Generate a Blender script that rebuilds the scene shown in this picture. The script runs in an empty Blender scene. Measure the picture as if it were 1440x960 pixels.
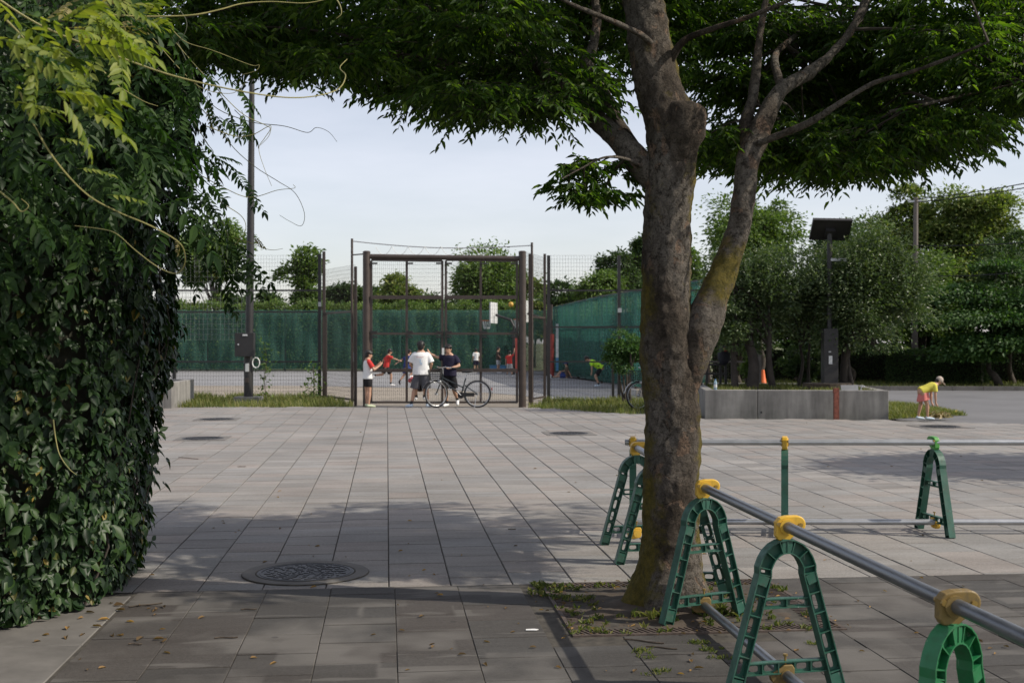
import bpy, bmesh, math, random
import numpy as np
from mathutils import Vector, Matrix, noise as mnoise

SC = bpy.context.scene
COL = SC.collection
R = math.radians
RNG = np.random.default_rng(7)
random.seed(7)

# ------------------------------------------------------------------ camera
FPX = 1690.0                      # focal length in pixels of the 1440 px wide photograph
CAMH = 1.57
YAW = math.atan(176 / FPX)        # camera looks a little right of the paving axis (+Y)
HZ = 480.5
FW = np.array([math.sin(YAW), math.cos(YAW), 0.0])
RT = np.array([math.cos(YAW), -math.sin(YAW), 0.0])
cam_d = bpy.data.cameras.new('camera')
cam = bpy.data.objects.new('camera', cam_d)
COL.objects.link(cam)
cam.location = (0, 0, CAMH)
cam.rotation_euler = (R(90), 0, -YAW)
cam_d.sensor_width = 36.0
cam_d.lens = FPX / 1440 * 36.0
cam_d.clip_start = 0.05
cam_d.clip_end = 2000
cam_d.dof.use_dof = True
cam_d.dof.focus_distance = 7.0
cam_d.dof.aperture_fstop = 6.3
SC.camera = cam

# ------------------------------------------------------------------ light
SUN_EL = R(40)
SUN_SIDE = R(11)                  # shadows fall to camera left and this much away from the camera
_sh = -math.cos(SUN_SIDE) * RT + math.sin(SUN_SIDE) * FW       # direction shadows travel on the ground
_tos = np.array([-_sh[0] * math.cos(SUN_EL), -_sh[1] * math.cos(SUN_EL), math.sin(SUN_EL)])
sun_d = bpy.data.lights.new('sun', 'SUN')
sun_d.energy = 5.0
sun_d.angle = R(0.55)
sun_d.color = (1.0, 0.92, 0.80)
sun = bpy.data.objects.new('sun', sun_d)
COL.objects.link(sun)
sun.rotation_euler = Vector(_tos).to_track_quat('Z', 'Y').to_euler()
sun.location = (20, -5, 30)

world = bpy.data.worlds.new('World')
SC.world = world
world.use_nodes = True
wt = world.node_tree
wt.nodes.clear()
w_out = wt.nodes.new('ShaderNodeOutputWorld')
w_bg = wt.nodes.new('ShaderNodeBackground')
w_sky = wt.nodes.new('ShaderNodeTexSky')
w_sky.sky_type = 'NISHITA'
w_sky.sun_disc = False
w_sky.sun_elevation = SUN_EL
w_sky.sun_rotation = math.atan2(_tos[0], _tos[1])
w_sky.air_density = 1.0
w_sky.dust_density = 1.0
w_sky.ozone_density = 0.7
# thin high cloud: an even veil plus soft streaks over the whole sky
w_tc = wt.nodes.new('ShaderNodeTexCoord')
w_map = wt.nodes.new('ShaderNodeMapping')
w_map.inputs['Scale'].default_value = (1.0, 1.0, 4.5)
w_n = wt.nodes.new('ShaderNodeTexNoise')
w_n.inputs['Scale'].default_value = 2.6
w_n.inputs['Detail'].default_value = 5
w_n.inputs['Roughness'].default_value = 0.55
w_r = wt.nodes.new('ShaderNodeMapRange')
w_r.inputs['From Min'].default_value = 0.35
w_r.inputs['From Max'].default_value = 0.75
w_r.inputs['To Min'].default_value = 0.26
w_r.inputs['To Max'].default_value = 0.42
w_mix = wt.nodes.new('ShaderNodeMixRGB')
w_mix.inputs['Color2'].default_value = (13.3, 12.7, 13.6, 1)
wt.links.new(w_tc.outputs['Generated'], w_map.inputs['Vector'])
wt.links.new(w_map.outputs[0], w_n.inputs['Vector'])
wt.links.new(w_n.outputs['Fac'], w_r.inputs['Value'])
wt.links.new(w_r.outputs[0], w_mix.inputs['Fac'])
wt.links.new(w_sky.outputs[0], w_mix.inputs['Color1'])
wt.links.new(w_mix.outputs[0], w_bg.inputs['Color'])
w_bg.inputs['Strength'].default_value = 0.112
wt.links.new(w_bg.outputs[0], w_out.inputs['Surface'])

SC.view_settings.view_transform = 'Standard'
SC.view_settings.look = 'None'
SC.view_settings.exposure = 0.0
SC.view_settings.gamma = 1.0
SC.view_settings.use_curve_mapping = False
SC.cycles.max_bounces = 8
SC.cycles.transparent_max_bounces = 16
SC.cycles.use_denoising = True

# ------------------------------------------------------------------ pixel -> place
def W(X, Z, h=0.0):
    """camera-frame right / forward metres -> world"""
    p = RT * X + FW * Z
    return np.array([p[0], p[1], h])
def P(px, py, Z):
    return W((px - 720) / FPX * Z, Z, CAMH - (py - HZ) / FPX * Z)
def GZ(py):
    return CAMH * FPX / (py - HZ)
def G(px, py):
    Z = GZ(py)
    return W((px - 720) / FPX * Z, Z, 0.0)
def GX(px, Z, h=0.0):
    return W((px - 720) / FPX * Z, Z, h)

# ------------------------------------------------------------------ mesh helpers
def mesh_from(name, V, F, smooth=False):
    """V (n,3) array, F list of index tuples or an (m,k) int array"""
    me = bpy.data.meshes.new(name)
    V = np.asarray(V, dtype=np.float32)
    me.vertices.add(len(V))
    me.vertices.foreach_set('co', V.ravel())
    if isinstance(F, np.ndarray):
        k = F.shape[1]
        me.loops.add(F.size)
        me.loops.foreach_set('vertex_index', F.astype(np.int32).ravel())
        me.polygons.add(len(F))
        me.polygons.foreach_set('loop_start', np.arange(0, F.size, k, dtype=np.int32))
    else:
        tot = np.array([len(f) for f in F], dtype=np.int32)
        flat = np.array([i for f in F for i in f], dtype=np.int32)
        me.loops.add(len(flat))
        me.loops.foreach_set('vertex_index', flat)
        me.polygons.add(len(F))
        me.polygons.foreach_set('loop_start', np.concatenate([[0], np.cumsum(tot)[:-1]]).astype(np.int32))
    me.update(calc_edges=True)
    me.polygons.foreach_set('use_smooth', np.full(len(me.polygons), bool(smooth)))
    me.validate()
    return me

def obj(name, me, mat=None, parent=None, loc=None, rot=None):
    o = bpy.data.objects.new(name, me)
    COL.objects.link(o)
    if mat is not None and me is not None:
        if len(me.materials) == 0:
            me.materials.append(mat)
    if loc is not None:
        o.location = loc
    if rot is not None:
        o.rotation_euler = rot
    if parent is not None:
        o.parent = parent
    return o

def tag(o, label=None, cat=None, group=None, kind=None):
    if label: o['label'] = label
    if cat: o['category'] = cat
    if group: o['group'] = group
    if kind: o['kind'] = kind
    return o

def thing(name, label, cat, loc=(0, 0, 0), rz=0.0, group=None):
    o = bpy.data.objects.new(name, None)
    COL.objects.link(o)
    o.empty_display_size = 0.1
    o.location = loc
    o.rotation_euler = (0, 0, rz)
    return tag(o, label, cat, group)

def kids(o):
    return [c for c in bpy.data.objects if c.parent == o]
def copy_tree(o, parent=None, ch=None):
    c = o.copy()
    COL.objects.link(c)
    c.parent = parent
    for k in kids(o):
        if k is not c:
            copy_tree(k, c)
    return c

def frame_of(d):
    d = np.asarray(d, float); d = d / (np.linalg.norm(d) + 1e-12)
    a = np.array([0, 0, 1.0]) if abs(d[2]) < 0.95 else np.array([1.0, 0, 0])
    u = np.cross(d, a); u /= np.linalg.norm(u)
    v = np.cross(u, d)
    return u, v

def smooth_path(pts, n):
    """Catmull-Rom through rows of pts (any number of columns), n samples"""
    p = np.asarray(pts, float)
    p = np.vstack([2 * p[0] - p[1], p, 2 * p[-1] - p[-2]])
    m = len(p) - 3
    t = np.linspace(0, m - 1e-6, n)
    i = t.astype(int); f = (t - i)[:, None]
    a, b, c, d = p[i], p[i + 1], p[i + 2], p[i + 3]
    return 0.5 * ((2 * b) + (-a + c) * f + (2 * a - 5 * b + 4 * c - d) * f ** 2 + (-a + 3 * b - 3 * c + d) * f ** 3)

class MB:
    """collects boxes, tubes, prisms and builds ONE mesh object"""
    def __init__(s):
        s.v = []; s.f = []; s.n = 0
    def add(s, V, F):
        V = np.asarray(V, float)
        s.v.append(V)
        s.f += [tuple(i + s.n for i in f) for f in F]
        s.n += len(V)
        return s
    def box(s, c, size, rz=0.0, M=None):
        hx, hy, hz = size[0] / 2, size[1] / 2, size[2] / 2
        V = np.array([[x, y, z] for z in (-hz, hz) for y in (-hy, hy) for x in (-hx, hx)])
        if M is not None:
            V = V @ np.asarray(M).T
        elif rz:
            ca, sa = math.cos(rz), math.sin(rz)
            V = np.stack([V[:, 0] * ca - V[:, 1] * sa, V[:, 0] * sa + V[:, 1] * ca, V[:, 2]], 1)
        return s.add(V + np.asarray(c, float), [(0, 2, 3, 1), (4, 5, 7, 6), (0, 1, 5, 4), (2, 6, 7, 3), (0, 4, 6, 2), (1, 3, 7, 5)])
    def beam(s, a, b, w, h, up=(0, 0, 1)):
        """box from a to b, width w sideways, h along up"""
        a = np.asarray(a, float); b = np.asarray(b, float)
        d = b - a; L = np.linalg.norm(d); d /= L
        u = np.cross(d, np.asarray(up, float)); nu = np.linalg.norm(u)
        if nu < 1e-6:
            u, v = frame_of(d)
        else:
            u /= nu; v = np.cross(u, d)
        M = np.stack([d, u, v], 1)
        return s.box((a + b) / 2, (L, w, h), M=M)
    def tube(s, pts, r, n=8, caps=True, sx=1.0):
        pts = np.asarray(pts, float)
        r = np.broadcast_to(np.asarray(r, float), (len(pts),))
        T = np.gradient(pts, axis=0)
        T /= np.linalg.norm(T, axis=1)[:, None] + 1e-12
        u, v = frame_of(T[0])
        V = []
        ang = np.arange(n) * 2 * math.pi / n
        for i in range(len(pts)):
            u = u - T[i] * np.dot(u, T[i]); u /= np.linalg.norm(u) + 1e-12
            v = np.cross(T[i], u)
            V.append(pts[i] + r[i] * (np.cos(ang)[:, None] * u * sx + np.sin(ang)[:, None] * v))
        F = []
        m = len(pts)
        for i in range(m - 1):
            for j in range(n):
                k = (j + 1) % n
                F.append((i * n + j, i * n + k, (i + 1) * n + k, (i + 1) * n + j))
        if caps:
            F.append(tuple(range(n - 1, -1, -1)))
            F.append(tuple((m - 1) * n + j for j in range(n)))
        return s.add(np.vstack(V), F)
    def prism(s, poly, a, b):
        """polygon given in 3D rows 'poly', extruded from offset a to offset b (3-vectors)"""
        poly = np.asarray(poly, float); n = len(poly)
        V = np.vstack([poly + np.asarray(a, float), poly + np.asarray(b, float)])
        F = [tuple(range(n - 1, -1, -1)), tuple(range(n, 2 * n))]
        for i in range(n):
            j = (i + 1) % n
            F.append((i, j, n + j, n + i))
        return s.add(V, F)
    def lathe(s, prof, c=(0, 0, 0), n=16, axis=2):
        """prof rows (r, z) revolved round Z (or axis)"""
        V = []
        for r_, z_ in prof:
            for j in range(n):
                a = 2 * math.pi * j / n
                p = [r_ * math.cos(a), r_ * math.sin(a), z_]
                if axis == 0: p = [p[2], p[0], p[1]]
                if axis == 1: p = [p[0], p[2], p[1]]
                V.append(p)
        F = []
        m = len(prof)
        for i in range(m - 1):
            for j in range(n):
                k = (j + 1) % n
                F.append((i * n + j, i * n + k, (i + 1) * n + k, (i + 1) * n + j))
        F.append(tuple(range(n - 1, -1, -1))); F.append(tuple((m - 1) * n + j for j in range(n)))
        return s.add(np.array(V) + np.asarray(c, float), F)
    def ellipsoid(s, c, r, nu=14, nv=9, M=None):
        V = []
        for i in range(nv + 1):
            th = math.pi * i / nv
            for j in range(nu):
                a = 2 * math.pi * j / nu
                V.append([math.sin(th) * math.cos(a) * r[0], math.sin(th) * math.sin(a) * r[1], math.cos(th) * r[2]])
        F = []
        for i in range(nv):
            for j in range(nu):
                k = (j + 1) % nu
                F.append((i * nu + j, (i + 1) * nu + j, (i + 1) * nu + k, i * nu + k))
        V = np.array(V)
        if M is not None: V = V @ np.asarray(M).T
        return s.add(V + np.asarray(c, float), F)
    def mesh(s, name, smooth=False):
        return mesh_from(name, np.vstack(s.v), s.f, smooth)
    def build(s, name, mat, parent=None, smooth=False, loc=None, rot=None, bevel=0, angle=40):
        me = s.mesh(name, smooth)
        o = obj(name, me, mat, parent, loc, rot)
        if smooth:
            try: me.set_sharp_from_angle(angle=R(angle))
            except Exception: pass
        if bevel:
            b = o.modifiers.new('bevel', 'BEVEL'); b.width = bevel; b.segments = 2; b.limit_method = 'ANGLE'
        return o

def scatter(tv, tf, Pt, D, N, S):
    """place a leaf template (axis, side, normal coords) at every point; S = scale per leaf (n,) or (n,3)"""
    Pt = np.asarray(Pt); D = np.asarray(D, float); N = np.asarray(N, float)
    D = D / (np.linalg.norm(D, axis=1)[:, None] + 1e-9)
    sd = np.cross(D, N); sd /= np.linalg.norm(sd, axis=1)[:, None] + 1e-9
    N = np.cross(sd, D)
    S = np.asarray(S, float)
    if S.ndim == 1: S = np.repeat(S[:, None], 3, 1)
    tv = np.asarray(tv, float)
    V = (Pt[:, None, :] + tv[None, :, 0:1] * (D * S[:, 0:1])[:, None, :] + tv[None, :, 1:2] * (sd * S[:, 1:2])[:, None, :]
         + tv[None, :, 2:3] * (N * S[:, 2:3])[:, None, :])
    k = len(tv); n = len(Pt)
    tf = np.asarray(tf)
    F = (tf[None] + (np.arange(n) * k)[:, None, None]).reshape(-1, tf.shape[1])
    return V.reshape(-1, 3), F

LEAF2 = ([[0, 0, 0], [0.42, -0.5, 0.10], [1, 0, -0.08], [0.42, 0.5, 0.10]], [[0, 1, 2], [0, 2, 3]])
# a slimmer pointed leaf with midrib
LEAF6 = ([[0, 0, 0], [0.3, -0.42, 0.10], [0.68, -0.30, 0.04], [1, 0, -0.14], [0.68, 0.30, 0.04], [0.3, 0.42, 0.10]],
         [[0, 1, 2], [0, 2, 3], [0, 3, 4], [0, 4, 5]])
IVY = ([[0, 0, 0], [0.16, -0.30, 0.05], [0.45, -0.46, 0.06], [0.76, -0.27, -0.03], [1.02, 0, -0.16],
        [0.76, 0.27, -0.03], [0.45, 0.46, 0.06], [0.16, 0.30, 0.05], [0.3, 0, -0.05], [0.68, 0, -0.08]],
       [[0, 1, 8], [1, 2, 8], [2, 9, 8], [2, 3, 9], [3, 4, 9], [4, 5, 9], [5, 6, 9], [6, 8, 9], [6, 7, 8], [7, 0, 8]])

def unit(n, rng=None):
    rng = rng or RNG
    v = rng.normal(size=(n, 3))
    return v / np.linalg.norm(v, axis=1)[:, None]

# ------------------------------------------------------------------ materials
def new_mat(name):
    m = bpy.data.materials.new(name)
    m.use_nodes = True
    nt = m.node_tree
    nt.nodes.clear()
    out = nt.nodes.new('ShaderNodeOutputMaterial')
    bs = nt.nodes.new('ShaderNodeBsdfPrincipled')
    nt.links.new(bs.outputs[0], out.inputs['Surface'])
    return m, nt, bs, out

def nd(nt, t, **kw):
    n = nt.nodes.new(t)
    for k, v in kw.items():
        if k in n.inputs: n.inputs[k].default_value = v
        else: setattr(n, k, v)
    return n

def ramp(nt, src, stops, interp='LINEAR'):
    r = nt.nodes.new('ShaderNodeValToRGB')
    r.color_ramp.interpolation = interp
    el = r.color_ramp.elements
    while len(el) < len(stops): el.new(0.5)
    for e, (p, c) in zip(el, stops):
        e.position = p
        e.color = (c[0], c[1], c[2], 1) if hasattr(c, '__len__') else (c, c, c, 1)
    nt.links.new(src, r.inputs['Fac'])
    return r

def noise_tex(nt, scale, detail=4, rough=0.55, vec=None, scl=None, coord='Object', dist=0.0):
    if vec is None:
        if coord == 'World':
            vec = nt.nodes.new('ShaderNodeNewGeometry').outputs['Position']
        else:
            vec = nt.nodes.new('ShaderNodeTexCoord').outputs[coord]
    if scl is not None:
        mp = nt.nodes.new('ShaderNodeMapping'); mp.inputs['Scale'].default_value = scl
        nt.links.new(vec, mp.inputs['Vector']); vec = mp.outputs[0]
    n = nt.nodes.new('ShaderNodeTexNoise')
    n.inputs['Scale'].default_value = scale
    n.inputs['Detail'].default_value = detail
    n.inputs['Roughness'].default_value = rough
    n.inputs['Distortion'].default_value = dist
    nt.links.new(vec, n.inputs['Vector'])
    return n

def mixc(nt, fac, a, b, blend='MIX'):
    m = nt.nodes.new('ShaderNodeMixRGB'); m.blend_type = blend
    for sock, val in (('Fac', fac), ('Color1', a), ('Color2', b)):
        if hasattr(val, 'is_linked') or hasattr(val, 'node'):
            nt.links.new(val, m.inputs[sock])
        elif sock == 'Fac': m.inputs[sock].default_value = val
        else: m.inputs[sock].default_value = (val[0], val[1], val[2], 1)
    return m.outputs[0]

def bump(nt, bs, src, strength=0.3, dist=0.01, prev=None):
    b = nt.nodes.new('ShaderNodeBump')
    b.inputs['Strength'].default_value = strength
    b.inputs['Distance'].default_value = dist
    nt.links.new(src, b.inputs['Height'])
    if prev is not None: nt.links.new(prev, b.inputs['Normal'])
    nt.links.new(b.outputs[0], bs.inputs['Normal'])
    return b.outputs[0]

def simple(name, c, rough=0.6, metal=0.0, var=0.15, nscale=6.0, bumpk=0.0, spec=0.4, coord='Object'):
    m, nt, bs, out = new_mat(name)
    n = noise_tex(nt, nscale, 5, 0.6, coord=coord)
    lo = [x * (1 - var) for x in c]; hi = [min(1, x * (1 + var)) for x in c]
    r = ramp(nt, n.outputs['Fac'], [(0.3, lo), (0.7, hi)])
    nt.links.new(r.outputs[0], bs.inputs['Base Color'])
    bs.inputs['Roughness'].default_value = rough
    bs.inputs['Metallic'].default_value = metal
    bs.inputs['Specular IOR Level'].default_value = spec
    if bumpk:
        n2 = noise_tex(nt, nscale * 8, 3, 0.6, coord=coord)
        bump(nt, bs, n2.outputs['Fac'], bumpk, 0.004)
    return m

def leaf_mat(name, dark, mid, light, trans=0.35, rough=0.5, spec=0.25, tcol=None, yellow=0.0):
    """leaf: diffuse/gloss face plus light passing through; every leaf its own tone"""
    m, nt, bs, out = new_mat(name)
    g = nt.nodes.new('ShaderNodeNewGeometry')
    st = [(0.0, dark), (0.5, mid), (0.93, light)]
    if yellow: st += [(0.97, light), (1.0, (0.20, 0.15, 0.035))]
    r = ramp(nt, g.outputs['Random Per Island'], st)
    n = noise_tex(nt, 0.9, 2, 0.5, coord='World')
    r2 = ramp(nt, n.outputs['Fac'], [(0.3, 0.75), (0.7, 1.2)])
    c = mixc(nt, 1.0, r.outputs[0], r2.outputs[0], 'MULTIPLY')
    nt.links.new(c, bs.inputs['Base Color'])
    bs.inputs['Roughness'].default_value = rough
    bs.inputs['Specular IOR Level'].default_value = spec
    tr = nt.nodes.new('ShaderNodeBsdfTranslucent')
    tc = mixc(nt, 1.0, c, tcol or (1.5, 1.7, 0.55), 'MULTIPLY')
    nt.links.new(tc, tr.inputs['Color'])
    mx = nt.nodes.new('ShaderNodeMixShader')
    mx.inputs['Fac'].default_value = trans
    nt.links.new(bs.outputs[0], mx.inputs[1]); nt.links.new(tr.outputs[0], mx.inputs[2])
    nt.links.new(mx.outputs[0], out.inputs['Surface'])
    return m

def paver_mat(name, base, per_island, dark=False):
    m, nt, bs, out = new_mat(name)
    if per_island:
        rnd = nt.nodes.new('ShaderNodeNewGeometry').outputs['Random Per Island']
    else:
        rnd = nt.nodes.new('ShaderNodeObjectInfo').outputs['Random']
    b = np.array(base)
    pink = b * np.array([1.04, 0.985, 0.965]); cool = b * np.array([0.97, 1.0, 1.03])
    tone = ramp(nt, rnd, [(0.0, b * 0.86), (0.25, cool), (0.6, b * 1.02), (0.85, pink), (1.0, b * 1.10)])
    c = tone.outputs[0]
    n1 = noise_tex(nt, 0.45, 5, 0.6, coord='World')                      # broad dirt
    r1 = ramp(nt, n1.outputs['Fac'], [(0.3, 0.80), (0.68, 1.10)])
    c = mixc(nt, 1.0, c, r1.outputs[0], 'MULTIPLY')
    n2 = noise_tex(nt, 1.6, 5, 0.65, coord='World', scl=(0.5, 2.6, 1))   # streaks of wear across
    r2 = ramp(nt, n2.outputs['Fac'], [(0.34, (0.82, 0.795, 0.77)), (0.62, (1.08, 1.075, 1.07))])
    c = mixc(nt, 1.0, c, r2.outputs[0], 'MULTIPLY')
    n3 = noise_tex(nt, 230, 2, 0.7, coord='World')                       # aggregate speckle
    r3 = ramp(nt, n3.outputs['Fac'], [(0.33, 0.66), (0.5, 1.0), (0.68, 1.28)])
    c = mixc(nt, 0.8, c, r3.outputs[0], 'MULTIPLY')
    n3c = noise_tex(nt, 48, 5, 0.8, coord='World')
    r3c = ramp(nt, n3c.outputs['Fac'], [(0.32, 0.74), (0.5, 1.0), (0.68, 1.22)])
    c = mixc(nt, 1.0, c, r3c.outputs[0], 'MULTIPLY')
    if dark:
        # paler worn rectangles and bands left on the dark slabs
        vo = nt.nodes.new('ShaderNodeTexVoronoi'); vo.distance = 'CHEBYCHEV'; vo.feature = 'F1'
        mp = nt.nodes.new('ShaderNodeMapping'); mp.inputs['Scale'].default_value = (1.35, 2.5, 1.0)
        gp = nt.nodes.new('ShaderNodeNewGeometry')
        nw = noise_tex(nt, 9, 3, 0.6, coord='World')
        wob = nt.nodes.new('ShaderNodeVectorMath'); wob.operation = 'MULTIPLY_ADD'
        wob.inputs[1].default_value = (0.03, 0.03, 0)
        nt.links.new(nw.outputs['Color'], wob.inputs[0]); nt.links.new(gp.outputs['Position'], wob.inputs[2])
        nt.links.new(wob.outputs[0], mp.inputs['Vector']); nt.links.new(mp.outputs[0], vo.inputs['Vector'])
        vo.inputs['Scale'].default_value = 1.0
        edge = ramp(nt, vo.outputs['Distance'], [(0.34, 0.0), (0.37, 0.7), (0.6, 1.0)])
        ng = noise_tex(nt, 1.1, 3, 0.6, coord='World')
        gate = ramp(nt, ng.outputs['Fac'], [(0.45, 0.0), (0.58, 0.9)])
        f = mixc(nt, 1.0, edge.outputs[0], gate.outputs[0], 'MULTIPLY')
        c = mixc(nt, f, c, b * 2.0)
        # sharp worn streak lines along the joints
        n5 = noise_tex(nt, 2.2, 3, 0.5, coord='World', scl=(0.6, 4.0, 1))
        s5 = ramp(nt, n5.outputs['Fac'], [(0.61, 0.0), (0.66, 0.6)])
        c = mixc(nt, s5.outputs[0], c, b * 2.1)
    n4 = noise_tex(nt, 3.5, 6, 0.7, coord='World')                        # small stains
    r4 = ramp(nt, n4.outputs['Fac'], [(0.70, 0.0), (0.80, 0.45)])
    c = mixc(nt, r4.outputs[0], c, b * 0.5)
    gv = nt.nodes.new('ShaderNodeTexVoronoi'); gv.inputs['Scale'].default_value = 2.3       # trodden gum and oil spots
    gpos = nt.nodes.new('ShaderNodeNewGeometry'); nt.links.new(gpos.outputs['Position'], gv.inputs['Vector'])
    gs = ramp(nt, gv.outputs['Distance'], [(0.035, 0.55), (0.055, 0.0)])
    c = mixc(nt, gs.outputs[0], c, b * 0.38)
    n6 = noise_tex(nt, 0.9, 6, 0.7, coord='World', dist=1.2)                       # damp-looking dirt patches
    r6 = ramp(nt, n6.outputs['Fac'], [(0.52, 0.0), (0.66, 0.32)])
    c = mixc(nt, r6.outputs[0], c, b * 0.62)
    nt.links.new(c, bs.inputs['Base Color'])
    bs.inputs['Roughness'].default_value = 0.82
    bs.inputs['Specular IOR Level'].default_value = 0.3
    bp = bump(nt, bs, n3c.outputs['Fac'], 0.5, 0.004)
    bump(nt, bs, n2.outputs['Fac'], 0.15, 0.006, bp)
    return m

M = {}
M['paver'] = paver_mat('light paver', (0.232, 0.222, 0.208), False)
M['paver_far'] = paver_mat('light paver far', (0.232, 0.222, 0.208), True)
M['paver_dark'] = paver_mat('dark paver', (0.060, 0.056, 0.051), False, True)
M['concrete'] = simple('concrete', (0.125, 0.117, 0.106), 0.85, var=0.28, nscale=3.0, bumpk=0.3)
M['joint'] = simple('joint sand', (0.052, 0.046, 0.037), 0.95, var=0.5, nscale=14, coord='Object')
M['asphalt'] = simple('asphalt', (0.125, 0.125, 0.128), 0.9, var=0.18, nscale=0.5, bumpk=0.3)
M['court'] = simple('court surface', (0.20, 0.20, 0.202), 0.9, var=0.14, nscale=0.25)
M['sand'] = simple('sandy ground', (0.235, 0.205, 0.165), 0.95, var=0.2, nscale=0.6)
M['soil'] = simple('soil', (0.060, 0.046, 0.033), 0.95, var=0.45, nscale=9, bumpk=0.6)
M['verge'] = simple('verge earth', (0.10, 0.11, 0.045), 0.95, var=0.4, nscale=2.0)
M['brown_metal'] = simple('brown painted steel', (0.050, 0.036, 0.029), 0.5, var=0.25, nscale=5, spec=0.5)
M['black_metal'] = simple('black painted steel', (0.020, 0.019, 0.019), 0.5, var=0.25, nscale=5, spec=0.5)
M['wire'] = simple('brown wire', (0.050, 0.042, 0.036), 0.6, var=0.1)
M['wire_pale'] = simple('galvanised wire', (0.36, 0.37, 0.36), 0.5, var=0.1)
M['galv'] = simple('galvanised steel', (0.40, 0.41, 0.42), 0.42, metal=0.6, var=0.12, nscale=8)
M['white'] = simple('white paint', (0.72, 0.72, 0.70), 0.5, var=0.06)
M['offwhite'] = simple('off white board', (0.55, 0.56, 0.55), 0.5, var=0.06)
M['rust'] = simple('rusty red steel', (0.165, 0.052, 0.034), 0.75, var=0.45, nscale=18, bumpk=0.3)
M['iron'] = simple('cast iron', (0.045, 0.046, 0.050), 0.55, metal=0.35, var=0.3, nscale=20, bumpk=0.2)
M['iron_rust'] = simple('rusting grate iron', (0.075, 0.056, 0.045), 0.8, var=0.45, nscale=16, bumpk=0.4)
M['rubber'] = simple('rubber', (0.018, 0.018, 0.018), 0.7, var=0.1)
M['chrome'] = simple('chrome', (0.55, 0.55, 0.56), 0.25, metal=0.9, var=0.05)
M['red'] = simple('red paint', (0.30, 0.055, 0.045), 0.55, var=0.12)
M['orange'] = simple('orange plastic', (0.62, 0.13, 0.03), 0.5, var=0.1)
M['blue'] = simple('blue plastic', (0.06, 0.19, 0.34), 0.45, var=0.1)
# ================================================================== GROUND AND PAVING
def sheet(name, poly, z, mat, kind='structure', label=None):
    V = [(p[0], p[1], z) for p in poly]
    o = obj(name, mesh_from(name, V, [tuple(range(len(V)))]), mat)
    n = o.data.polygons[0].normal
    if n.z < 0: o.data.flip_normals()
    return tag(o, kind=kind, label=label)

sheet('ground', [(-500, -300), (500, -300), (500, 900), (-500, 900)], -0.075, M['verge'])

PLAZA = [G(*q)[:2] for q in [(-900, 572), (240, 572.5), (512, 572.5), (740, 573), (900, 583), (985, 588.5), (1250, 591), (1340, 594), (2300, 612)]]
PLAZA += [(26, 3.0), (-30, 3.0)]
PLAZA = np.array(PLAZA)

def inside(pts, poly):
    x, y = pts[:, 0], pts[:, 1]
    r = np.zeros(len(pts), bool)
    j = len(poly) - 1
    for i in range(len(poly)):
        xi, yi = poly[i]; xj, yj = poly[j]
        c = ((yi > y) != (yj > y)) & (x < (xj - xi) * (y - yi) / (yj - yi + 1e-12) + xi)
        r ^= c
        j = i
    return r

plaza = sheet('plaza_pavement', PLAZA, -0.0075, M['joint'])
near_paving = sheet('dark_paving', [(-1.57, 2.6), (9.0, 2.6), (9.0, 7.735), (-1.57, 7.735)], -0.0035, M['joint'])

def tile_mesh(name, w, d, hz=0.03, bv=0.004):
    """slab with a chamfered upper edge"""
    a, b = w / 2, d / 2
    V = [(-a, -b, -hz), (a, -b, -hz), (a, b, -hz), (-a, b, -hz),
         (-a, -b, -bv), (a, -b, -bv), (a, b, -bv), (-a, b, -bv),
         (-a + bv, -b + bv, 0), (a - bv, -b + bv, 0), (a - bv, b - bv, 0), (-a + bv, b - bv, 0)]
    F = []
    for k in (0, 4):
        for i in range(4):
            j = (i + 1) % 4
            F.append((k + i, k + j, k + 4 + j, k + 4 + i))
    F.append((8, 9, 10, 11))
    return np.array(V), F

TS = 0.4
GRATE = (0.985, 2.495, 6.325, 7.725)          # x0 x1 y0 y1 of the tree pit
MANH = (G(430, 806), 0.425)                    # round cover
DRAINS = [(G(305, 590), 0.31), (G(285, 617), 0.30), (G(800, 610), 0.30), (G(1322, 600.5), 0.33)]
V0, F0 = tile_mesh('tile', TS - 0.0085, TS - 0.013, 0.03, 0.003)
tile_me = mesh_from('tile', V0, F0); tile_me.materials.append(M['paver'])
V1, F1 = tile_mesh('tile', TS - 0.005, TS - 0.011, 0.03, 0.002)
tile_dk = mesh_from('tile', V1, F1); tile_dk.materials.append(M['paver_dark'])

# rows of slabs, each column slipped against its neighbour
cells = []
for i in range(-62, 60):
    x = 0.012 + (i + 0.5) * TS
    off = 0.2 * (i % 2) + 0.06 * math.sin(i * 2.1)
    y = 7.74
    first = True
    while y < 34:
        d = TS
        if first and off > 0.03:
            d = off; first = False
        else:
            first = False
        cells.append((x, y + d / 2, d))
        y += d
cells = np.array(cells)
keep = inside(cells[:, :2], PLAZA)
cz = cells[:, :2] @ FW[:2]; cx = cells[:, :2] @ RT[:2]
keep &= (cx > -0.46 * cz - 1.6) & (cx < 0.46 * cz + 1.6)
mc = MANH[0]
keep &= (np.hypot(cells[:, 0] - mc[0], cells[:, 1] - mc[1]) > 0.0)
cells = cells[keep]; cz = cz[keep]; cx = cx[keep]
seen = (np.abs(cx) < 0.43 * cz) & (cx > -0.27 * cz - 0.2)
order = np.argsort(np.where(seen, cz, cz + 100))
near_i = set(order[:295].tolist())
far_v = []; far_f = []; nf = 0
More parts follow.
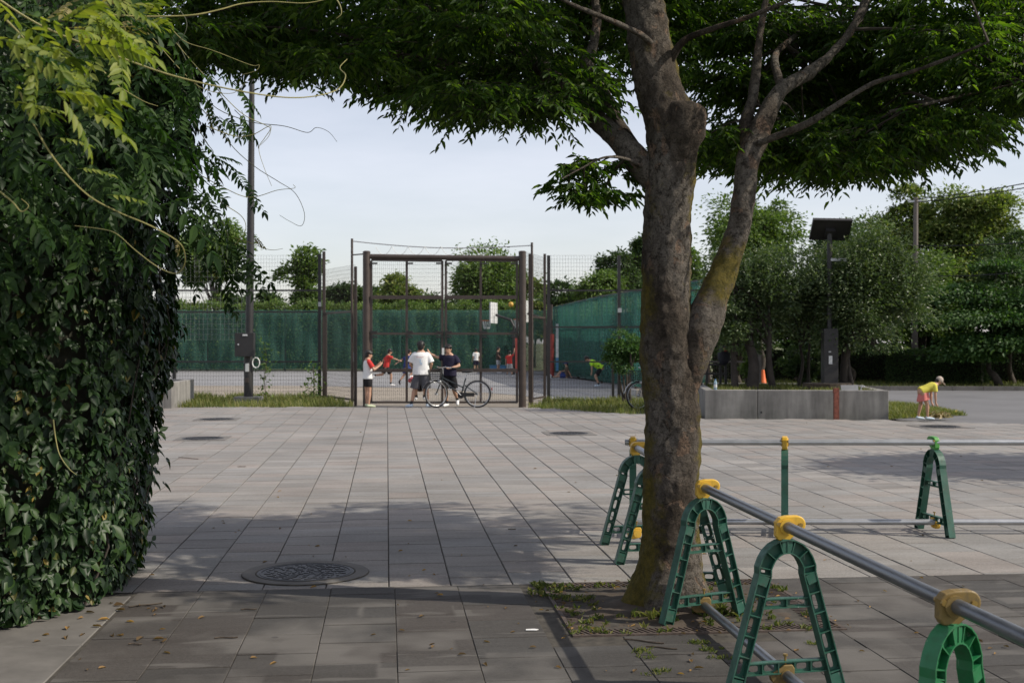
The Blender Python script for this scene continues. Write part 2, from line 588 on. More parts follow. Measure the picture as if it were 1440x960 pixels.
for k, (x, y, d) in enumerate(cells):
    zz = random.uniform(-0.0015, 0.0015)
    if k in near_i:
        o = obj('tile', tile_me, None, plaza, (x, y, zz), (random.uniform(-.0035, .0035), random.uniform(-.0035, .0035), 0))
        if abs(d - TS) > 0.01: o.scale = (1, d / TS, 1)
    else:
        v = V0 * np.array([1, d / TS, 1]) + np.array([x, y, zz])
        v = v[4:]
        far_v.append(v); far_f += [tuple(i - 4 + nf for i in f) for f in F0[4:]]; nf += 8
o = obj('tile_paving', mesh_from('tile_paving', np.vstack(far_v), far_f), M['paver_far'], plaza)
tag(o, kind='stuff')

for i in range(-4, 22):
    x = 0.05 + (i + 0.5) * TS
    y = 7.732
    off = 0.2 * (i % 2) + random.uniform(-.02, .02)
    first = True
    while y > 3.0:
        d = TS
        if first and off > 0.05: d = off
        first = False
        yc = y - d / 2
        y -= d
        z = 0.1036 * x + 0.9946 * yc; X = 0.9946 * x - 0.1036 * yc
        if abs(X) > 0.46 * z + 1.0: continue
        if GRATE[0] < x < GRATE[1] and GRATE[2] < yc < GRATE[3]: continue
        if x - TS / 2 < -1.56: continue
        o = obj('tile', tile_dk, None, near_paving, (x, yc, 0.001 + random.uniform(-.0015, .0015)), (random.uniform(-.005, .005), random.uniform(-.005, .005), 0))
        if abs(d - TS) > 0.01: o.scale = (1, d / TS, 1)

# pale concrete strip under the climber
strip = sheet('concrete_path', [(-12, 2.6), (-1.565, 2.6), (-1.565, 7.73), (-12, 7.73)], -0.006, M['joint'])
sv, sf = tile_mesh('slab', 0.9, 1.2, 0.03, 0.006)
slab_me = mesh_from('slab', sv, sf); slab_me.materials.append(M['concrete'])
for i in range(4):
    for j in range(4):
        obj('slab', slab_me, None, strip, (-2.02 - i * 0.908, 3.4 + j * 1.208, 0.001 + random.uniform(-.002, .002)))

# round cast-iron cover in a concrete ring
def cover(name, label, c, r, ring, square=None, group=None):
    t = thing(name, label, 'manhole cover', (c[0], c[1], 0), group=group)
    if square:
        mb = MB(); mb.box((0, 0, 0.001), (square, square, 0.012)); mb.build('surround', M['concrete'], t)
    mb = MB(); n = 48
    prof = [(r * ring, 0.001), (r * ring, 0.009), (r + 0.012, 0.009), (r + 0.012, 0.0055)] if not square else [(r + 0.03, 0.0), (r + 0.03, 0.011), (r + 0.012, 0.011), (r + 0.012, 0.008)]
    mb.lathe(prof, n=n); mb.build('ring', M['concrete'] if not square else M['iron'], t)
    mb = MB(); mb.lathe([(r, 0.0), (r, 0.010), (r * 0.95, 0.010), (r * 0.95, 0.0125), (r * .91, .0125), (r * .91, .0085), (0.01, 0.0085)], n=n)
    lid = mb.build('lid', M['iron'], t)
    if not square:
        mb = MB(); mb.tube([(r * ring * math.cos(a), r * ring * math.sin(a), 0.002) for a in np.linspace(0, 2 * math.pi, 49)], 0.006, 6, caps=False); mb.build('joint_gap', M['joint'], t)
        mb = MB(); mb.tube([((r + .006) * math.cos(a), (r + .006) * math.sin(a), 0.006) for a in np.linspace(0, 2 * math.pi, 49)], 0.006, 6, caps=False); mb.build('joint_gap', M['joint'], t)
    # raised cast pattern: broken concentric arcs and radial dashes
    mb = MB(); rs = random.Random(5)
    k = 0.12 * r
    while k < 0.88 * r:
        a = rs.uniform(0, 1)
        m = max(5, int(2 * math.pi * k / 0.075))
        for q in range(m):
            a0 = a + q * 2 * math.pi / m
            w = 2 * math.pi / m * rs.uniform(0.45, 0.75)
            am = a0 + w / 2
            mb.box((k * math.cos(am), k * math.sin(am), 0.0105), (0.016, k * w, 0.005), rz=am + rs.choice((0, 0, 0.5, -0.5, 1.2)))
        k += 0.036
    p = mb.build('raised_pattern', M['iron'], lid); tag(p, kind='stuff')
    return t
cover('manhole_cover', 'round cast iron manhole cover with raised pattern in a wide concrete ring', MANH[0], 0.325, 1.30)
cover('manhole_cover', 'iron manhole cover in a square surround close to the lamp post grass', DRAINS[0][0], DRAINS[0][1], 1.2, 0.86, 'manhole covers in square surrounds')
cover('manhole_cover', 'iron manhole cover in a square surround beside the ivy, with a cracked slab before it', DRAINS[1][0], DRAINS[1][1], 1.2, 0.82, 'manhole covers in square surrounds')
cover('manhole_cover', 'iron manhole cover in a square surround on the open plaza before the round shrub', DRAINS[2][0], DRAINS[2][1], 1.2, 0.84, 'manhole covers in square surrounds')
cover('manhole_cover', 'iron manhole cover in a square surround by the feet of the child in yellow', DRAINS[3][0], DRAINS[3][1], 1.2, 0.9, 'manhole covers in square surrounds')

# tree pit: soil mound inside an iron grate
gx0, gx1, gy0, gy1 = GRATE
nx, ny = 60, 56
xs = np.linspace(gx0 + 0.004, gx1 - 0.004, nx); ys = np.linspace(gy0 + 0.004, gy1 - 0.004, ny)
gxx, gyy = np.meshgrid(xs, ys)
TC = (1.675, 7.03)                               # trunk centre
dd = np.hypot(gxx - TC[0], gyy - TC[1])
edge = np.minimum(np.minimum(gxx - gx0, gx1 - gxx), np.minimum(gyy - gy0, gy1 - gyy))
hz = np.array([mnoise.noise(Vector((a * 7, b * 7, 0.3))) * 0.012 + mnoise.noise(Vector((a * 24, b * 24, 1.3))) * 0.006 for a, b in zip(gxx.ravel(), gyy.ravel())]).reshape(gxx.shape)
gz = hz + 0.045 * np.exp(-(dd / 0.34) ** 2) + np.where(edge < 0.2, -0.030 * (1 - edge / 0.2), 0.0) - 0.004
idx = np.arange(nx * ny).reshape(ny, nx)
F = np.stack([idx[:-1, :-1], idx[:-1, 1:], idx[1:, 1:], idx[1:, :-1]], -1).reshape(-1, 4)
tag(obj('tree_pit_soil', mesh_from('tree_pit_soil', np.stack([gxx, gyy, gz], -1).reshape(-1, 3), F, True), M['soil']), kind='structure')
gr = thing('tree_grate', 'rusty slotted iron tree grate half buried in soil round the trunk', 'tree grate', ((gx0 + gx1) / 2, (gy0 + gy1) / 2, 0))
hx, hy = (gx1 - gx0) / 2, (gy1 - gy0) / 2
for sx, sy, wx, wy in ((0, -1, 2 * hx, .022), (0, 1, 2 * hx, .022), (-1, 0, .022, 2 * hy - .05), (1, 0, .022, 2 * hy - .05)):
    mb = MB(); mb.box((sx * (hx - .012), sy * (hy - .012), -0.006), (wx, wy, 0.026)); mb.build('edge_bar', M['iron_rust'], gr)
mb = MB()
for side in (-1, 1):
    for k in range(46):
        x = -hx + 0.03 + k * (2 * hx - 0.06) / 45
        L = 0.15 if side < 0 else 0.13
        mb.beam((x - 0.02 * side, side * (hy - 0.02), -0.001), (x + 0.03 * side, side * (hy - L), -0.004), 0.013, 0.014)
    for k in range(26):
        y = -hy + 0.2 + k * (2 * hy - 0.4) / 25
        mb.beam((side * (hx - 0.02), y, -0.001), (side * (hx - 0.13), y + 0.025, -0.004), 0.013, 0.014)
tag(mb.build('slot_bars', M['iron_rust'], gr), kind='stuff')

# ---------------------------------------------------------------- areas beyond the plaza
sheet('court_ground', [W(-75, 29.1)[:2], W(30, 29.1)[:2], W(45, 66)[:2], W(-75, 66)[:2]], -0.055, M['sand'])
sheet('court_surface', [W(-60, 45)[:2], W(-8, 44)[:2], W(-3, 42)[:2], W(0.3, 36)[:2], W(1.0, 33.4)[:2], W(3.4, 33.2)[:2], W(7, 66)[:2], W(-60, 66)[:2]], -0.048, M['court'])
road = [W(7.9, 24.6)[:2], W(9.4, 23.1)[:2], W(40, 18)[:2], W(40, 38.4)[:2], W(24, 38.9)[:2], W(5.0, 41.5)[:2], W(2.5, 60)[:2], W(1.0, 60)[:2], W(5.4, 43)[:2], W(7.9, 31)[:2]]
sheet('road', road, -0.035, M['asphalt'])

# ---------------------------------------------------------------- grass
def grass(name, poly, n, h0, h1, mat, label, z=-0.03, seed=1, lean=0.35, clump=0.0):
    rng = np.random.default_rng(seed)
    poly = np.asarray(poly)[:, :2]
    lo, hi = poly.min(0), poly.max(0)
    pts = np.zeros((0, 2))
    while len(pts) < n:
        q = rng.uniform(lo, hi, (n * 2, 2))
        if clump:
            nn = np.array([mnoise.noise(Vector((a * clump, b * clump, seed))) for a, b in q])
            q = q[nn > rng.uniform(-0.35, 0.25, len(q))]
        pts = np.vstack([pts, q[inside(q, poly)]])
    pts = pts[:n]
    Pt = np.c_[pts, np.full(n, z)]
    a = rng.uniform(0, 2 * math.pi, n)
    D = np.stack([np.cos(a) * lean * rng.uniform(0, 1, n), np.sin(a) * lean * rng.uniform(0, 1, n), np.ones(n)], 1)
    N = np.stack([np.cos(a), np.sin(a), np.full(n, 0.2)], 1)
    L = rng.uniform(h0, h1, n)
    tv = [[0, -0.5, 0], [0, 0.5, 0], [0.6, 0.3, 0.08], [1, 0, 0.3], [0.6, -0.3, 0.08]]
    tf = [[0, 1, 2], [0, 2, 4], [4, 2, 3]]
    V, F = scatter(tv, tf, Pt, D, N, np.stack([L, np.full(n, 0.012) + L * 0.03, L], 1))
    return tag(obj(name, mesh_from(name, V, F), mat), label, 'grass', kind='stuff')

M['grass'] = leaf_mat('grass', (0.075, 0.10, 0.028), (0.125, 0.15, 0.045), (0.24, 0.22, 0.09), 0.3, 0.6, 0.2)
M['grass_dry'] = leaf_mat('dry grass', (0.07, 0.08, 0.03), (0.13, 0.13, 0.05), (0.24, 0.20, 0.09), 0.3, 0.6, 0.2)
verge_l = [G(225, 573.5), G(455, 572.8), G(500, 572.0), G(470, 561), W(-6, 34.5), W(-12, 34.5), G(235, 560)]
sheet('verge_soil', [p[:2] for p in verge_l], -0.025, M['verge'])
grass('grass_strip', verge_l, 9000, 0.06, 0.24, M['grass'], 'strip of grass at the foot of the mesh fence round the lamp post', seed=3, clump=1.2)
verge_r = [G(741, 574), G(900, 583.5), G(985, 589), G(985, 575), W(4.2, 30), W(4.3, 32.6), W(0.9, 32.6)]
sheet('verge_soil', [p[:2] for p in verge_r], -0.025, M['verge'])
grass('grass_strip', verge_r, 9000, 0.05, 0.20, M['grass'], 'strip of grass between the paving and the fence by the round shrub', seed=4, clump=1.2)
verge_p = [G(1249, 588), G(1330, 583), G(1362, 582.5), G(1300, 570), G(1258, 566), G(1249, 566)]
sheet('verge_soil', [p[:2] for p in verge_p], -0.025, M['verge'])
grass('grass_strip', verge_p, 4500, 0.05, 0.13, M['grass'], 'small tongue of grass at the end of the concrete wall by the child', seed=5)
verge_b = [W(7.6, 39.9), W(34, 38.3), W(34, 50), W(7.6, 50)]
sheet('verge_soil', [p[:2] for p in verge_b], -0.022, M['verge'])
grass('grass_strip', verge_b, 16000, 0.08, 0.22, M['grass'], 'long grass verge across the road in front of the clipped hedge', seed=6)
kb = MB()
for k in range(26):
    a = W(7.4 + k, 39.8 - k * 0.062); b = W(7.4 + k + 0.99, 39.8 - (k + 1) * 0.062)
    kb.beam(a + [0, 0, 0.03], b + [0, 0, 0.03], 0.15, 0.15)
tag(kb.build('kerb', M['concrete']), kind='structure')
# weeds in the tree pit and in joints
def tuft_points(rng):
    pts = []
    for _ in range(230):
        x = rng.uniform(gx0, gx1); y = rng.uniform(gy0, gy1)
        d = math.hypot(x - TC[0], y - TC[1])
        if d < 0.25: continue
        if mnoise.noise(Vector((x * 4, y * 4, 2))) < rng.uniform(-0.25, 0.3): continue
        pts.append((x, y, 1.0))
    for k in range(26): pts.append((gx0 + rng.normal(0, .06), gy1 - abs(rng.normal(0, .25)), 1.0))
    for k in range(16): pts.append((1.56 + rng.normal(0, .10), 6.72 + rng.normal(0, .03), 1.6))
    for k in range(18): pts.append((1.95 + rng.normal(0, .06), 6.82 + rng.normal(0, .06), 1.5))
    for px, py, m in ((985, 905, 9), (1000, 915, 9), (1015, 925, 6), (900, 915, 8), (925, 945, 8), (905, 925, 5), (830, 885, 7), (1140, 905, 4)):
        g = G(px, py)
        for k in range(m): pts.append((g[0] + rng.normal(0, .03), g[1] + rng.normal(0, .03), 0.6))
    return pts
rg = np.random.default_rng(12)
tp = tuft_points(rg)
Pt = []; Dd = []; Ll = []
for x, y, s in tp:
    for k in range(9):
        a = rg.uniform(0, 6.28); l = rg.uniform(0.35, 1.3)
        Pt.append((x + rg.normal(0, .012), y + rg.normal(0, .012), 0.0)); Dd.append((math.cos(a) * l, math.sin(a) * l, 1)); Ll.append(rg.uniform(0.015, 0.045) * s)
Pt = np.array(Pt); Dd = np.array(Dd); Ll = np.array(Ll)
V, F = scatter(LEAF6[0], LEAF6[1], Pt, Dd, np.c_[rg.normal(size=(len(Pt), 2)), np.ones(len(Pt))], np.stack([Ll, Ll * .38, Ll], 1))
M['weed'] = leaf_mat('weeds', (0.05, 0.075, 0.02), (0.10, 0.13, 0.035), (0.20, 0.19, 0.07), 0.3, 0.6, 0.2)
tag(obj('weeds', mesh_from('weeds', V, F), M['weed']), 'small weeds sprouting through the soil of the tree pit', 'weeds', kind='stuff')

# leaf litter
rg = np.random.default_rng(31)
Pt = []; Ll = []
for k in range(150):
    px = rg.uniform(20, 1430); py = 590 + 360 * rg.uniform(0, 1) ** 0.8
    Pt.append(G(px, py) + [0, 0, 0.006]); Ll.append(rg.uniform(0.02, 0.05))
for k in range(24):
    g = G(rg.uniform(60, 250), rg.uniform(845, 905)); Pt.append(g + [0, 0, 0.006]); Ll.append(rg.uniform(0.03, 0.07))
for k in range(150):
    Pt.append((rg.uniform(gx0 - .1, gx1 + .05), rg.uniform(gy0 - .08, gy1), 0.012)); Ll.append(rg.uniform(0.015, 0.04))
Pt = np.array(Pt); Ll = np.array(Ll); n = len(Pt)
a = rg.uniform(0, 6.28, n)
V, F = scatter(LEAF6[0], LEAF6[1], Pt, np.c_[np.cos(a), np.sin(a), rg.uniform(0, .25, n)], np.c_[rg.normal(0, .25, (n, 2)), np.ones(n)], np.stack([Ll, Ll * .5, Ll * 1.2], 1))
M['litter'] = leaf_mat('dead leaves', (0.09, 0.06, 0.03), (0.16, 0.10, 0.045), (0.34, 0.20, 0.06), 0.2, 0.7, 0.2)
tag(obj('leaf_litter', mesh_from('leaf_litter', V, F), M['litter']), 'dry brown leaves scattered over the paving', 'fallen leaves', kind='stuff')
tw = MB()
for (px, py, L, an) in ((905, 903, .22, -.5), (930, 912, .16, -.4), (350, 858, .09, .1), (318, 898, .12, .1), (205, 852, .2, .5), (190, 907, .07, 0), (720, 745, .06, 0), (265, 645, .4, -.7), (340, 657, .1, .2)):
    g = G(px, py); q = [g + [L * (t - .5) * math.cos(an) , L * (t - .5) * math.sin(an) + 0.01 * math.sin(t * 6), 0.007] for t in np.linspace(0, 1, 6)]
    tw.tube(q, 0.004, 5)
tag(tw.build('twigs', M['soil']), 'thin dead twigs lying on the paving', 'twigs', kind='stuff')
g = G(748, 887)
mb = MB(); mb.prism(np.array([[-.035, -.012, 0], [.02, -.018, 0], [.036, 0, 0], [.015, .014, 0], [-.03, .010, 0]]), (0, 0, 0), (0, 0, .003))
tag(mb.build('paper_scrap', M['white'], None, loc=(g[0], g[1], 0.006)), 'small white scrap of paper on the dark paving by the tree pit', 'scrap')
# ================================================================== PIPE BARRICADES
def plastic(name, c, rough=0.42, fade=(0.30, 0.42, 0.36), dirt=0.5):
    m, nt, bs, out = new_mat(name)
    n = noise_tex(nt, 7, 5, 0.6)
    r = ramp(nt, n.outputs['Fac'], [(0.40, 0.0), (0.68, 0.75)])
    col = mixc(nt, r.outputs[0], c, fade)
    n2 = noise_tex(nt, 22, 7, 0.75)
    r2 = ramp(nt, n2.outputs['Fac'], [(0.50, 0.0), (0.66, dirt)])
    col = mixc(nt, r2.outputs[0], col, (0.045, 0.042, 0.03))
    n3 = noise_tex(nt, 60, 3, 0.6, scl=(1, 1, 0.15))
    r3 = ramp(nt, n3.outputs['Fac'], [(0.66, 0.0), (0.72, 0.5)])                  # pale scuffs
    col = mixc(nt, r3.outputs[0], col, (0.30, 0.33, 0.29))
    nt.links.new(col, bs.inputs['Base Color'])
    bs.inputs['Roughness'].default_value = rough
    rr = ramp(nt, n2.outputs['Fac'], [(0.3, rough - 0.08), (0.75, rough + 0.3)])
    nt.links.new(rr.outputs[0], bs.inputs['Roughness'])
    bump(nt, bs, n2.outputs['Fac'], 0.12, 0.003)
    return m
M['bar_green'] = plastic('barricade green', (0.011, 0.074, 0.046), fade=(0.042, 0.125, 0.092))
M['bar_bright'] = plastic('barricade bright green', (0.008, 0.125, 0.038), fade=(0.02, 0.15, 0.065), dirt=0.25)
M['clamp_yellow'] = plastic('clamp yellow', (0.62, 0.36, 0.020), 0.38, (0.66, 0.43, 0.07), 0.25)
M['clamp_brown'] = plastic('clamp weathered', (0.16, 0.10, 0.02), 0.45, (0.22, 0.16, 0.06), 0.6)
M['clamp_green'] = plastic('clamp green', (0.05, 0.26, 0.03), 0.4, (0.08, 0.3, 0.06), 0.3)
def pipe_mat():
    m, nt, bs, out = new_mat('steel pipe')
    n = noise_tex(nt, 9, 5, 0.65, scl=(1, 1, 6))
    r = ramp(nt, n.outputs['Fac'], [(0.3, (0.15, 0.16, 0.175)), (0.7, (0.235, 0.245, 0.26))])
    nt.links.new(r.outputs[0], bs.inputs['Base Color'])
    bs.inputs['Metallic'].default_value = 0.75
    rr = ramp(nt, n.outputs['Fac'], [(0.3, 0.28), (0.7, 0.42)])
    nt.links.new(rr.outputs[0], bs.inputs['Roughness'])
    return m
M['pipe'] = pipe_mat()
def pipe_mat2():
    m, nt, bs, out = new_mat('galvanised pipe')
    n = noise_tex(nt, 9, 5, 0.65)
    r = ramp(nt, n.outputs['Fac'], [(0.3, (0.34, 0.35, 0.36)), (0.7, (0.46, 0.47, 0.48))])
    nt.links.new(r.outputs[0], bs.inputs['Base Color'])
    bs.inputs['Metallic'].default_value = 0.7
    bs.inputs['Roughness'].default_value = 0.38
    return m
M['pipe_pale'] = pipe_mat2()
M['bolt'] = simple('bolt', (0.30, 0.20, 0.06), 0.4, metal=0.5)

BH = 0.690          # top of the arch
BD = 0.056          # depth of the moulding
def centerline():
    foot = np.array([0.258, 0.0]); kn = np.array([0.108, 0.535])
    leg = [foot + (kn - foot) * t for t in np.linspace(0, 1, 7)]
    arch = []
    cx0, r0 = 0.0, 0.108
    for a in np.linspace(R(10), R(90), 6)[0:]:
        arch.append(np.array([r0 * math.cos(a) * 0.985 if a > R(11) else r0, 0.535 + 0.010 + 0.108 * math.sin(a) * 1.05]))
    half = leg + arch                       # right foot -> crown
    return np.array(half)
def web_cell(mb, q, hole, th=0.005):
    """q: four corners (2D x,z, counter-clockwise) of a web cell with an oval hole; hole=(fu,fv) half sizes or None"""
    q = np.asarray(q, float)
    def bil(u, v):
        return (q[0] * (1 - u) * (1 - v) + q[1] * u * (1 - v) + q[2] * u * v + q[3] * (1 - u) * v)
    if hole is None:
        p = np.array([[a[0], 0, a[1]] for a in q])
        mb.prism(p, (0, -th / 2, 0), (0, th / 2, 0)); return
    n = 16
    out_, in_ = [], []
    for k in range(n):
        a = 2 * math.pi * (k + 0.5) / n
        c, s = math.cos(a), math.sin(a)
        m = max(abs(c), abs(s))
        out_.append(bil(0.5 + 0.5 * c / m, 0.5 + 0.5 * s / m))
        e = 0.55
        in_.append(bil(0.5 + hole[0] * np.sign(c) * abs(c) ** e, 0.5 + hole[1] * np.sign(s) * abs(s) ** e))
    # true corners so that cells meet
    V = []
    for y in (-th / 2, th / 2):
        for p in out_ + in_: V.append([p[0], y, p[1]])
    F = []
    for k in range(n):
        j = (k + 1) % n
        F.append((k, j, n + j, n + k)); F.append((2 * n + k, 3 * n + k, 3 * n + j, 2 * n + j))
        F.append((n + k, n + j, 3 * n + j, 3 * n + k))
    mb.add(V, F)

def barricade_meshes():
    H = centerline()
    full = np.vstack([H, H[::-1][1:] * np.array([-1, 1])])
    T = np.gradient(full, axis=0); T /= np.linalg.norm(T, axis=1)[:, None]
    Nn = np.stack([T[:, 1], -T[:, 0]], 1)               # outward (right leg: +x)
    hw = np.full(len(full), 0.0265)
    outer = full + Nn * hw[:, None]; inner = full - Nn * hw[:, None]
    mb = MB()
    def flange(line, nrm, t=0.005):
        a = line; b = line + nrm * t
        for i in range(len(a) - 1):
            poly = np.array([[a[i][0], 0, a[i][1]], [a[i + 1][0], 0, a[i + 1][1]], [b[i + 1][0], 0, b[i + 1][1]], [b[i][0], 0, b[i][1]]])
            mb.prism(poly, (0, -BD / 2, 0), (0, BD / 2, 0))
    flange(outer, Nn); flange(inner, -Nn)
    m = len(full)
    for i in range(m - 1):
        q = [inner[i], outer[i], outer[i + 1], inner[i + 1]]
        leg = i < 6 or i >= m - 7
        k = i if i < 6 else (m - 2 - i)
        if leg:
            hole = None if k in (0, 5) else (0.20, 0.36)
        else:
            hole = (0.20, 0.20) if k in (6,) else None
        web_cell(mb, q, hole)
    for i in range(m):                                    # ribs across the channel
        if 7 <= i < m - 7 and i % 2 == 0 and i != m // 2: continue
        mb.beam((inner[i][0], 0, inner[i][1]), (outer[i][0], 0, outer[i][1]), 0.004, BD * 0.92, up=(0, 1, 0))
    # closed boxes at foot and knee
    for sx in (1, -1):
        for (t0, t1) in ((0.02, 0.10),):
            a = H[0] + (H[6] - H[0]) * (t0 + 0.02); b = H[0] + (H[6] - H[0]) * (t1 + 0.05)
            mb.beam((sx * a[0], 0, a[1]), (sx * b[0], 0, b[1]), 0.052, BD * 0.86, up=(0, 1, 0))
        a = H[5]; b = H[6]
        mb.beam((sx * (a[0] - .006), 0, a[1] + .045), (sx * (b[0] + .002), 0, b[1] - .002), 0.050, BD * 0.9, up=(0, 1, 0))
    # saddle block on the crown under the clamp
    mb.box((0, 0, BH - 0.032), (0.05, BD * 0.8, 0.066))
    frame = mb.mesh('frame')
    def bar(z, h, n):
        xh = 0.258 - (0.150 / 0.535) * z - 0.028
        b = MB()
        b.box((0, 0, z + h / 2), (2 * xh, BD * 0.62, 0.005)); b.box((0, 0, z - h / 2), (2 * xh + h * .3, BD * 0.62, 0.005))
        for k in range(n):
            x0 = -xh + 2 * xh * k / n; x1 = -xh + 2 * xh * (k + 1) / n
            hole = (0.32, 0.28) if k not in (n // 2,) or n % 2 == 0 else None
            web_cell(b, [(x0, z - h / 2), (x1, z - h / 2), (x1, z + h / 2), (x0, z + h / 2)], hole)
        for k in range(1, n):
            x0 = -xh + 2 * xh * k / n
            b.box((x0, 0, z), (0.004, BD * 0.58, h))
        return b.mesh('crossbar')
    upper = bar(0.405, 0.040, 2)
    lower = bar(0.118, 0.050, 5)
    # clamp: rounded body that wraps the pipe, pipe runs along y
    b = MB()
    prof = []
    for a in np.linspace(R(-75), R(95), 11): prof.append((0.050 + 0.038 * math.cos(a), 0.010 + 0.038 * math.sin(a)))
    prof += [(0.0, 0.047), (-0.030, 0.040), (-0.046, 0.020), (-0.048, -0.040), (-0.036, -0.060), (0.014, -0.060), (0.030, -0.045)]
    poly = np.array([[p[0], 0, p[1]] for p in prof])
    b.prism(poly, (0, -0.022, 0), (0, 0.022, 0))
    clamp = b.mesh('clamp')
    b = MB(); b.lathe([(0.034, -0.031), (0.034, 0.031)], n=18, axis=1); collar = b.mesh('collar')
    b = MB(); b.lathe([(0.010, -0.030), (0.010, 0.030)], n=8, axis=1); bolt = b.mesh('bolt')
    b = MB(); b.lathe([(0.005, 0), (0.005, 0.05), (0.011, 0.05), (0.011, 0.058)], n=8); pin = b.mesh('bolt')
    return frame, upper, lower, clamp, collar, bolt, pin
BM = barricade_meshes()
PH = 0.745           # pipe centre height
PL = 0.082           # lower pipe
def fresh(me, mat):
    c = me.copy(); c.materials.clear(); c.materials.append(mat); return c
BMc = {}
def bmesh_for(k, mat):
    key = (k, mat.name)
    if key not in BMc: BMc[key] = fresh(BM[k], mat)
    return BMc[key]
def bevelled(o, w=0.006):
    b = o.modifiers.new('bevel', 'BEVEL'); b.width = w; b.segments = 3; b.limit_method = 'ANGLE'; b.angle_limit = R(40)
    return o
def barricade(label, loc, rz, body='bar_green', cl='clamp_yellow', low=None, flip=1, turn=None):
    t = thing('pipe_barricade', label, 'barricade', loc, rz, 'green pipe barricades')
    g = M[body]
    f = obj('frame', bmesh_for(0, g), None, t)
    obj('crossbar', bmesh_for(1, g), None, t); obj('crossbar', bmesh_for(2, g), None, t)
    c = bevelled(obj('clamp', bmesh_for(3, M[cl]), None, t, (0, 0, PH)))
    if turn is not None: c.rotation_euler = (0, 0, turn - rz)
    obj('collar', bmesh_for(4, M[cl]), None, c)
    obj('bolt', bmesh_for(5, M['bolt']), None, c, (-0.036, 0, 0.012)); obj('bolt', bmesh_for(5, M['bolt']), None, c, (0.062, 0, 0.008))
    if low:
        c2 = bevelled(obj('clamp', bmesh_for(3, M[low]), None, t, (0, 0, PL), (0, math.pi, 0))); c2.scale = (.8, .8, .8)
        if turn is not None: c2.rotation_euler = (0, math.pi, turn - rz)
        obj('collar', bmesh_for(4, M[low]), None, c2)
        obj('bolt', bmesh_for(6, M['bolt']), None, t, (0, 0, 0.118))
    return t

def pipe(label, a, b, mat='pipe', r=0.0243):
    a = np.asarray(a); b = np.asarray(b)
    t = MB()
    d = (b - a); L = np.linalg.norm(d)
    t.tube([(0, 0, 0), d], r, 20, caps=False)
    # the open end shows the wall of the tube
    u, v = frame_of(d)
    n = 20; ang = np.arange(n) * 2 * math.pi / n
    for q, s in ((np.zeros(3), -1), (d, 1)):
        ro = q + r * (np.cos(ang)[:, None] * u + np.sin(ang)[:, None] * v)
        ri = q + r * 0.88 * (np.cos(ang)[:, None] * u + np.sin(ang)[:, None] * v)
        rb = ri - d / L * 0.08 * s
        V = np.vstack([ro, ri, rb]); F = []
        for k in range(n):
            j = (k + 1) % n
            F += [(k, j, n + j, n + k), (n + k, n + j, 2 * n + j, 2 * n + k)]
        F.append(tuple(2 * n + k for k in range(n)))
        t.add(V, F)
    o = t.build('steel_pipe', M[mat], None, smooth=True, loc=tuple(a))
    return tag(o, label, 'pipe', 'steel pipes of the barricades')

def zpipe(py, h=PH): return (CAMH - h) * FPX / (py - HZ)
b1 = GX(990, zpipe(686)); b2 = GX(1106, zpipe(740)); b3 = GX(1338, zpipe(850.5))
row1 = lambda y: np.array([np.interp(y, [b3[1], b1[1]], [b3[0], b1[0]]), y, 0])
barricade('green barricade with yellow clamp standing on the grate right against the tree trunk', tuple(b1), R(21), turn=0.0, low='clamp_brown')
barricade('dark green barricade with yellow clamp, second along the dark pipe from the trunk', tuple(row1(b2[1])), R(8), turn=0.0, low='clamp_brown')
barricade('bright green barricade with weathered brown clamp under the long dark pipe', tuple(row1(b3[1])), R(34), turn=0.0, body='bar_bright', cl='clamp_brown', low='clamp_brown')
barricade('green barricade under the long dark pipe, its clamp yellow, out beyond the bright green one', tuple(row1(b3[1] - 1.5)), R(-4), low='clamp_yellow')
up = np.array([0, 0, 1.0])
pipe('long dark steel pipe clamped on top of the barricades, running from the tree trunk', row1(b1[1] + 0.035) + up * PH, row1(b3[1] - 2.0) + up * PH)
pipe('dark steel pipe low over the paving through the feet of the barricades by the trunk', row1(b1[1] + 0.02) + up * PL, row1(b3[1] - 2.0) + up * PL)
# far row, across the view
ZR2 = 9.85
q1 = GX(890, ZR2); q2 = GX(1103.5, ZR2); q3 = GX(1314, ZR2)
barricade('green barricade at the end of the pale pipe, mostly hidden behind the tree trunk', tuple(q1), -YAW + R(90) - math.atan2(170, FPX), low='clamp_yellow')
barricade('green barricade seen edge on under the pale pipe, with a yellow clamp', tuple(q2), -YAW + R(90) - math.atan2(383.5, FPX) , low='clamp_yellow')
barricade('green barricade with a green clamp on the pale pipe, alone on the sunny paving', tuple(q3), -YAW + R(90) + R(9), cl='clamp_green', low='clamp_yellow')
pipe('pale galvanised pipe clamped across the tops of the barricades behind the tree', GX(879, ZR2, PH), W(6.6, ZR2 - .05, PH), 'pipe_pale')
pipe('pale galvanised pipe low across the feet of the barricades behind the tree', GX(879, ZR2, 0.095), W(6.6, ZR2 - .05, 0.095), 'pipe_pale')
# side row behind the trunk
r3 = lambda Z: W(0.966 + (9.33 - Z) * 0.052, Z)
barricade('green barricade turned towards the plaza beside the end of the pale pipe', tuple(r3(9.33)), R(3), low='clamp_yellow')
barricade('green barricade of which one foot shows behind the dark side of the trunk', tuple(r3(8.52)), R(4), low='clamp_yellow')
barricade('green barricade tucked right behind the tree trunk, showing one leg', tuple(r3(7.46)), R(-14), low='clamp_yellow')
pipe('steel pipe on the barricades hidden behind the tree trunk', r3(9.42) + up * PH, r3(7.36) + up * PH)
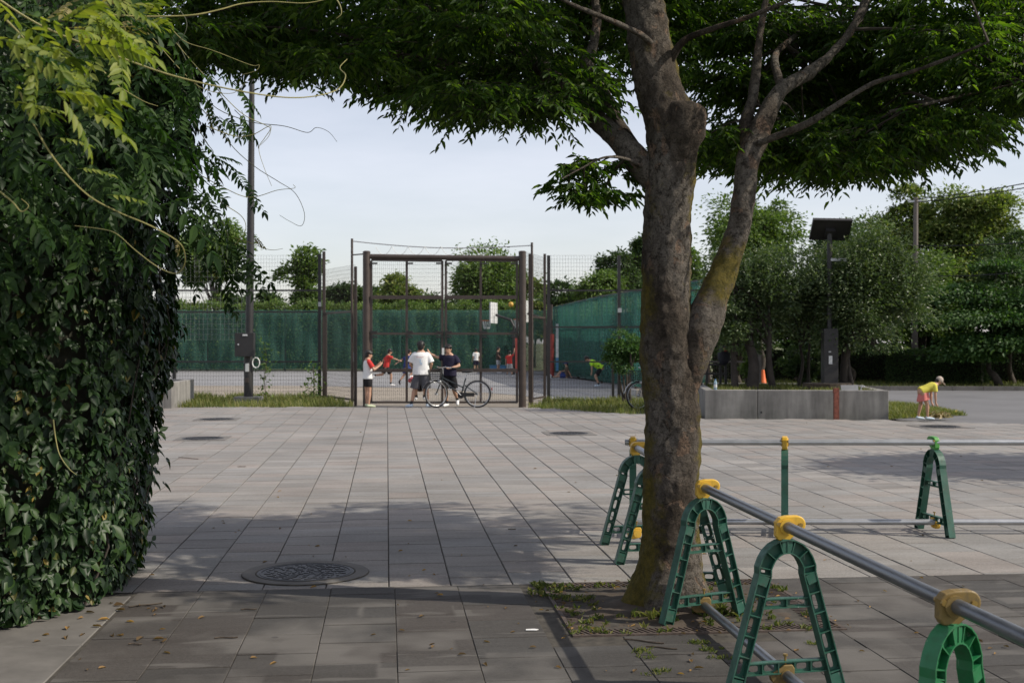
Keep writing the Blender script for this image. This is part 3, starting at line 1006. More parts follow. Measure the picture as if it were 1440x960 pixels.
# ================================================================== THE TREE
def bark_mat():
    m, nt, bs, out = new_mat('flaking bark')
    n1 = noise_tex(nt, 2.6, 6, 0.62, scl=(1, 1, 0.55), coord='World')
    base = ramp(nt, n1.outputs['Fac'], [(0.32, (0.028, 0.021, 0.015)), (0.42, (0.082, 0.066, 0.051)), (0.54, (0.138, 0.121, 0.102)), (0.74, (0.185, 0.160, 0.132))])
    c = base.outputs[0]
    n2 = noise_tex(nt, 9, 5, 0.6, scl=(1, 1, 0.8), coord='World', dist=0.6)          # orange-pink plates where bark fell off
    f2 = ramp(nt, n2.outputs['Fac'], [(0.58, 0.0), (0.63, 0.8)])
    c = mixc(nt, f2.outputs[0], c, (0.195, 0.130, 0.090))
    n3 = noise_tex(nt, 30, 7, 0.75, scl=(1, 1, 0.85), coord='World', dist=0.4)        # dark cracks and flakes
    f3 = ramp(nt, n3.outputs['Fac'], [(0.40, 0.9), (0.48, 0.0)])
    c = mixc(nt, f3.outputs[0], c, (0.040, 0.032, 0.024))
    n3b = noise_tex(nt, 95, 4, 0.75, coord='World')
    r3b = ramp(nt, n3b.outputs['Fac'], [(0.3, 0.55), (0.7, 1.45)])
    c = mixc(nt, 1.0, c, r3b.outputs[0], 'MULTIPLY')
    vo = nt.nodes.new('ShaderNodeTexVoronoi'); vo.feature = 'DISTANCE_TO_EDGE'; vo.inputs['Scale'].default_value = 16
    vmp = nt.nodes.new('ShaderNodeMapping'); vmp.inputs['Scale'].default_value = (1, 1, 0.62)
    vg = nt.nodes.new('ShaderNodeNewGeometry')
    vw = noise_tex(nt, 14, 4, 0.6, coord='World')
    vma = nt.nodes.new('ShaderNodeVectorMath'); vma.operation = 'MULTIPLY_ADD'; vma.inputs[1].default_value = (.07, .07, .07)
    nt.links.new(vw.outputs['Color'], vma.inputs[0]); nt.links.new(vg.outputs['Position'], vma.inputs[2])
    nt.links.new(vma.outputs[0], vmp.inputs['Vector']); nt.links.new(vmp.outputs[0], vo.inputs['Vector'])
    fl_ = ramp(nt, vo.outputs['Distance'], [(0.0, 0.62), (0.10, 1.0), (0.35, 1.12)])
    c = mixc(nt, 0.75, c, fl_.outputs[0], 'MULTIPLY')
    # moss: grows on both flanks and round the fork, as in patches
    at = nt.nodes.new('ShaderNodeAttribute'); at.attribute_name = 'moss'
    n4 = noise_tex(nt, 7, 6, 0.7, coord='World')
    mm = nt.nodes.new('ShaderNodeMath'); mm.operation = 'ADD'
    nt.links.new(at.outputs['Fac'], mm.inputs[0]); nt.links.new(n4.outputs['Fac'], mm.inputs[1])
    f4 = ramp(nt, mm.outputs[0], [(0.72, 0.0), (0.9, 0.9)])
    n5 = noise_tex(nt, 30, 4, 0.7, coord='World')
    mc_ = ramp(nt, n5.outputs['Fac'], [(0.35, (0.085, 0.075, 0.016)), (0.65, (0.175, 0.135, 0.022))])
    c = mixc(nt, f4.outputs[0], c, mc_.outputs[0])
    nt.links.new(c, bs.inputs['Base Color'])
    bs.inputs['Roughness'].default_value = 0.88
    bs.inputs['Specular IOR Level'].default_value = 0.2
    b0_ = bump(nt, bs, fl_.outputs[0], 0.6, 0.012)
    b1_ = bump(nt, bs, n3.outputs['Fac'], 1.0, 0.03, b0_)
    b2_ = bump(nt, bs, n3b.outputs['Fac'], 0.9, 0.010, b1_)
    bump(nt, bs, f2.outputs[0], 0.7, -0.010, b2_)
    return m
M['bark'] = bark_mat()
M['bark_far'] = simple('bark', (0.052, 0.042, 0.033), 0.9, var=0.35, nscale=5, bumpk=0.4)

def limb(ctrl, n_len, n_ring, amp=0.02, seed=0.0, name='limb', mat='bark', parent=None, flare=False, mossf=None):
    """ctrl rows: world x y z radius"""
    pts = smooth_path(ctrl, n_len)
    c = pts[:, :3]; r = pts[:, 3]
    T = np.gradient(c, axis=0); T /= np.linalg.norm(T, axis=1)[:, None]
    u = np.cross(T[0], [0, 1, 0.01]); u /= np.linalg.norm(u)
    ang = np.arange(n_ring) * 2 * math.pi / n_ring
    V = np.zeros((n_len, n_ring, 3)); moss = np.zeros((n_len, n_ring))
    for i in range(n_len):
        u = u - T[i] * np.dot(u, T[i]); u /= np.linalg.norm(u)
        v = np.cross(T[i], u)
        for j in range(n_ring):
            d = math.cos(ang[j]) * u + math.sin(ang[j]) * v
            q = c[i] + d * r[i]
            a = amp * (mnoise.noise(Vector((q[0] * 5 + seed, q[1] * 5, q[2] * 2.5))) * 0.9
                       + mnoise.noise(Vector((q[0] * 16, q[1] * 16 + seed, q[2] * 9))) * 0.6
                       + max(0.0, mnoise.noise(Vector((q[0] * 30, q[1] * 30, q[2] * 22 + seed)))) * 0.6)
            if flare:
                h = q[2]
                k = max(0.0, 1 - h / 0.42)
                a += 0.055 * k * k * (1 + math.cos(5 * ang[j] + 0.7 + 2 * h)) * 0.7
            V[i, j] = c[i] + d * (r[i] + a)
            if mossf is not None: moss[i, j] = mossf(V[i, j], d)
    idx = np.arange(n_len * n_ring).reshape(n_len, n_ring)
    F = np.stack([idx[:-1], np.roll(idx, -1, 1)[:-1], np.roll(idx, -1, 1)[1:], idx[1:]], -1).reshape(-1, 4)
    me = mesh_from(name, V.reshape(-1, 3), F, True)
    at = me.attributes.new('moss', 'FLOAT', 'POINT')
    at.data.foreach_set('value', moss.ravel().astype(np.float32))
    return obj(name, me, M[mat], parent)

Z0 = 7.166
def PC(rows):
    return np.array([list(P(a, b, z)) + [r] for a, b, z, r in rows])
tree = thing('zelkova_tree', 'big zelkova tree with flaking mossy bark, forked trunk and spreading crown over the plaza', 'tree', (TC[0], TC[1], 0))
inv = Matrix.Translation(Vector((-TC[0], -TC[1], 0)))
def under(o, t):
    """parent o (built in world coordinates) to t keeping its place"""
    o.parent = t
    o.matrix_parent_inverse = Matrix.Translation(t.location).inverted() if t.rotation_euler.z == 0 else (Matrix.Translation(t.location) @ Matrix.Rotation(t.rotation_euler.z, 4, 'Z')).inverted()
    return o
def moss_trunk(q, d):
    side = float(np.dot(d, RT)); h = q[2]
    m = 0.10
    m += 0.46 * max(0, side) ** 6 * (1.0 if h < 1.6 else 0.7)            # thin line on the right flank
    m += 0.26 * max(0, -side) ** 2 * (1.0 if h < 2.0 else 0.5)           # broad patches on the left flank
    m += 0.18 * math.exp(-((h - 0.35) / 0.4) ** 2) * max(0, 0.3 - side)
    return m
trunk_c = [(941, 893, Z0, .262), (941, 866, Z0, .238), (941, 840, Z0, .214), (941, 795, Z0, .198), (943, 740, Z0, .189), (944, 660, Z0, .178), (944, 580, Z0, .172),
           (941, 500, Z0, .172), (939, 440, Z0, .168), (938, 390, Z0, .156), (938, 320, Z0, .150), (942, 250, Z0, .160), (945, 200, Z0, .168), (938, 165, Z0, .160), (924, 120, Z0, .150),
           (915, 70, Z0 + .02, .142), (906, 20, Z0 + .04, .135), (897, -50, Z0 + .08, .125), (885, -150, Z0 + .15, .105), (875, -280, Z0 + .2, .08), (868, -420, Z0 + .3, .05)]
tr_ctrl = PC(trunk_c)
tr_ctrl[3:, 3] *= 0.91
under(limb(tr_ctrl, 420, 110, 0.020, 0.0, 'trunk', flare=True, mossf=moss_trunk), tree)
# pruned stub on the right of the trunk
st = [(944, 228, Z0 - .01, .110), (953, 200, Z0 - .04, .128), (961, 172, Z0 - .06, .128), (965, 152, Z0 - .06, .118), (966, 146, Z0 - .06, .06), (966, 145, Z0 - .06, .01)]
under(limb(PC(st), 40, 40, 0.02, 3.0, 'pruned_stub', mossf=lambda q, d: 0.0), tree)
def moss_limb(q, d):
    h = q[2]
    return 0.44 * math.exp(-((h - 2.02) / 0.22) ** 2) + 0.26 * math.exp(-((h - 1.45) / 0.3) ** 2) * (0.6 + 0.4 * float(np.dot(d, RT)))
LIMBS = [
 ('limb', [(962, 560, Z0 - .02, .06), (972, 510, Z0 - .03, .098), (988, 460, Z0 - .02, .112), (1004, 415, Z0, .106), (1021, 375, Z0 + .03, .096), (1037, 325, Z0 + .06, .086), (1046, 270, Z0 + .1, .082), (1052, 225, Z0 + .15, .086),
           (1066, 190, Z0 + .2, .084), (1084, 150, Z0 + .28, .062), (1105, 122, Z0 + .36, .052), (1136, 105, Z0 + .45, .046), (1170, 76, Z0 + .55, .036), (1205, 30, Z0 + .7, .028), (1235, -40, Z0 + .9, .018)], 150, 36, .013, moss_limb),
 ('limb', [(920, 262, Z0, .05), (898, 228, Z0 + .02, .080), (868, 196, Z0 + .1, .070), (822, 153, Z0 + .25, .060), (775, 108, Z0 + .42, .054), (722, 66, Z0 + .62, .046), (660, 34, Z0 + .85, .038), (590, 12, Z0 + 1.1, .028), (500, -12, Z0 + 1.4, .016)], 100, 24, .010, lambda q, d: 0.12),
 ('limb', [(910, 240, Z0 + .1, .04), (893, 212, Z0 + .15, .046), (868, 172, Z0 + .25, .042), (848, 130, Z0 + .34, .040), (826, 95, Z0 + .42, .044), (836, 58, Z0 + .5, .030), (838, 10, Z0 + .6, .026), (820, -60, Z0 + .8, .015)], 60, 18, .008, lambda q, d: 0.1),
 ('limb', [(1053, 212, Z0 + .2, .05), (1048, 175, Z0 + .3, .040), (1058, 140, Z0 + .4, .034), (1064, 95, Z0 + .5, .028), (1070, 40, Z0 + .65, .022), (1085, -40, Z0 + .85, .014)], 50, 16, .006, lambda q, d: 0.1),
 ('limb', [(1058, 205, Z0 + .12, .036), (1092, 192, Z0 + .05, .030), (1140, 172, Z0 - .05, .026), (1190, 140, Z0 - .15, .023), (1230, 117, Z0 - .22, .019), (1275, 104, Z0 - .3, .016), (1320, 88, Z0 - .36, .012), (1390, 60, Z0 - .45, .007)], 60, 12, .004, lambda q, d: 0.0),
 ('limb', [(1250, 158, Z0 + .3, .010), (1290, 150, Z0 + .32, .011), (1340, 138, Z0 + .35, .009), (1400, 125, Z0 + .4, .006), (1440, 112, Z0 + .45, .004)], 30, 8, .002, lambda q, d: 0.0),
 ('limb', [(940, 90, Z0 - .03, .04), (962, 58, Z0 - .12, .030), (1000, 42, Z0 - .25, .025), (1060, 22, Z0 - .4, .020), (1130, -8, Z0 - .6, .014)], 40, 12, .004, lambda q, d: 0.0),
 ('limb', [(930, 80, Z0, .035), (905, 52, Z0 - .15, .028), (860, 30, Z0 - .3, .022), (800, 5, Z0 - .5, .016), (740, -30, Z0 - .7, .01)], 40, 12, .004, lambda q, d: 0.0),
 ('limb', [(905, 236, Z0 - .05, .012), (880, 224, Z0 - .15, .009), (850, 222, Z0 - .25, .007), (820, 236, Z0 - .3, .005), (790, 252, Z0 - .35, .003)], 24, 8, .001, lambda q, d: 0.0),
 ('limb', [(760, 96, Z0 + .5, .022), (700, 100, Z0 + .7, .018), (640, 92, Z0 + .9, .014), (560, 80, Z0 + 1.2, .010), (470, 75, Z0 + 1.5, .006), (380, 60, Z0 + 1.8, .004)], 40, 8, .002, lambda q, d: 0.0),
 ('limb', [(1100, 128, Z0 + .35, .03), (1090, 80, Z0 + .8, .024), (1120, 50, Z0 + 1.3, .02), (1150, 20, Z0 + 1.8, .014), (1180, -10, Z0 + 2.2, .01)], 40, 10, .003, lambda q, d: 0.0),
]
limb_pts = []
for nm, rows, nl, nr, am, mf in LIMBS:
    ctl = PC(rows)
    if nr == 36: ctl[3:, 3] *= 0.84
    if nr == 12: ctl[:, 3] *= 0.7
    under(limb(ctl, nl, nr, am, nl * .37, nm, mossf=mf), tree)
    limb_pts.append(smooth_path(ctl, nl)[nl // 4:, :3])
limb_pts.append(tr_ctrl[13:, :3])
limb_pts = np.vstack(limb_pts)

# ---- foliage: flat drooping pads of leafy twigs
def pad_leaves(c, rad, thick, ntw, rng, leafL=0.062, twL=0.30, droop=0.35, nl=11):
    """twigs start in the pad, run outwards, leaves alternate along them"""
    a = rng.uniform(0, 2 * math.pi, ntw); rr = np.sqrt(rng.uniform(0, 1, ntw)) * rad
    st_ = np.stack([np.cos(a) * rr, np.sin(a) * rr, rng.normal(0, thick * 0.45, ntw) - 0.10 * (rr / rad) ** 2 * rad], 1) + c
    a2 = a + rng.normal(0, 0.7, ntw)
    D = np.stack([np.cos(a2), np.sin(a2), rng.normal(-droop * 0.5, 0.25, ntw)], 1)
    D /= np.linalg.norm(D, axis=1)[:, None]
    t = (np.arange(nl) + 0.5) / nl
    L = twL * rng.uniform(0.6, 1.2, ntw)
    pos = st_[:, None, :] + D[:, None, :] * (t[None, :, None] * L[:, None, None])
    pos[:, :, 2] -= droop * (t[None, :] ** 2) * L[:, None] * 0.5
    side = np.cross(D, [0, 0, 1.0]); side /= np.linalg.norm(side, axis=1)[:, None] + 1e-6
    sgn = np.where(np.arange(nl) % 2 == 0, 1.0, -1.0)
    ld = D[:, None, :] * 0.75 + side[:, None, :] * sgn[None, :, None] * 0.75 + rng.normal(0, 0.22, (ntw, nl, 3))
    ld[:, :, 2] -= rng.uniform(0.15, 0.75, (ntw, nl))
    N = np.array([0, 0, 1.0]) + rng.normal(0, 0.42, (ntw, nl, 3))
    S = leafL * rng.uniform(0.65, 1.25, (ntw, nl))
    tw = (st_, st_ + D * L[:, None] - np.array([0, 0, 1]) * (droop * L * 0.5)[:, None])
    return pos.reshape(-1, 3), ld.reshape(-1, 3), N.reshape(-1, 3), S.ravel(), tw

bx = [150, 200, 225, 290, 350, 385, 430, 480, 520, 560, 620, 680, 740, 800, 850, 895, 960, 990, 1040, 1100, 1170, 1200, 1260, 1330, 1380, 1425, 1470, 1560]
by = [30, 75, 108, 104, 108, 92, 136, 134, 112, 150, 168, 186, 188, 178, 120, 120, 130, 246, 252, 258, 270, 248, 222, 212, 200, 172, 158, 120]
low = lambda x: float(np.interp(x, bx, by))
rg = np.random.default_rng(21)
pads = []
def addpad(px, py, Z, rad, ntw, thick=0.07):
    pads.append((P(px, py, Z), rad, ntw, thick))
# lower rim of the crown
px = 238
while px < 1600:
    if not (840 < px < 985):
        Z = rg.uniform(7.0, 9.6) if px < 850 else (rg.uniform(6.6, 9.0) if px > 1130 else rg.uniform(7.7, 9.2))
        rad = rg.uniform(0.20, 0.38)
        addpad(px, low(px) - 42 - rg.uniform(0, 14), Z, rad, int(26 + 150 * rad * rad * 3))
    px += rg.uniform(20, 34)
# body of the crown in view
n_in = 0
while n_in < 165:
    px = rg.uniform(250, 1620)
    lo_ = low(px)
    if lo_ < 0: continue
    py = lo_ - 58 - abs(rg.normal(0, 1)) * 110
    if py < -330: continue
    if 800 < px < 1000 and 60 < py and rg.uniform() < 0.8: continue
    infront = (840 < px < 1000) or (1000 <= px < 1260 and py > 20)
    # open sky holes left as in the photograph
    if any(((px - hx) / rx_) ** 2 + ((py - hy) / ry_) ** 2 < 1 for hx, hy, rx_, ry_ in ((405, 40, 46, 30), (330, 25, 30, 18), (500, 85, 40, 24), (870, 165, 30, 60), (1375, 145, 40, 22), (1330, 110, 30, 16), (985, 140, 22, 60), (1355, 8, 26, 30), (330, 70, 20, 12), (720, 118, 30, 14))): continue
    Z = rg.uniform(6.8, 10.4) if not infront else rg.uniform(7.9, 10.4)
    addpad(px, py, Z, rg.uniform(0.22, 0.45), int(rg.uniform(34, 60)), 0.10)
    n_in += 1
# the low spray left of the trunk
for q in ((800, 275, 7.1, .11, 22), (825, 284, 7.15, .11, 24), (850, 280, 7.2, .12, 26), (815, 246, 7.1, .10, 20), (845, 240, 7.2, .10, 20), (862, 258, 7.25, .10, 16)):
    addpad(q[0], q[1] - 12, q[2], q[3], q[4], 0.035)
# upper crown above the frame
for k in range(92):
    a = rg.uniform(0, 2 * math.pi); rr = math.sqrt(rg.uniform(0, 1)) * 3.3
    h = rg.uniform(3.9, 6.9)
    rr *= math.sqrt(max(0.05, 1 - ((h - 4.0) / 3.3) ** 2))
    c = W(0.55 + rr * math.cos(a), 8.0 + rr * math.sin(a) * 0.75, h)
    pads.append((c, rg.uniform(0.35, 0.6), 44, 0.14))
PP = []; DD = []; NN = []; SS = []; twg = MB()
for k, (c, rad, ntw, th) in enumerate(pads):
    # the crown leaves the way from the sun to the lower trunk open
    X_, Z_ = float(np.dot(c, RT)), float(np.dot(c, FW))
    dx = X_ - 0.943
    zr = 7.166 - math.tan(SUN_SIDE) * dx
    if dx > 0.25 and c[2] < 2.15 + math.tan(SUN_EL) * dx + 0.25 and zr - 0.45 - rad < Z_ < zr + 0.40 + rad:
        c = c + FW * (zr + 0.45 + rad + rg.uniform(0, 1.0) - Z_)
    high = c[2] > 4.6
    p_, d_, n_, s_, tw = pad_leaves(c, rad, th, ntw, rg, 0.066 if not high else 0.095, 0.28 if th > .04 else .14, nl=12 if th > .04 else 8) if not high else pad_leaves(c, rad, th, ntw, rg, 0.095, 0.28, nl=12 if not high else 8)
    PP.append(p_); DD.append(d_); NN.append(n_); SS.append(s_)
    if not high:
        j = np.argmin(np.linalg.norm((limb_pts - c) * [1, 1, 1.6], axis=1))
        a = limb_pts[j]; L = np.linalg.norm(c - a)
        mid = (a + c) / 2 + rg.normal(0, 0.05, 3) * min(1, L) + np.array([0, 0, 0.06 * L])
        twg.tube(smooth_path(np.array([a, mid, c]), 6), np.linspace(0.013 if L > .6 else .008, 0.004, 6), 5, caps=False)
        for i in range(0, ntw, 3):
            twg.tube(np.array([tw[0][i], (tw[0][i] + tw[1][i]) / 2 + [0, 0, .01], tw[1][i]]), [0.003, 0.0022, 0.0012], 3, caps=False)
PP = np.vstack(PP); DD = np.vstack(DD); NN = np.vstack(NN); SS = np.concatenate(SS)
V, F = scatter(LEAF6[0], LEAF6[1], PP, DD, NN, np.stack([SS, SS * 0.40, SS], 1))
M['zelkova'] = leaf_mat('zelkova leaf', (0.020, 0.045, 0.009), (0.037, 0.078, 0.014), (0.080, 0.128, 0.022), 0.48, 0.5, 0.3, tcol=(2.0, 2.2, 0.45))
crown = obj('crown', mesh_from('crown', V, F), M['zelkova']); under(crown, tree)
under(twg.build('twigs', M['bark_far']), tree)['kind'] = 'stuff'

# ================================================================== CLIMBER-COVERED PILLAR
CI = (-3.02, 7.98)
def ivy_surface(a, h):
    """point and outward normal of the clipped ivy mass at angle a, height h"""
    s = 1.0 + 0.06 * math.sin(3 * a + h) + 0.05 * math.sin(5.1 * a - 2.3 * h)
    ca, sa = math.cos(a), math.sin(a)
    e = 2.6
    k = (abs(ca) ** e + abs(sa) ** e) ** (-1 / e)
    grow = np.interp(h, [0, 0.25, 0.6, 1.0, 1.5, 1.9, 2.6, 3.3, 4.0], [0.02, 0.10, 0.12, 0.15, 0.24, 0.30, 0.34, 0.42, 0.3])
    n = mnoise.noise(Vector((ca * 3, sa * 3, h * 1.6))) * 0.10
    rx, ry = 1.30 + grow + n, 1.42 + grow * 0.6 + n
    return np.array([CI[0] + k * rx * ca, CI[1] + k * ry * sa, h]), np.array([ca, sa, 0.15])
ivy = thing('ivy_pillar', 'tall pillar thickly overgrown with dark glossy pointed climber leaves', 'ivy', (CI[0], CI[1], 0))
na, nh = 60, 40
Vv = []
for j in range(nh):
    for i in range(na):
        p, n = ivy_surface(2 * math.pi * i / na, 3.75 * j / (nh - 1))
        Vv.append(p - n * 0.16)
idx = np.arange(na * nh).reshape(nh, na)
F = np.stack([idx[:-1], np.roll(idx, -1, 1)[:-1], np.roll(idx, -1, 1)[1:], idx[1:]], -1).reshape(-1, 4).tolist()
F.append(tuple(idx[-1].tolist()))
M['ivy_core'] = simple('stems and shade', (0.020, 0.020, 0.012), 0.9, var=0.4, nscale=20)  # near-black: the shade among the stems is put into the colour
under(obj('shade_core', mesh_from('shade_core', np.array(Vv), F, True), M['ivy_core']), ivy)  # solid hidden core added so no light passes through the leaves
rg = np.random.default_rng(40)
def ivy_cluster(p, n, L, rng, depth):
    m = rng.integers(3, 6)
    base = p - n * depth
    side = np.cross(n, [0, 0, 1.0]); side /= np.linalg.norm(side)
    hang = np.array([0, 0, -1.0]) + n * rng.uniform(0.15, 0.8) + side * rng.normal(0, 0.45)
    hang /= np.linalg.norm(hang)
    P_, D_, N_, S_ = [], [], [], []
    sp = np.cross(hang, n); sp /= np.linalg.norm(sp)
    for k in range(m):
        f = (k - (m - 1) / 2) / max(1, (m - 1) / 2)
        d = hang * (1 - 0.35 * abs(f)) + sp * f * 0.9 + rng.normal(0, 0.13, 3)
        nn = n + np.array([0, 0, 0.55]) + rng.normal(0, 0.30, 3)
        P_.append(base + rng.normal(0, 0.008, 3)); D_.append(d); N_.append(nn); S_.append(L * (1.05 - 0.3 * abs(f)) * rng.uniform(.85, 1.15))
    return P_, D_, N_, S_
rows = []
# 280 big outermost clusters face the plaza, each a leaf of its own
A0, A1 = R(-125), R(28)
M['ivy'] = leaf_mat('climber leaf', (0.008, 0.022, 0.007), (0.015, 0.037, 0.010), (0.034, 0.066, 0.017), 0.18, 0.42, 0.22, tcol=(1.3, 1.7, .5), yellow=1.0)
n_fr = 0
PP = []; DD = []; NN = []; SS = []
for k in range(7000):
    a = rg.uniform(A0, A1); h = rg.uniform(0.0, 3.45)
    if h < 0.1 and rg.uniform() < 0.3: h = rg.uniform(0, .3)
    p, n = ivy_surface(a, h); n = n / np.linalg.norm(n)
    P_, D_, N_, S_ = ivy_cluster(p, n, float(rg.choice((0.04, 0.052, 0.064, 0.076, 0.095))) * rg.uniform(.85, 1.15), rg, rg.uniform(-0.02, 0.10))
    PP += P_; DD += D_; NN += N_; SS += S_
for k in range(700):
    a = rg.uniform(A1, A0 + 2 * math.pi); h = rg.uniform(0.0, 3.6)
    p, n = ivy_surface(a, h); n = n / np.linalg.norm(n)
    P_, D_, N_, S_ = ivy_cluster(p, n, rg.uniform(0.10, 0.16), rg, rg.uniform(-0.02, 0.10))
    PP += P_; DD += D_; NN += N_; SS += S_
PP = np.array(PP); DD = np.array(DD); NN = np.array(NN); SS = np.array(SS)
PP[:, 2] = np.maximum(PP[:, 2], 0.05)
V, F = scatter(IVY[0], IVY[1], PP, DD, NN, np.stack([SS, SS * 0.62, SS], 1)); V[:, 2] = np.maximum(V[:, 2], 0.012)
under(obj('foliage', mesh_from('foliage', V, F, True), M['ivy']), ivy)['kind'] = 'stuff'
for k in range(9):                                      # woody stems running up the mass
    a = rg.uniform(R(-115), R(10)); h0 = 0.0; pts = []
    for h in np.arange(0, rg.uniform(1.2, 3.2), .18):
        a += rg.normal(0, .03); p, n = ivy_surface(a, h); pts.append(p + n * rg.uniform(-.05, .03))
    mb = MB(); mb.tube(smooth_path(np.array(pts), len(pts) * 2), np.linspace(.008, .003, len(pts) * 2), 6); under(mb.build('stem', M['bark_far'], None, smooth=True), ivy)
# separate leaf sprays on the visible face
protos = []
for q in range(6):
    P_, D_, N_, S_ = ivy_cluster(np.zeros(3), np.array([0, -1.0, 0.15]), 0.085, rg, 0.0)
    V, F = scatter(IVY[0], IVY[1], np.array(P_), np.array(D_), np.array(N_), np.stack([np.array(S_), np.array(S_) * .62, np.array(S_)], 1))
    me = mesh_from('leaf', V, F, True); me.materials.append(M['ivy']); protos.append(me)
for k in range(280):
    a = rg.uniform(R(-112), R(15)); h = rg.uniform(0.22, 3.0)
    p, n = ivy_surface(a, h)
    p = p + n * (rg.uniform(0.0, 0.07) if rg.uniform() < .8 else rg.uniform(.08, .2))
    o = obj('leaf', protos[k % 6], None, None, tuple(p), (rg.normal(0, .15), rg.normal(0, .15), a + math.pi / 2 + rg.normal(0, .25)))
    s = rg.uniform(0.8, 1.2); o.scale = (s, s, s)
    under(o, ivy)

# ================================================================== WISTERIA over the pillar
def pinnate(rng, n_pair=6, L=0.24, leafL=0.062):
    """compound leaf along +x, drooping"""
    P_, D_, N_, S_ = [], [], [], []
    ts = np.linspace(0.22, 0.97, n_pair)
    ax = lambda t: np.array([L * t, 0.03 * L * math.sin(3 * t), -0.16 * L * t * t * 1.6])
    for i, t in enumerate(ts):
        c = ax(t); d = ax(min(1, t + .02)) - ax(t - .02); d /= np.linalg.norm(d)
        for s in (1, -1):
            ld = d * 0.62 + np.array([0, s, -0.28]) + rng.normal(0, .10, 3)
            P_.append(c); D_.append(ld); N_.append(np.array([0, 0, 1.0]) + rng.normal(0, .16, 3)); S_.append(leafL * (1 - 0.35 * abs(t - 0.5)) * rng.uniform(.9, 1.1))
    P_.append(ax(1.0)); D_.append(ax(1.0) - ax(.95)); N_.append(np.array([0, 0, 1.0])); S_.append(leafL * 1.1)
    S_ = np.array(S_)
    V, F = scatter(IVY[0], IVY[1], np.array(P_), np.array(D_), np.array(N_), np.stack([S_, S_ * .46, S_], 1))
    stem = MB(); stem.tube([ax(t) for t in np.linspace(0, 1, 6)], np.linspace(.0022, .001, 6), 4, caps=False)
    sV = np.vstack(stem.v); nV = len(V)
    Fl = F.tolist() + [tuple(i + nV for i in f) for f in stem.f]
    return np.vstack([V, sV]), Fl
M['wis_sunlit'] = leaf_mat('sunlit wisteria leaf', (0.085, 0.125, 0.022), (0.13, 0.175, 0.030), (0.21, 0.235, 0.06), 0.42, 0.5, 0.2, tcol=(1.5, 1.6, 0.45))  # sunlight put into the colour: pale copy of the leaf for the sunny top
M['wis_shaded'] = leaf_mat('wisteria leaf', (0.010, 0.026, 0.008), (0.019, 0.044, 0.012), (0.036, 0.070, 0.017), 0.28, 0.5, 0.15, tcol=(1.4, 1.8, .5))  # same leaf with shade put into the colour, for the dark interior
M['wis_bronze'] = leaf_mat('bronze wisteria leaf', (0.14, 0.12, 0.04), (0.19, 0.165, 0.06), (0.26, 0.22, 0.10), 0.4, 0.5, 0.3)
M['tendril'] = simple('green tendril', (0.23, 0.21, 0.075), 0.5, var=0.2, nscale=20)
M['tendril_dark'] = simple('dark tendril', (0.050, 0.055, 0.030), 0.6, var=0.2, nscale=20)
wis = thing('wisteria', 'wisteria with yellow-green feathery leaves and loose tendrils sprawling over the top of the ivy', 'wisteria', (CI[0], CI[1], 0))
pin = {}
for key in ('wis_sunlit', 'wis_shaded', 'wis_bronze'):
    pin[key] = []
    for q in range(4):
        V, F = pinnate(rg, int(rg.integers(5, 8)), 0.22 if key != 'wis_bronze' else 0.15, 0.062 if key != 'wis_bronze' else 0.042)
        me = mesh_from('leaf', V, F, True); me.materials.append(M[key]); pin[key].append((me, V, F))
def put_leaf(pos, yaw, pitch, roll, key, s):
    me = pin[key][int(rg.integers(0, 4))][0]
    o = obj('leaf', me, None, None, tuple(pos), (roll, pitch, yaw)); o.scale = (s, s, s)
    return under(o, wis)
tocam = math.atan2(-1, 0)
cnt = 0
# sunlit leaves reaching out towards the plaza, close by
bright = [(20, 40, 3.3), (60, 70, 3.4), (95, 30, 3.5), (35, 105, 3.2), (80, 130, 3.3), (120, 95, 3.5), (150, 60, 3.8), (10, 150, 3.2), (55, 165, 3.2), (105, 170, 3.3), (140, 140, 3.6), (60, 15, 3.6), (130, 15, 3.9), (175, 30, 4.2), (190, 70, 4.4), (25, 190, 3.2), (90, 105, 3.4), (-10, 80, 3.2), (0, 20, 3.3), (155, 100, 3.9), (205, 45, 4.6), (165, 5, 4.2), (45, 130, 3.25), (115, 55, 3.6)]
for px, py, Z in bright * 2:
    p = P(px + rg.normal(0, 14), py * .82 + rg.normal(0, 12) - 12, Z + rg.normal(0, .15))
    put_leaf(p, rg.normal(-0.3, 0.9), rg.normal(0.15, 0.4), rg.normal(0, 0.5), 'wis_sunlit' if rg.uniform() < .72 else 'wis_shaded', rg.uniform(0.6, 0.9))
# the dark mass of leaves over the shoulder of the pillar
dark = 0
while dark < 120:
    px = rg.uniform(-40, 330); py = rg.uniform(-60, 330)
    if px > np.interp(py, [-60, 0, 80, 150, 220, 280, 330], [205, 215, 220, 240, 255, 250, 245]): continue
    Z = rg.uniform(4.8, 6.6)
    put_leaf(P(px, py, Z), rg.normal(-0.5, 0.9), rg.normal(0.6, 0.4), rg.normal(0, 0.45), 'wis_shaded', rg.uniform(0.8, 1.25)); dark += 1
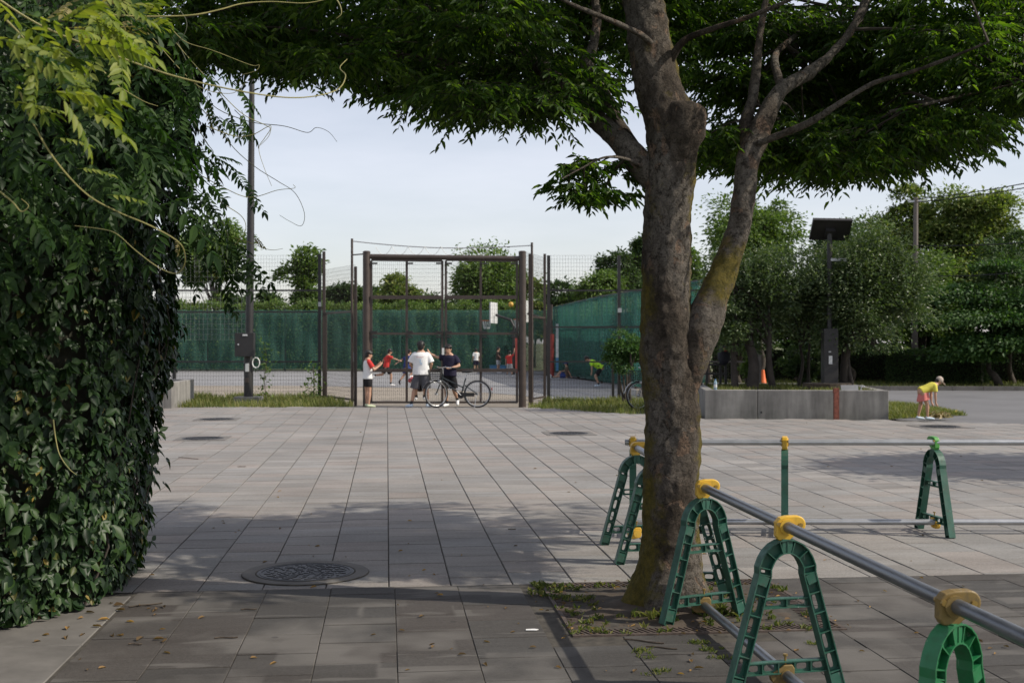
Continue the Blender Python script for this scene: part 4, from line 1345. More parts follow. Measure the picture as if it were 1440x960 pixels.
# leaves on hanging shoots at the edge against the sky
for px, py, Z, m in ((300, 150, 6.2, 3), (320, 140, 6.2, 3), (335, 165, 6.2, 2), (285, 120, 6.0, 3), (315, 180, 6.2, 2), (300, 235, 6.3, 4), (285, 265, 6.3, 4), (270, 210, 6.2, 4), (330, 240, 6.3, 2), (355, 268, 6.4, 2), (250, 165, 6.0, 5), (265, 130, 6.0, 4), (240, 90, 5.6, 4), (225, 120, 5.6, 5),
                     (285, 330, 6.8, 5), (300, 350, 6.9, 5), (320, 370, 6.9, 6), (335, 385, 6.9, 5), (310, 400, 6.9, 5), (295, 375, 6.9, 5), (325, 345, 6.8, 4), (340, 360, 6.9, 4), (290, 300, 6.7, 4), (275, 320, 6.7, 5), (262, 340, 6.7, 4), (360, 345, 6.9, 1), (255, 300, 6.5, 5), (262, 280, 6.4, 4)):
    for k in range(m):
        put_leaf(P(px + rg.normal(0, 9), py + rg.normal(0, 8) - 8, Z + rg.normal(0, .12)), rg.normal(-0.1, 0.9), rg.normal(0.7, 0.35), rg.normal(0, .5), 'wis_shaded' if rg.uniform() < .93 else 'wis_bronze', rg.uniform(0.55, 0.95))
for px, py, Z in ((95, 12, 4.0), (115, 22, 4.0), (95, 40, 4.1), (150, 45, 4.6), (170, 50, 4.7), (180, 62, 4.8), (138, 58, 4.5), (60, 35, 3.8), (125, 70, 4.6), (160, 38, 4.6), (105, 45, 4.4)):
    put_leaf(P(px, py, Z), rg.normal(0, .8), rg.normal(-0.2, .5), rg.normal(0, .4), 'wis_bronze', rg.uniform(.6, 1.0))
# small separate leaflets in the sunlit colour on the long shoot
for px, py in ((75, 195), (108, 238), (150, 275), (38, 150)):
    put_leaf(P(px, py, 3.6), rg.normal(-.1, .3), -0.1, 0.3, 'wis_sunlit', 0.42)
# unlit filler deeper inside, joined
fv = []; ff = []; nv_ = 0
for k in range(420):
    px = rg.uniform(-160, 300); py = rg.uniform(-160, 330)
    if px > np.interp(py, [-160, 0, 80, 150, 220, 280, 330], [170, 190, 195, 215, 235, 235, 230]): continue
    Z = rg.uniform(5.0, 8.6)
    me, V, F = pin['wis_shaded'][int(rg.integers(0, 4))]
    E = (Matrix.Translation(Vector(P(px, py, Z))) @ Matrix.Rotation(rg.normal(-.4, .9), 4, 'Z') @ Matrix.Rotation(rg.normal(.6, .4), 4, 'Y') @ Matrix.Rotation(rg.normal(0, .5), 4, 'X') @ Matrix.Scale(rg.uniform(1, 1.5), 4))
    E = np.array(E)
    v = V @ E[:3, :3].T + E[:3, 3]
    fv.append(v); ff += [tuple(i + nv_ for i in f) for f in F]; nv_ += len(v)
under(obj('foliage', mesh_from('foliage', np.vstack(fv), ff), M['wis_shaded']), wis)['kind'] = 'stuff'
def tendril(pts, Z, r=0.004, mat='tendril', n=40):
    ctl = []
    for k, q in enumerate(pts):
        z = Z[0] + (Z[1] - Z[0]) * k / (len(pts) - 1) if hasattr(Z, '__len__') else Z
        ctl.append(list(P(q[0], q[1], z)) + [r * (1 - 0.6 * k / (len(pts) - 1))])
    s = smooth_path(np.array(ctl), n)
    mb = MB(); mb.tube(s[:, :3], s[:, 3], 6)
    return under(mb.build('tendril', M[mat], None, smooth=True), wis)
tendril([(-20, -12), (60, 38), (165, 80), (250, 109), (350, 131), (420, 138), (472, 128), (486, 108), (478, 96), (488, 84)], (3.4, 4.2), .0032, n=70)
tendril([(28, 130), (42, 165), (75, 222), (120, 272), (165, 298), (212, 318), (250, 340), (260, 358), (258, 376), (246, 385), (222, 376), (190, 352), (165, 330), (145, 323), (105, 318)], (3.5, 3.9), .0028, n=90)
tendril([(140, 95), (165, 120), (200, 142), (222, 150)], 4.4, .003)
tendril([(155, 22), (210, 24), (270, 22), (310, 14), (340, 6), (380, 3), (430, 5), (470, -3)], (4.6, 5.0), .0036, n=50)
tendril([(470, -5), (478, 8), (480, 20), (473, 27)], 5.0, .0035, n=20)
tendril([(10, 30), (25, 45), (40, 62)], 3.5, .004)
tendril([(0, 270), (18, 285), (30, 298), (40, 290), (30, 280)], 3.6, .003)
for pts, z in (([(220, 95), (260, 130), (300, 172), (330, 210), (360, 236), (390, 255), (415, 272), (428, 300), (424, 318), (408, 312), (393, 303)], 6.0),
               ([(250, 60), (290, 140), (345, 170), (400, 178), (432, 187), (445, 180), (462, 186), (474, 200)], 6.1),
               ([(225, 30), (255, 70), (300, 120), (340, 160), (372, 176), (380, 182), (372, 195), (364, 210), (372, 238), (382, 262)], 6.0),
               ([(290, 178), (330, 192), (355, 190), (374, 180), (381, 178), (378, 192), (366, 205)], 6.0),
               ([(270, 240), (310, 262), (350, 278), (390, 268), (414, 265), (412, 260)], 6.2),
               ([(240, 0), (262, 30), (255, 55), (230, 70), (210, 62)], 5.4),
               ([(180, 20), (215, 55), (255, 100), (285, 125), (325, 132), (345, 118)], 5.6),
               ([(260, 150), (290, 200), (300, 215), (290, 222), (283, 205)], 6.0),
               ([(330, 335), (355, 343), (372, 350), (385, 352), (398, 350)], 6.9),
               ([(200, -5), (240, 40), (262, 60), (300, 72), (352, 92), (364, 92), (360, 100), (340, 106)], 5.6),
               ([(310, 285), (340, 305), (345, 325), (330, 345)], 6.6), ([(270, 262), (305, 300), (320, 330), (318, 362)], 6.7)):
    tendril(pts, z, .0026, 'tendril_dark' if rg.uniform() < .7 else 'tendril', n=44)
tendril([(75, 590), (78, 615), (84, 640), (98, 660), (108, 668)], 6.15, .004, n=20)
# ================================================================== FENCE, GATE, COURT
def wires(name, a, b, z0, z1, sx, sz, t, mat, parent):
    """welded mesh: vertical and horizontal flat-sided wires between a and b (2D world), joined as one part"""
    a = np.asarray(a[:2], float); b = np.asarray(b[:2], float)
    L = np.linalg.norm(b - a); d = (b - a) / L
    nrm = np.array([-d[1], d[0]])
    V = []; F = []
    def strip(p, q):
        """three-sided wire from p to q"""
        p = np.array(p); q = np.array(q)
        u, v = frame_of(q - p)
        k = len(V)
        for c in (p, q):
            for an in (0.5, 2.6, 4.7):
                V.append(c + (u * math.cos(an) + v * math.sin(an)) * t / 2)
        for j in range(3):
            i = (j + 1) % 3
            F.append((k + j, k + i, k + 3 + i, k + 3 + j))
    n = max(1, int(L / sx))
    for i in range(n + 1):
        p = a + d * L * i / n
        strip((p[0], p[1], z0), (p[0], p[1], z1))
    m = max(1, int((z1 - z0) / sz))
    for j in range(m + 1):
        z = z0 + (z1 - z0) * j / m
        strip((a[0] + nrm[0] * t, a[1] + nrm[1] * t, z), (b[0] + nrm[0] * t, b[1] + nrm[1] * t, z))
    o = obj(name, mesh_from(name, np.array(V), F), mat); under(o, parent)
    o['kind'] = 'stuff'
    return o
def post(name, p, z0, z1, w, mat, parent, rnd=False, d=None):
    mb = MB()
    if rnd: mb.tube([(p[0], p[1], z0), (p[0], p[1], z1)], w / 2, 16)
    else: mb.box((p[0], p[1], (z0 + z1) / 2), (w, d or w, z1 - z0), rz=-YAW)
    return under(mb.build(name, mat, None, smooth=rnd), parent)
def rail(name, a, b, h, w, mat, parent):
    mb = MB(); mb.beam((a[0], a[1], h), (b[0], b[1], h), w, w)
    return under(mb.build(name, mat), parent)

BR, BK = M['brown_metal'], M['black_metal']
ZF, ZG = 32.6, 29.7
def fx(px, Z): return GX(px, Z)
FH = 3.90
# ---- left fence run
fl = thing('mesh_fence', 'tall dark welded mesh fence behind the lamp post', 'fence', tuple(fx(350, ZF)))
for px in (-170, 37, 245, 449.5): post('post', fx(px, ZF), -0.05, FH + .03, 0.085, BK, fl)
for a, b in ((-170, 37), (37, 245), (245, 449.5)):
    for h in (0.25, 1.02, 1.50 + .87, 2.95): 
        if h != 0.25: rail('rail', fx(a, ZF), fx(b, ZF), h, 0.045, BK, fl)
    wires('mesh_panel', fx(a, ZF - .02), fx(b, ZF - .02), 0.02, FH, 0.075, 0.10, 0.0055, M['wire'], fl)
wires('mesh_panel', fx(250, ZF + .12), fx(352, ZF + .12), 1.62, 3.9, 0.11, 0.14, 0.008, M['wire_pale'], fl)
# ---- wicket between fence and gate
wk = thing('wicket_gate', 'narrow mesh wicket in brown tube frame between the fence and the big gate', 'gate', tuple(fx(480, 31)))
w0, w1 = fx(455.5, ZF - .1), fx(500, 30.2)
post('post', w0, -0.05, FH + .1, 0.075, BR, wk); post('post', w1, -0.05, 3.45, 0.07, BR, wk)
for h in (0.1, 2.33): rail('rail', w0, w1, h, 0.05, BR, wk)
wires('mesh_panel', w0, w1, 0.1, 3.5, 0.075, 0.10, 0.0055, M['wire'], wk)
lf0, lf1 = fx(458.5, ZF - .3), fx(496, 30.4)
post('leaf_frame', lf0, 0.06, 2.32, 0.05, BR, wk); post('leaf_frame', lf1, 0.06, 2.32, 0.05, BR, wk)
mb = MB(); mb.box(fx(496, 30.3) + [0, 0, 1.18], (0.09, 0.05, 0.24)); under(mb.build('latch', M['galv']), wk)

# ---- big double gate
gt = thing('double_gate', 'big brown steel sports court gate with round posts and mesh leaves', 'gate', tuple(fx(625, ZG)))
gh = lambda py, Z=ZG: CAMH - (py - HZ) / FPX * Z
GP0, GP1 = fx(515.5, ZG), fx(734.5, ZG)
for p in (GP0, GP1):
    mb = MB(); mb.tube([(p[0], p[1], -0.05), (p[0], p[1], gh(355.5))], 0.092, 20); mb.lathe([(0.096, 0), (0.096, .03), (0.06, .05)], c=(p[0], p[1], gh(355.5) - .01), n=20)
    under(mb.build('gate_post', BR, None, smooth=True), gt)
mb = MB(); mb.tube([tuple(GP0[:2]) + (gh(361),), tuple(GP1[:2]) + (gh(364),)], 0.062, 14); under(mb.build('top_beam', BR, None, smooth=True), gt)
for (a, b) in ((522, 622), (627, 727)):
    A, B = fx(a, ZG), fx(b, ZG)
    lf = under(MB().beam(tuple(A[:2]) + (gh(366),), tuple(B[:2]) + (gh(367.5),), .05, .05).build('leaf_top_rail', BR), gt)
    for px in (a, (a + b) / 2 if a < 600 else 676, b):
        post('stile', fx(px, ZG), 0.06, gh(367), 0.058, BR, gt)
    rail('cross_rail', fx(a, ZG - .03), fx(b, ZG - .03), gh(418.5), 0.09, BR, gt)
    rail('cross_rail', fx(a, ZG - .03), fx(b, ZG - .03), gh(469.5), 0.055, BR, gt)
    rail('kick_rail', fx(a, ZG - .03), fx(b, ZG - .03), gh(521), 0.085, BR, gt)
    rail('bottom_rail', fx(a, ZG - .02), fx(b, ZG - .02), 0.07, 0.05, BR, gt)
    wires('mesh_panel', fx(a, ZG + .01), fx(b, ZG + .01), 0.06, gh(367), 0.05, 0.10, 0.005, M['wire'], gt)
    for px in (a, (a + b) / 2 if a < 600 else 676, b):
        for py in (371, 467, 474, 566):
            mb = MB(); mb.box(fx(px + (4 if px < b else -4), ZG - .04) + [0, 0, gh(py)], (0.17, 0.05, 0.04), rz=-YAW); under(mb.build('hinge', BK), gt)
mb = MB(); mb.box(fx(623, ZG - .06) + [0, 0, gh(497)], (0.055, 0.03, 0.26), rz=-YAW); under(mb.build('latch_plate', M['white']), gt)
mb = MB(); mb.box(fx(624, ZG - .08) + [0, 0, gh(519)], (0.20, 0.05, 0.06), rz=-YAW); under(mb.build('bolt', BK), gt)
mb = MB(); mb.box(fx(726, ZG - .05) + [0, 0, gh(500)], (0.05, 0.03, 0.85), rz=-YAW); under(mb.build('reflector_strip', M['red']), gt)
# catch net line above the gate
cn = thing('catch_net_frame', 'thin poles with a sagging rope and net scraps above the big gate', 'net frame', tuple(fx(495, ZG + .4)))
n0, n1 = fx(495, ZG + .4), fx(748, ZG + .4)
post('pole', n0, 0, gh(336, ZG + .4), 0.06, BR, cn, True); post('pole', n1, 2.2, gh(341.5, ZG + .4), 0.06, BR, cn, True)
post('pole', n1, 0, 2.2, 0.06, BR, cn, True)
sag = [P(495 + 253 * t, 339.5 + 6 * t + 10 * (t - t * t) * 1.0 + 4 * math.sin(t * 3.14), ZG + .4) for t in np.linspace(0, 1, 24)]
mb = MB(); mb.tube(sag, 0.014, 6); under(mb.build('rope', M['galv']), cn)
mb = MB(); mb.beam(P(495, 359, ZG + .3), P(514, 357.5, ZG + .1), .03, .03); under(mb.build('stay', BR), cn)
for k in range(7):
    x0 = 528 + k * 23; x1 = x0 + 23
    cur = [P(x0 + 23 * t, 348 + 12 * (4 * (t - .5) ** 2 - 1) * -1 - 1 , ZG + .38) for t in np.linspace(0, 1, 7)]
    mb = MB(); mb.tube(cur, 0.006, 4); under(mb.build('net_cord', M['offwhite']), cn)
# ---- right fence run
fr = thing('mesh_fence', 'tall dark welded mesh fence beside the round shrub', 'fence', tuple(fx(830, ZF)))
for px, w, Z in ((745, .07, 30.6), (748.5, .06, 31), (766, .07, 32.0), (771.5, .09, ZF), (870.5, .085, ZF), (969, .085, ZF), (1068, .085, ZF)):
    post('post', fx(px, Z), -0.05, FH - (0.1 if px < 760 else 0), w, BK if px > 768 else BR, fr)
for a, b in ((771.5, 870.5), (870.5, 969), (969, 1068)):
    for h in (1.02, 1.96, 2.95): rail('rail', fx(a, ZF), fx(b, ZF), h, 0.045, BK, fr)
    wires('mesh_panel', fx(a, ZF - .02), fx(b, ZF - .02), 0.02, FH, 0.075, 0.10, 0.0055, M['wire'], fr)
wires('mesh_panel', fx(739, ZG + .2), fx(766, 32.0), 0.1, FH - .1, 0.09, 0.10, 0.0055, M['wire'], fr)
for h in (0.1, 2.2): rail('rail', fx(745, 30.6), fx(766, 32.0), h, 0.045, BR, fr)
post('post', fx(862, ZF - .25), 0.0, 1.0, 0.07, BK, fr); 
mb = MB(); mb.box(fx(871.5, ZF - .08) + [0, 0, gh(437, ZF)], (0.10, 0.06, 0.12)); under(mb.build('clamp_plate', M['galv']), fr)
mb = MB(); mb.box(fx(449.5, ZF - .08) + [0, 0, gh(428.5, ZF)], (0.08, 0.06, 0.12)); under(mb.build('clamp_plate', M['galv']), fl)

# ---- green netting
def net_mat(name, c, alpha):
    m, nt, bs, out = new_mat(name)
    n = noise_tex(nt, 0.9, 5, 0.65, coord='World', scl=(1, 1, 0.5))
    r = ramp(nt, n.outputs['Fac'], [(0.3, [x * .9 for x in c]), (0.7, [x * 1.12 for x in c])])
    nt.links.new(r.outputs[0], bs.inputs['Base Color'])
    bs.inputs['Roughness'].default_value = 0.8
    tr = nt.nodes.new('ShaderNodeBsdfTransparent')
    tl = nt.nodes.new('ShaderNodeBsdfTranslucent'); nt.links.new(r.outputs[0], tl.inputs['Color'])
    m1 = nt.nodes.new('ShaderNodeMixShader'); m1.inputs['Fac'].default_value = 0.4
    nt.links.new(bs.outputs[0], m1.inputs[1]); nt.links.new(tl.outputs[0], m1.inputs[2])
    mx = nt.nodes.new('ShaderNodeMixShader')
    nv = noise_tex(nt, 2.2, 4, 0.7, coord='World', scl=(1, 1, 0.04))
    r2 = ramp(nt, nv.outputs['Fac'], [(0.28, alpha - .14), (0.72, alpha + .16)])
    nt.links.new(r2.outputs[0], mx.inputs['Fac'])
    nt.links.new(tr.outputs[0], mx.inputs[1]); nt.links.new(m1.outputs[0], mx.inputs[2])
    nt.links.new(mx.outputs[0], out.inputs['Surface'])
    return m
M['net'] = net_mat('green netting', (0.055, 0.160, 0.125), 0.36)
M['net2'] = net_mat('green side netting', (0.040, 0.175, 0.140), 0.46)
def net(name, a, b, z0, z1, mat, parent, n=24, wob=0.06, top=None):
    """thin cloth with sag and folds, hung between a and b"""
    a = np.asarray(a[:2]); b = np.asarray(b[:2]); d = b - a; nr = np.array([-d[1], d[0]]) / np.linalg.norm(d)
    V = []; m = 6
    for j in range(m + 1):
        for i in range(n + 1):
            t = i / n; zt = (top(t) if top else z1) - 0.05 * abs(math.sin(t * n * 0.8))
            p = a + d * t + nr * wob * (math.sin(i * 1.7) * .6 + math.sin(i * .6 + j) * .6)
            V.append((p[0], p[1], z0 + (zt - z0) * j / m))
    idx = np.arange((n + 1) * (m + 1)).reshape(m + 1, n + 1)
    F = np.stack([idx[:-1, :-1], idx[:-1, 1:], idx[1:, 1:], idx[1:, :-1]], -1).reshape(-1, 4)
    o = obj(name, mesh_from(name, np.array(V), F, True), mat)
    s = o.modifiers.new('thickness', 'SOLIDIFY'); s.thickness = 0.004
    return under(o, parent)
ZN = 65.0
nf = thing('net_fence', 'long green net fence across the far end of the sports court', 'fence', tuple(W(-4, ZN)))
xs = list(np.arange(-27, 7, 2.1))
for x in xs: post('post', W(x, ZN + .1), -0.05, 3.35, 0.09, BK, nf)
for a, b in zip(xs[:-1], xs[1:]): net('net', W(a, ZN), W(b, ZN), 0.05, 3.3, M['net'], nf, 10, .10)
ns = thing('net_fence', 'high green side net on brown poles beside the basketball players', 'fence', tuple(W(4, 45)))
sd = [W(1.95, 64.5), W(2.3, 58), W(2.75, 52), W(3.35, 46.5), W(4.1, 41), W(4.7, 37), W(5.3, 33.2)]
tops = [3.35, 3.32, 3.3, 3.32, 3.3, 3.28, 3.3]
for p, h in zip(sd, tops): post('post', p + np.array([0.12, 0, 0]), -0.05, h + .05, 0.09, BR, ns)
for i in range(len(sd) - 1):
    net('net', sd[i], sd[i + 1], 0.05, 0, M['net2'], ns, 12, 0.05, top=lambda t, i=i: tops[i] + (tops[i + 1] - tops[i]) * t)
    for fz in (0.33, 0.66, 1.0):
        A = sd[i].copy(); B = sd[i + 1].copy(); A[2] = tops[i] * fz; B[2] = tops[i + 1] * fz
        mb = MB(); mb.beam(A + [.1, 0, 0], B + [.1, 0, 0], .05, .05); under(mb.build('rail', BK), ns)
for k in range(22):                                   # many slim uprights behind the net
    t = k / 21 * 5.99; i = int(t); p = sd[i] + (sd[i + 1] - sd[i]) * (t - i)
    post('upright', p + np.array([0.16, 0.05, 0]), 0, 3.3, 0.05, BK, ns)
sp = thing('padded_post', 'post with a red padded sleeve against the green side net', 'post', tuple(W((775 - 720) / FPX * 53, 53)))
mb = MB(); mb.tube([W((775.5 - 720) / FPX * 53, 53, 0), W((775.5 - 720) / FPX * 53, 53, 1.9)], .12, 14); under(mb.build('sleeve', M['red'], None, smooth=True), sp)
mb = MB(); mb.tube([W((775.5 - 720) / FPX * 53, 53, 1.9), W((775.5 - 720) / FPX * 53, 53, 3.2)], .06, 10); under(mb.build('pole', BR, None, smooth=True), sp)
bn = thing('court_banner', 'slim blue and white banner hanging on the green side net', 'banner', tuple(W((783.5 - 720) / FPX * 50, 50)))
for k, (z0, z1, m_) in enumerate(((0.35, .9, 'blue'), (.9, 1.7, 'offwhite'), (1.7, 2.3, 'galv'))):
    mb = MB(); mb.box(W((783.5 - 720) / FPX * 50, 50, (z0 + z1) / 2), (0.11, 0.03, z1 - z0 - .002), rz=-YAW); under(mb.build('panel', M[m_]), bn)

# ---- basketball stands
def hoop(label, px, Z, face):
    b = W((px - 720) / FPX * Z, Z)
    t = thing('basketball_hoop', label, 'basketball hoop', tuple(b), -YAW + face, 'basketball hoops on the court')
    mb = MB(); mb.tube([(1.0, 0, 0), (1.0, 0, 2.3), (0.85, 0, 2.6), (0.1, 0, 2.85)], .06, 10); mb.build('pole', BK, t)
    mb = MB(); mb.box((0, 0, 2.95), (0.05, 1.5, 1.0)); bb = mb.build('backboard', M['offwhite'], t)
    mb = MB(); mb.tube([(-.23 + .23 * math.cos(a) - .1, .23 * math.sin(a), 2.58) for a in np.linspace(0, 6.283, 25)], .014, 6); mb.build('rim', M['orange'], t)
    mb = MB()
    for a in np.linspace(0, 6.283, 13)[:-1]:
        for s in (1, -1):
            mb.tube([(-.33 + .23 * math.cos(a), .23 * math.sin(a), 2.57), (-.33 + .14 * math.cos(a + s * .5), .14 * math.sin(a + s * .5), 2.18)], .007, 3)
    mb.build('net', M['white'], t)
    return t
hoop('basketball hoop with pale backboard and orange rim seen through the gate bars', 694, 58, R(-12))
hoop('basketball hoop whose white backboard shows just past the thick gate post', 739, 55, R(-20))
def ball(name, label, p, r, c1, c2):
    m, nt, bs, out = new_mat(name)
    n = noise_tex(nt, 6, 1, 0.4)
    rr = ramp(nt, n.outputs['Fac'], [(0.5, c1), (0.55, c2)], 'CONSTANT'); nt.links.new(rr.outputs[0], bs.inputs['Base Color']); bs.inputs['Roughness'].default_value = .55
    t = thing(name, label, 'ball', tuple(p))
    mb = MB(); mb.ellipsoid((0, 0, 0), (r, r, r), 24, 16); mb.build('shell', m, t, smooth=True)
    mb = MB()
    for ax in range(3):
        ring = []
        for a in np.linspace(0, 6.283, 30):
            q = [r * 1.002 * math.cos(a), r * 1.002 * math.sin(a), 0]; ring.append(q[ax:] + q[:ax])
        mb.tube(ring, r * .03, 4, caps=False)
    mb.build('seam', M['rubber'], t)
    return t
ball('basketball', 'orange-yellow basketball in the air near the hoop', P(718.5, 428.5, 55), .12, (.55, .30, .03), (.60, .36, .06))
ball('football', 'white and red ball in the air beside the boy in the white shirt', P(578.5, 533.5, 33), .105, (.75, .70, .68), (.55, .10, .12))
bc = thing('storage_crate', 'blue plastic crate on the court below the standing player', 'crate', tuple(W((700 - 720) / FPX * 62, 62)))
mb = MB()
for (c, s) in (((0, -.2, .16), (.8, .02, .3)), ((0, .2, .16), (.8, .02, .3)), ((-.39, 0, .16), (.02, .36, .3)), ((.39, 0, .16), (.02, .36, .3)), ((0, 0, .01), (.76, .36, .02))): mb.box(c, s)
mb.build('body', M['blue'], bc)
mb = MB(); mb.box((0, 0, .325), (.84, .46, .03)); mb.build('lid', M['blue'], bc)

def wall_mat():
    m, nt, bs, out = new_mat('weathered concrete')
    n = noise_tex(nt, 1.6, 6, 0.65, coord='World')
    r = ramp(nt, n.outputs['Fac'], [(0.3, (0.15, 0.144, 0.134)), (0.7, (0.27, 0.26, 0.24))])
    n2 = noise_tex(nt, 5, 4, 0.6, coord='World', scl=(1, 1, 0.12))
    r2 = ramp(nt, n2.outputs['Fac'], [(0.32, 0.62), (0.6, 1.08)])
    c = mixc(nt, 1.0, r.outputs[0], r2.outputs[0], 'MULTIPLY')
    nt.links.new(c, bs.inputs['Base Color']); bs.inputs['Roughness'].default_value = .88
    n3 = noise_tex(nt, 60, 3, 0.6, coord='World'); bump(nt, bs, n3.outputs['Fac'], .4, .004)
    return m
M['wall'] = wall_mat()
# ---- lamp post with cabinet
lp = thing('lamp_post', 'tall thin dark lamp post with a black cabinet, on a concrete foot in the grass', 'lamp post', tuple(fx(349.5, 30.6)))
LZ = 30.6; lb = fx(349.5, LZ)
mb = MB(); mb.tube([lb, lb + np.array([0.05, 0, 4.2]), lb + np.array([0.09, 0, 8.8])], [0.105, 0.095, 0.062], 16)
under(mb.build('pole', BK, None, smooth=True), lp)
mb = MB(); mb.tube([lb, lb + np.array([0.0, 0, 1.4])], [0.118, 0.118], 16); under(mb.build('sleeve', BK, None, smooth=True), lp)
mb = MB(); mb.box(lb + [0, 0, 0.06], (0.66, 0.5, 0.22), rz=-YAW); under(mb.build('foot', M['wall'], bevel=.01), lp)
mb = MB(); mb.box(P(344.5, 485, LZ - .22), (0.48, 0.2, 0.60), rz=-YAW); cb = under(mb.build('cabinet', BK, bevel=.008), lp)
mb = MB(); mb.box(P(344.5, 471.5, LZ - .33), (0.12, 0.012, 0.04), rz=-YAW); under(mb.build('name_plate', M['offwhite']), lp)
mb = MB(); mb.ellipsoid(P(335, 485, LZ - .33), (.025, .015, .025), 8, 6); under(mb.build('lock', M['galv']), lp)
mb = MB(); mb.box(P(347.5, 517, LZ - .13), (0.085, 0.02, 0.21), rz=-YAW); under(mb.build('notice_plate', M['offwhite']), lp)
mb = MB(); mb.box(P(347, 535, LZ - .13), (0.085, 0.03, 0.12), rz=-YAW); under(mb.build('hatch', BR), lp)
ring = [P(360 + 5 * math.cos(a), 510 + 7 * math.sin(a) + (k % 2) * .6, LZ - .1) for k, a in enumerate(np.linspace(0, 12.4, 40))]
mb = MB(); mb.tube(ring, .014, 6); under(mb.build('cable_loop', M['white']), lp)
mb = MB(); hp = lb + np.array([0.09, 0, 8.8]); mb.tube([hp, hp + [0, 0, .12], hp + np.append(RT[:2] * .5, .3), hp + np.append(RT[:2] * .9, .32)], .04, 8); mb.box(hp + np.append(RT[:2] * 1.15, .32), (.6, .25, .12), rz=-YAW); under(mb.build('lamp_head', BK), lp)

# ---- concrete planter walls
pw = thing('planter_wall', 'long low weathered concrete planter wall with a rusty post in front', 'wall', tuple(G(1118, 588)))
ZW = 24.75
A, B = GX(991, ZW), GX(1250, ZW - .35)
def wall_run(a, b, th, h, z0=-.05):
    a = np.asarray(a, float); b = np.asarray(b, float)
    mb = MB(); mb.beam((a[0], a[1], (h + z0) / 2), (b[0], b[1], (h + z0) / 2), th, h - z0)
    return mb
wdir = (B - A) / np.linalg.norm(B - A); wn = np.array([-wdir[1], wdir[0], 0])
WH = 0.575
L = np.linalg.norm(B - A)
cuts = [0, .29, .73, 1.0]
for i in range(3):
    a = A + wdir * (L * cuts[i] + .004); b = A + wdir * (L * cuts[i + 1] - .004)
    under(wall_run(a + wn * .1, b + wn * .1, .2, WH).build('wall_panel', M['wall'], bevel=.012), pw)
under(wall_run(A + wn * .21 + wdir * .1, A + wn * 4.2 + wdir * .1 , .2, WH - .004).build('wall_panel', M['wall'], bevel=.012), pw)
under(wall_run(B + wn * .21 - wdir * .1, B + wn * 4.2 - wdir * .1, .2, WH - .004).build('wall_panel', M['wall'], bevel=.012), pw)
under(wall_run(A + wn * 4.3, B + wn * 4.3, .2, WH - .008).build('wall_panel', M['wall'], bevel=.012), pw)
mb = MB(); c_ = A + wdir * L * .31 - wn * .002; mb.tube([c_ + [0, 0, .12], c_ + wn * -.004 + [0, 0, .12]], .022, 12); under(mb.build('drain_hole', BK), pw)
q = [A + wn * .2 + wdir * .2, B + wn * .2 - wdir * .2, B + wn * 4.2 - wdir * .2, A + wn * 4.2 + wdir * .2]
sheet('planter_soil', [p[:2] for p in q], WH - .07, M['soil'])
grass('ground_cover', [p for p in q], 7000, .04, .14, M['grass'], 'thin grass and ground cover inside the concrete planter', z=WH - .07, seed=8, clump=.8)
rp = thing('marker_post', 'short rusty red steel post standing in front of the concrete planter wall', 'post', tuple(G(1176, 591)))
mb = MB(); mb.box(GX(1176, ZW - .45) + [0, 0, .31], (.10, .08, .64), rz=-YAW); mb.box(GX(1173, ZW - .45) + [0, 0, .58], (.03, .10, .10), rz=-YAW); under(mb.build('shaft', M['rust']), rp)
sg = thing('information_board', 'small blank grey tilted board on top of the concrete wall', 'board', tuple(GX(1194, ZW - .2) + [0, 0, WH]))
mb = MB(); mb.box((0, -.02, .03), (.35, .04, .15), M=np.array(Matrix.Rotation(-YAW, 3, 'Z') @ Matrix.Rotation(R(-14), 3, 'X'))); mb.build('plate', simple('grey board', (.22, .225, .23), .5), sg)
mb = MB(); mb.box((0, .03, .0), (.3, .05, .06), rz=-YAW); mb.build('bracket', M['galv'], sg)
tp_ = thing('water_tap', 'small chrome tap on top of the concrete planter wall', 'tap', tuple(GX(1211, ZW - .2) + [0, 0, WH]))
mb = MB(); mb.tube([(0, 0, 0), (0, 0, .07), (.03, 0, .09), (.07, 0, .08), (.075, 0, .05)], .013, 8); mb.build('spout', M['chrome'], tp_, smooth=True)
mb = MB(); mb.box((0, 0, .1), (.06, .015, .012)); mb.build('handle', M['chrome'], tp_)
bt = thing('water_bottle', 'clear blue plastic water bottle standing on the concrete wall', 'bottle', tuple(GX(1006, ZW + .05) + [0, 0, WH]))
m, nt, bs, out = new_mat('bottle plastic'); bs.inputs['Base Color'].default_value = (.45, .62, .72, 1); bs.inputs['Roughness'].default_value = .12; bs.inputs['Transmission Weight'].default_value = .55
mb = MB(); mb.lathe([(.03, 0), (.034, .01), (.034, .13), (.03, .16), (.014, .195), (.014, .205)], n=16); mb.build('body', m, bt, smooth=True)
mb = MB(); mb.lathe([(.016, .2), (.016, .222)], n=12); mb.build('cap', M['blue'], bt)
mb = MB(); mb.lathe([(.0348, .05), (.0348, .11)], n=16); mb.build('label_band', M['offwhite'], bt)
# far-left low planter corner by the ivy
pl = thing('planter_wall', 'low pale concrete planter corner by the ivy at the foot of the fence', 'wall', tuple(G(250, 572)))
pa, pb, pc = G(268, 566), G(236, 574.5), W(-13, 27.5)
under(wall_run(pa, pb, .18, .60).build('wall_panel', M['wall'], bevel=.012), pl)
under(wall_run(pb + (pb - pa) / np.linalg.norm(pb - pa) * -.1, pc, .18, .596).build('wall_panel', M['wall'], bevel=.012), pl)
under(wall_run(pa + np.array([-.1, .1, 0]), W(-13, 31), .18, .592).build('wall_panel', M['wall'], bevel=.012), pl)

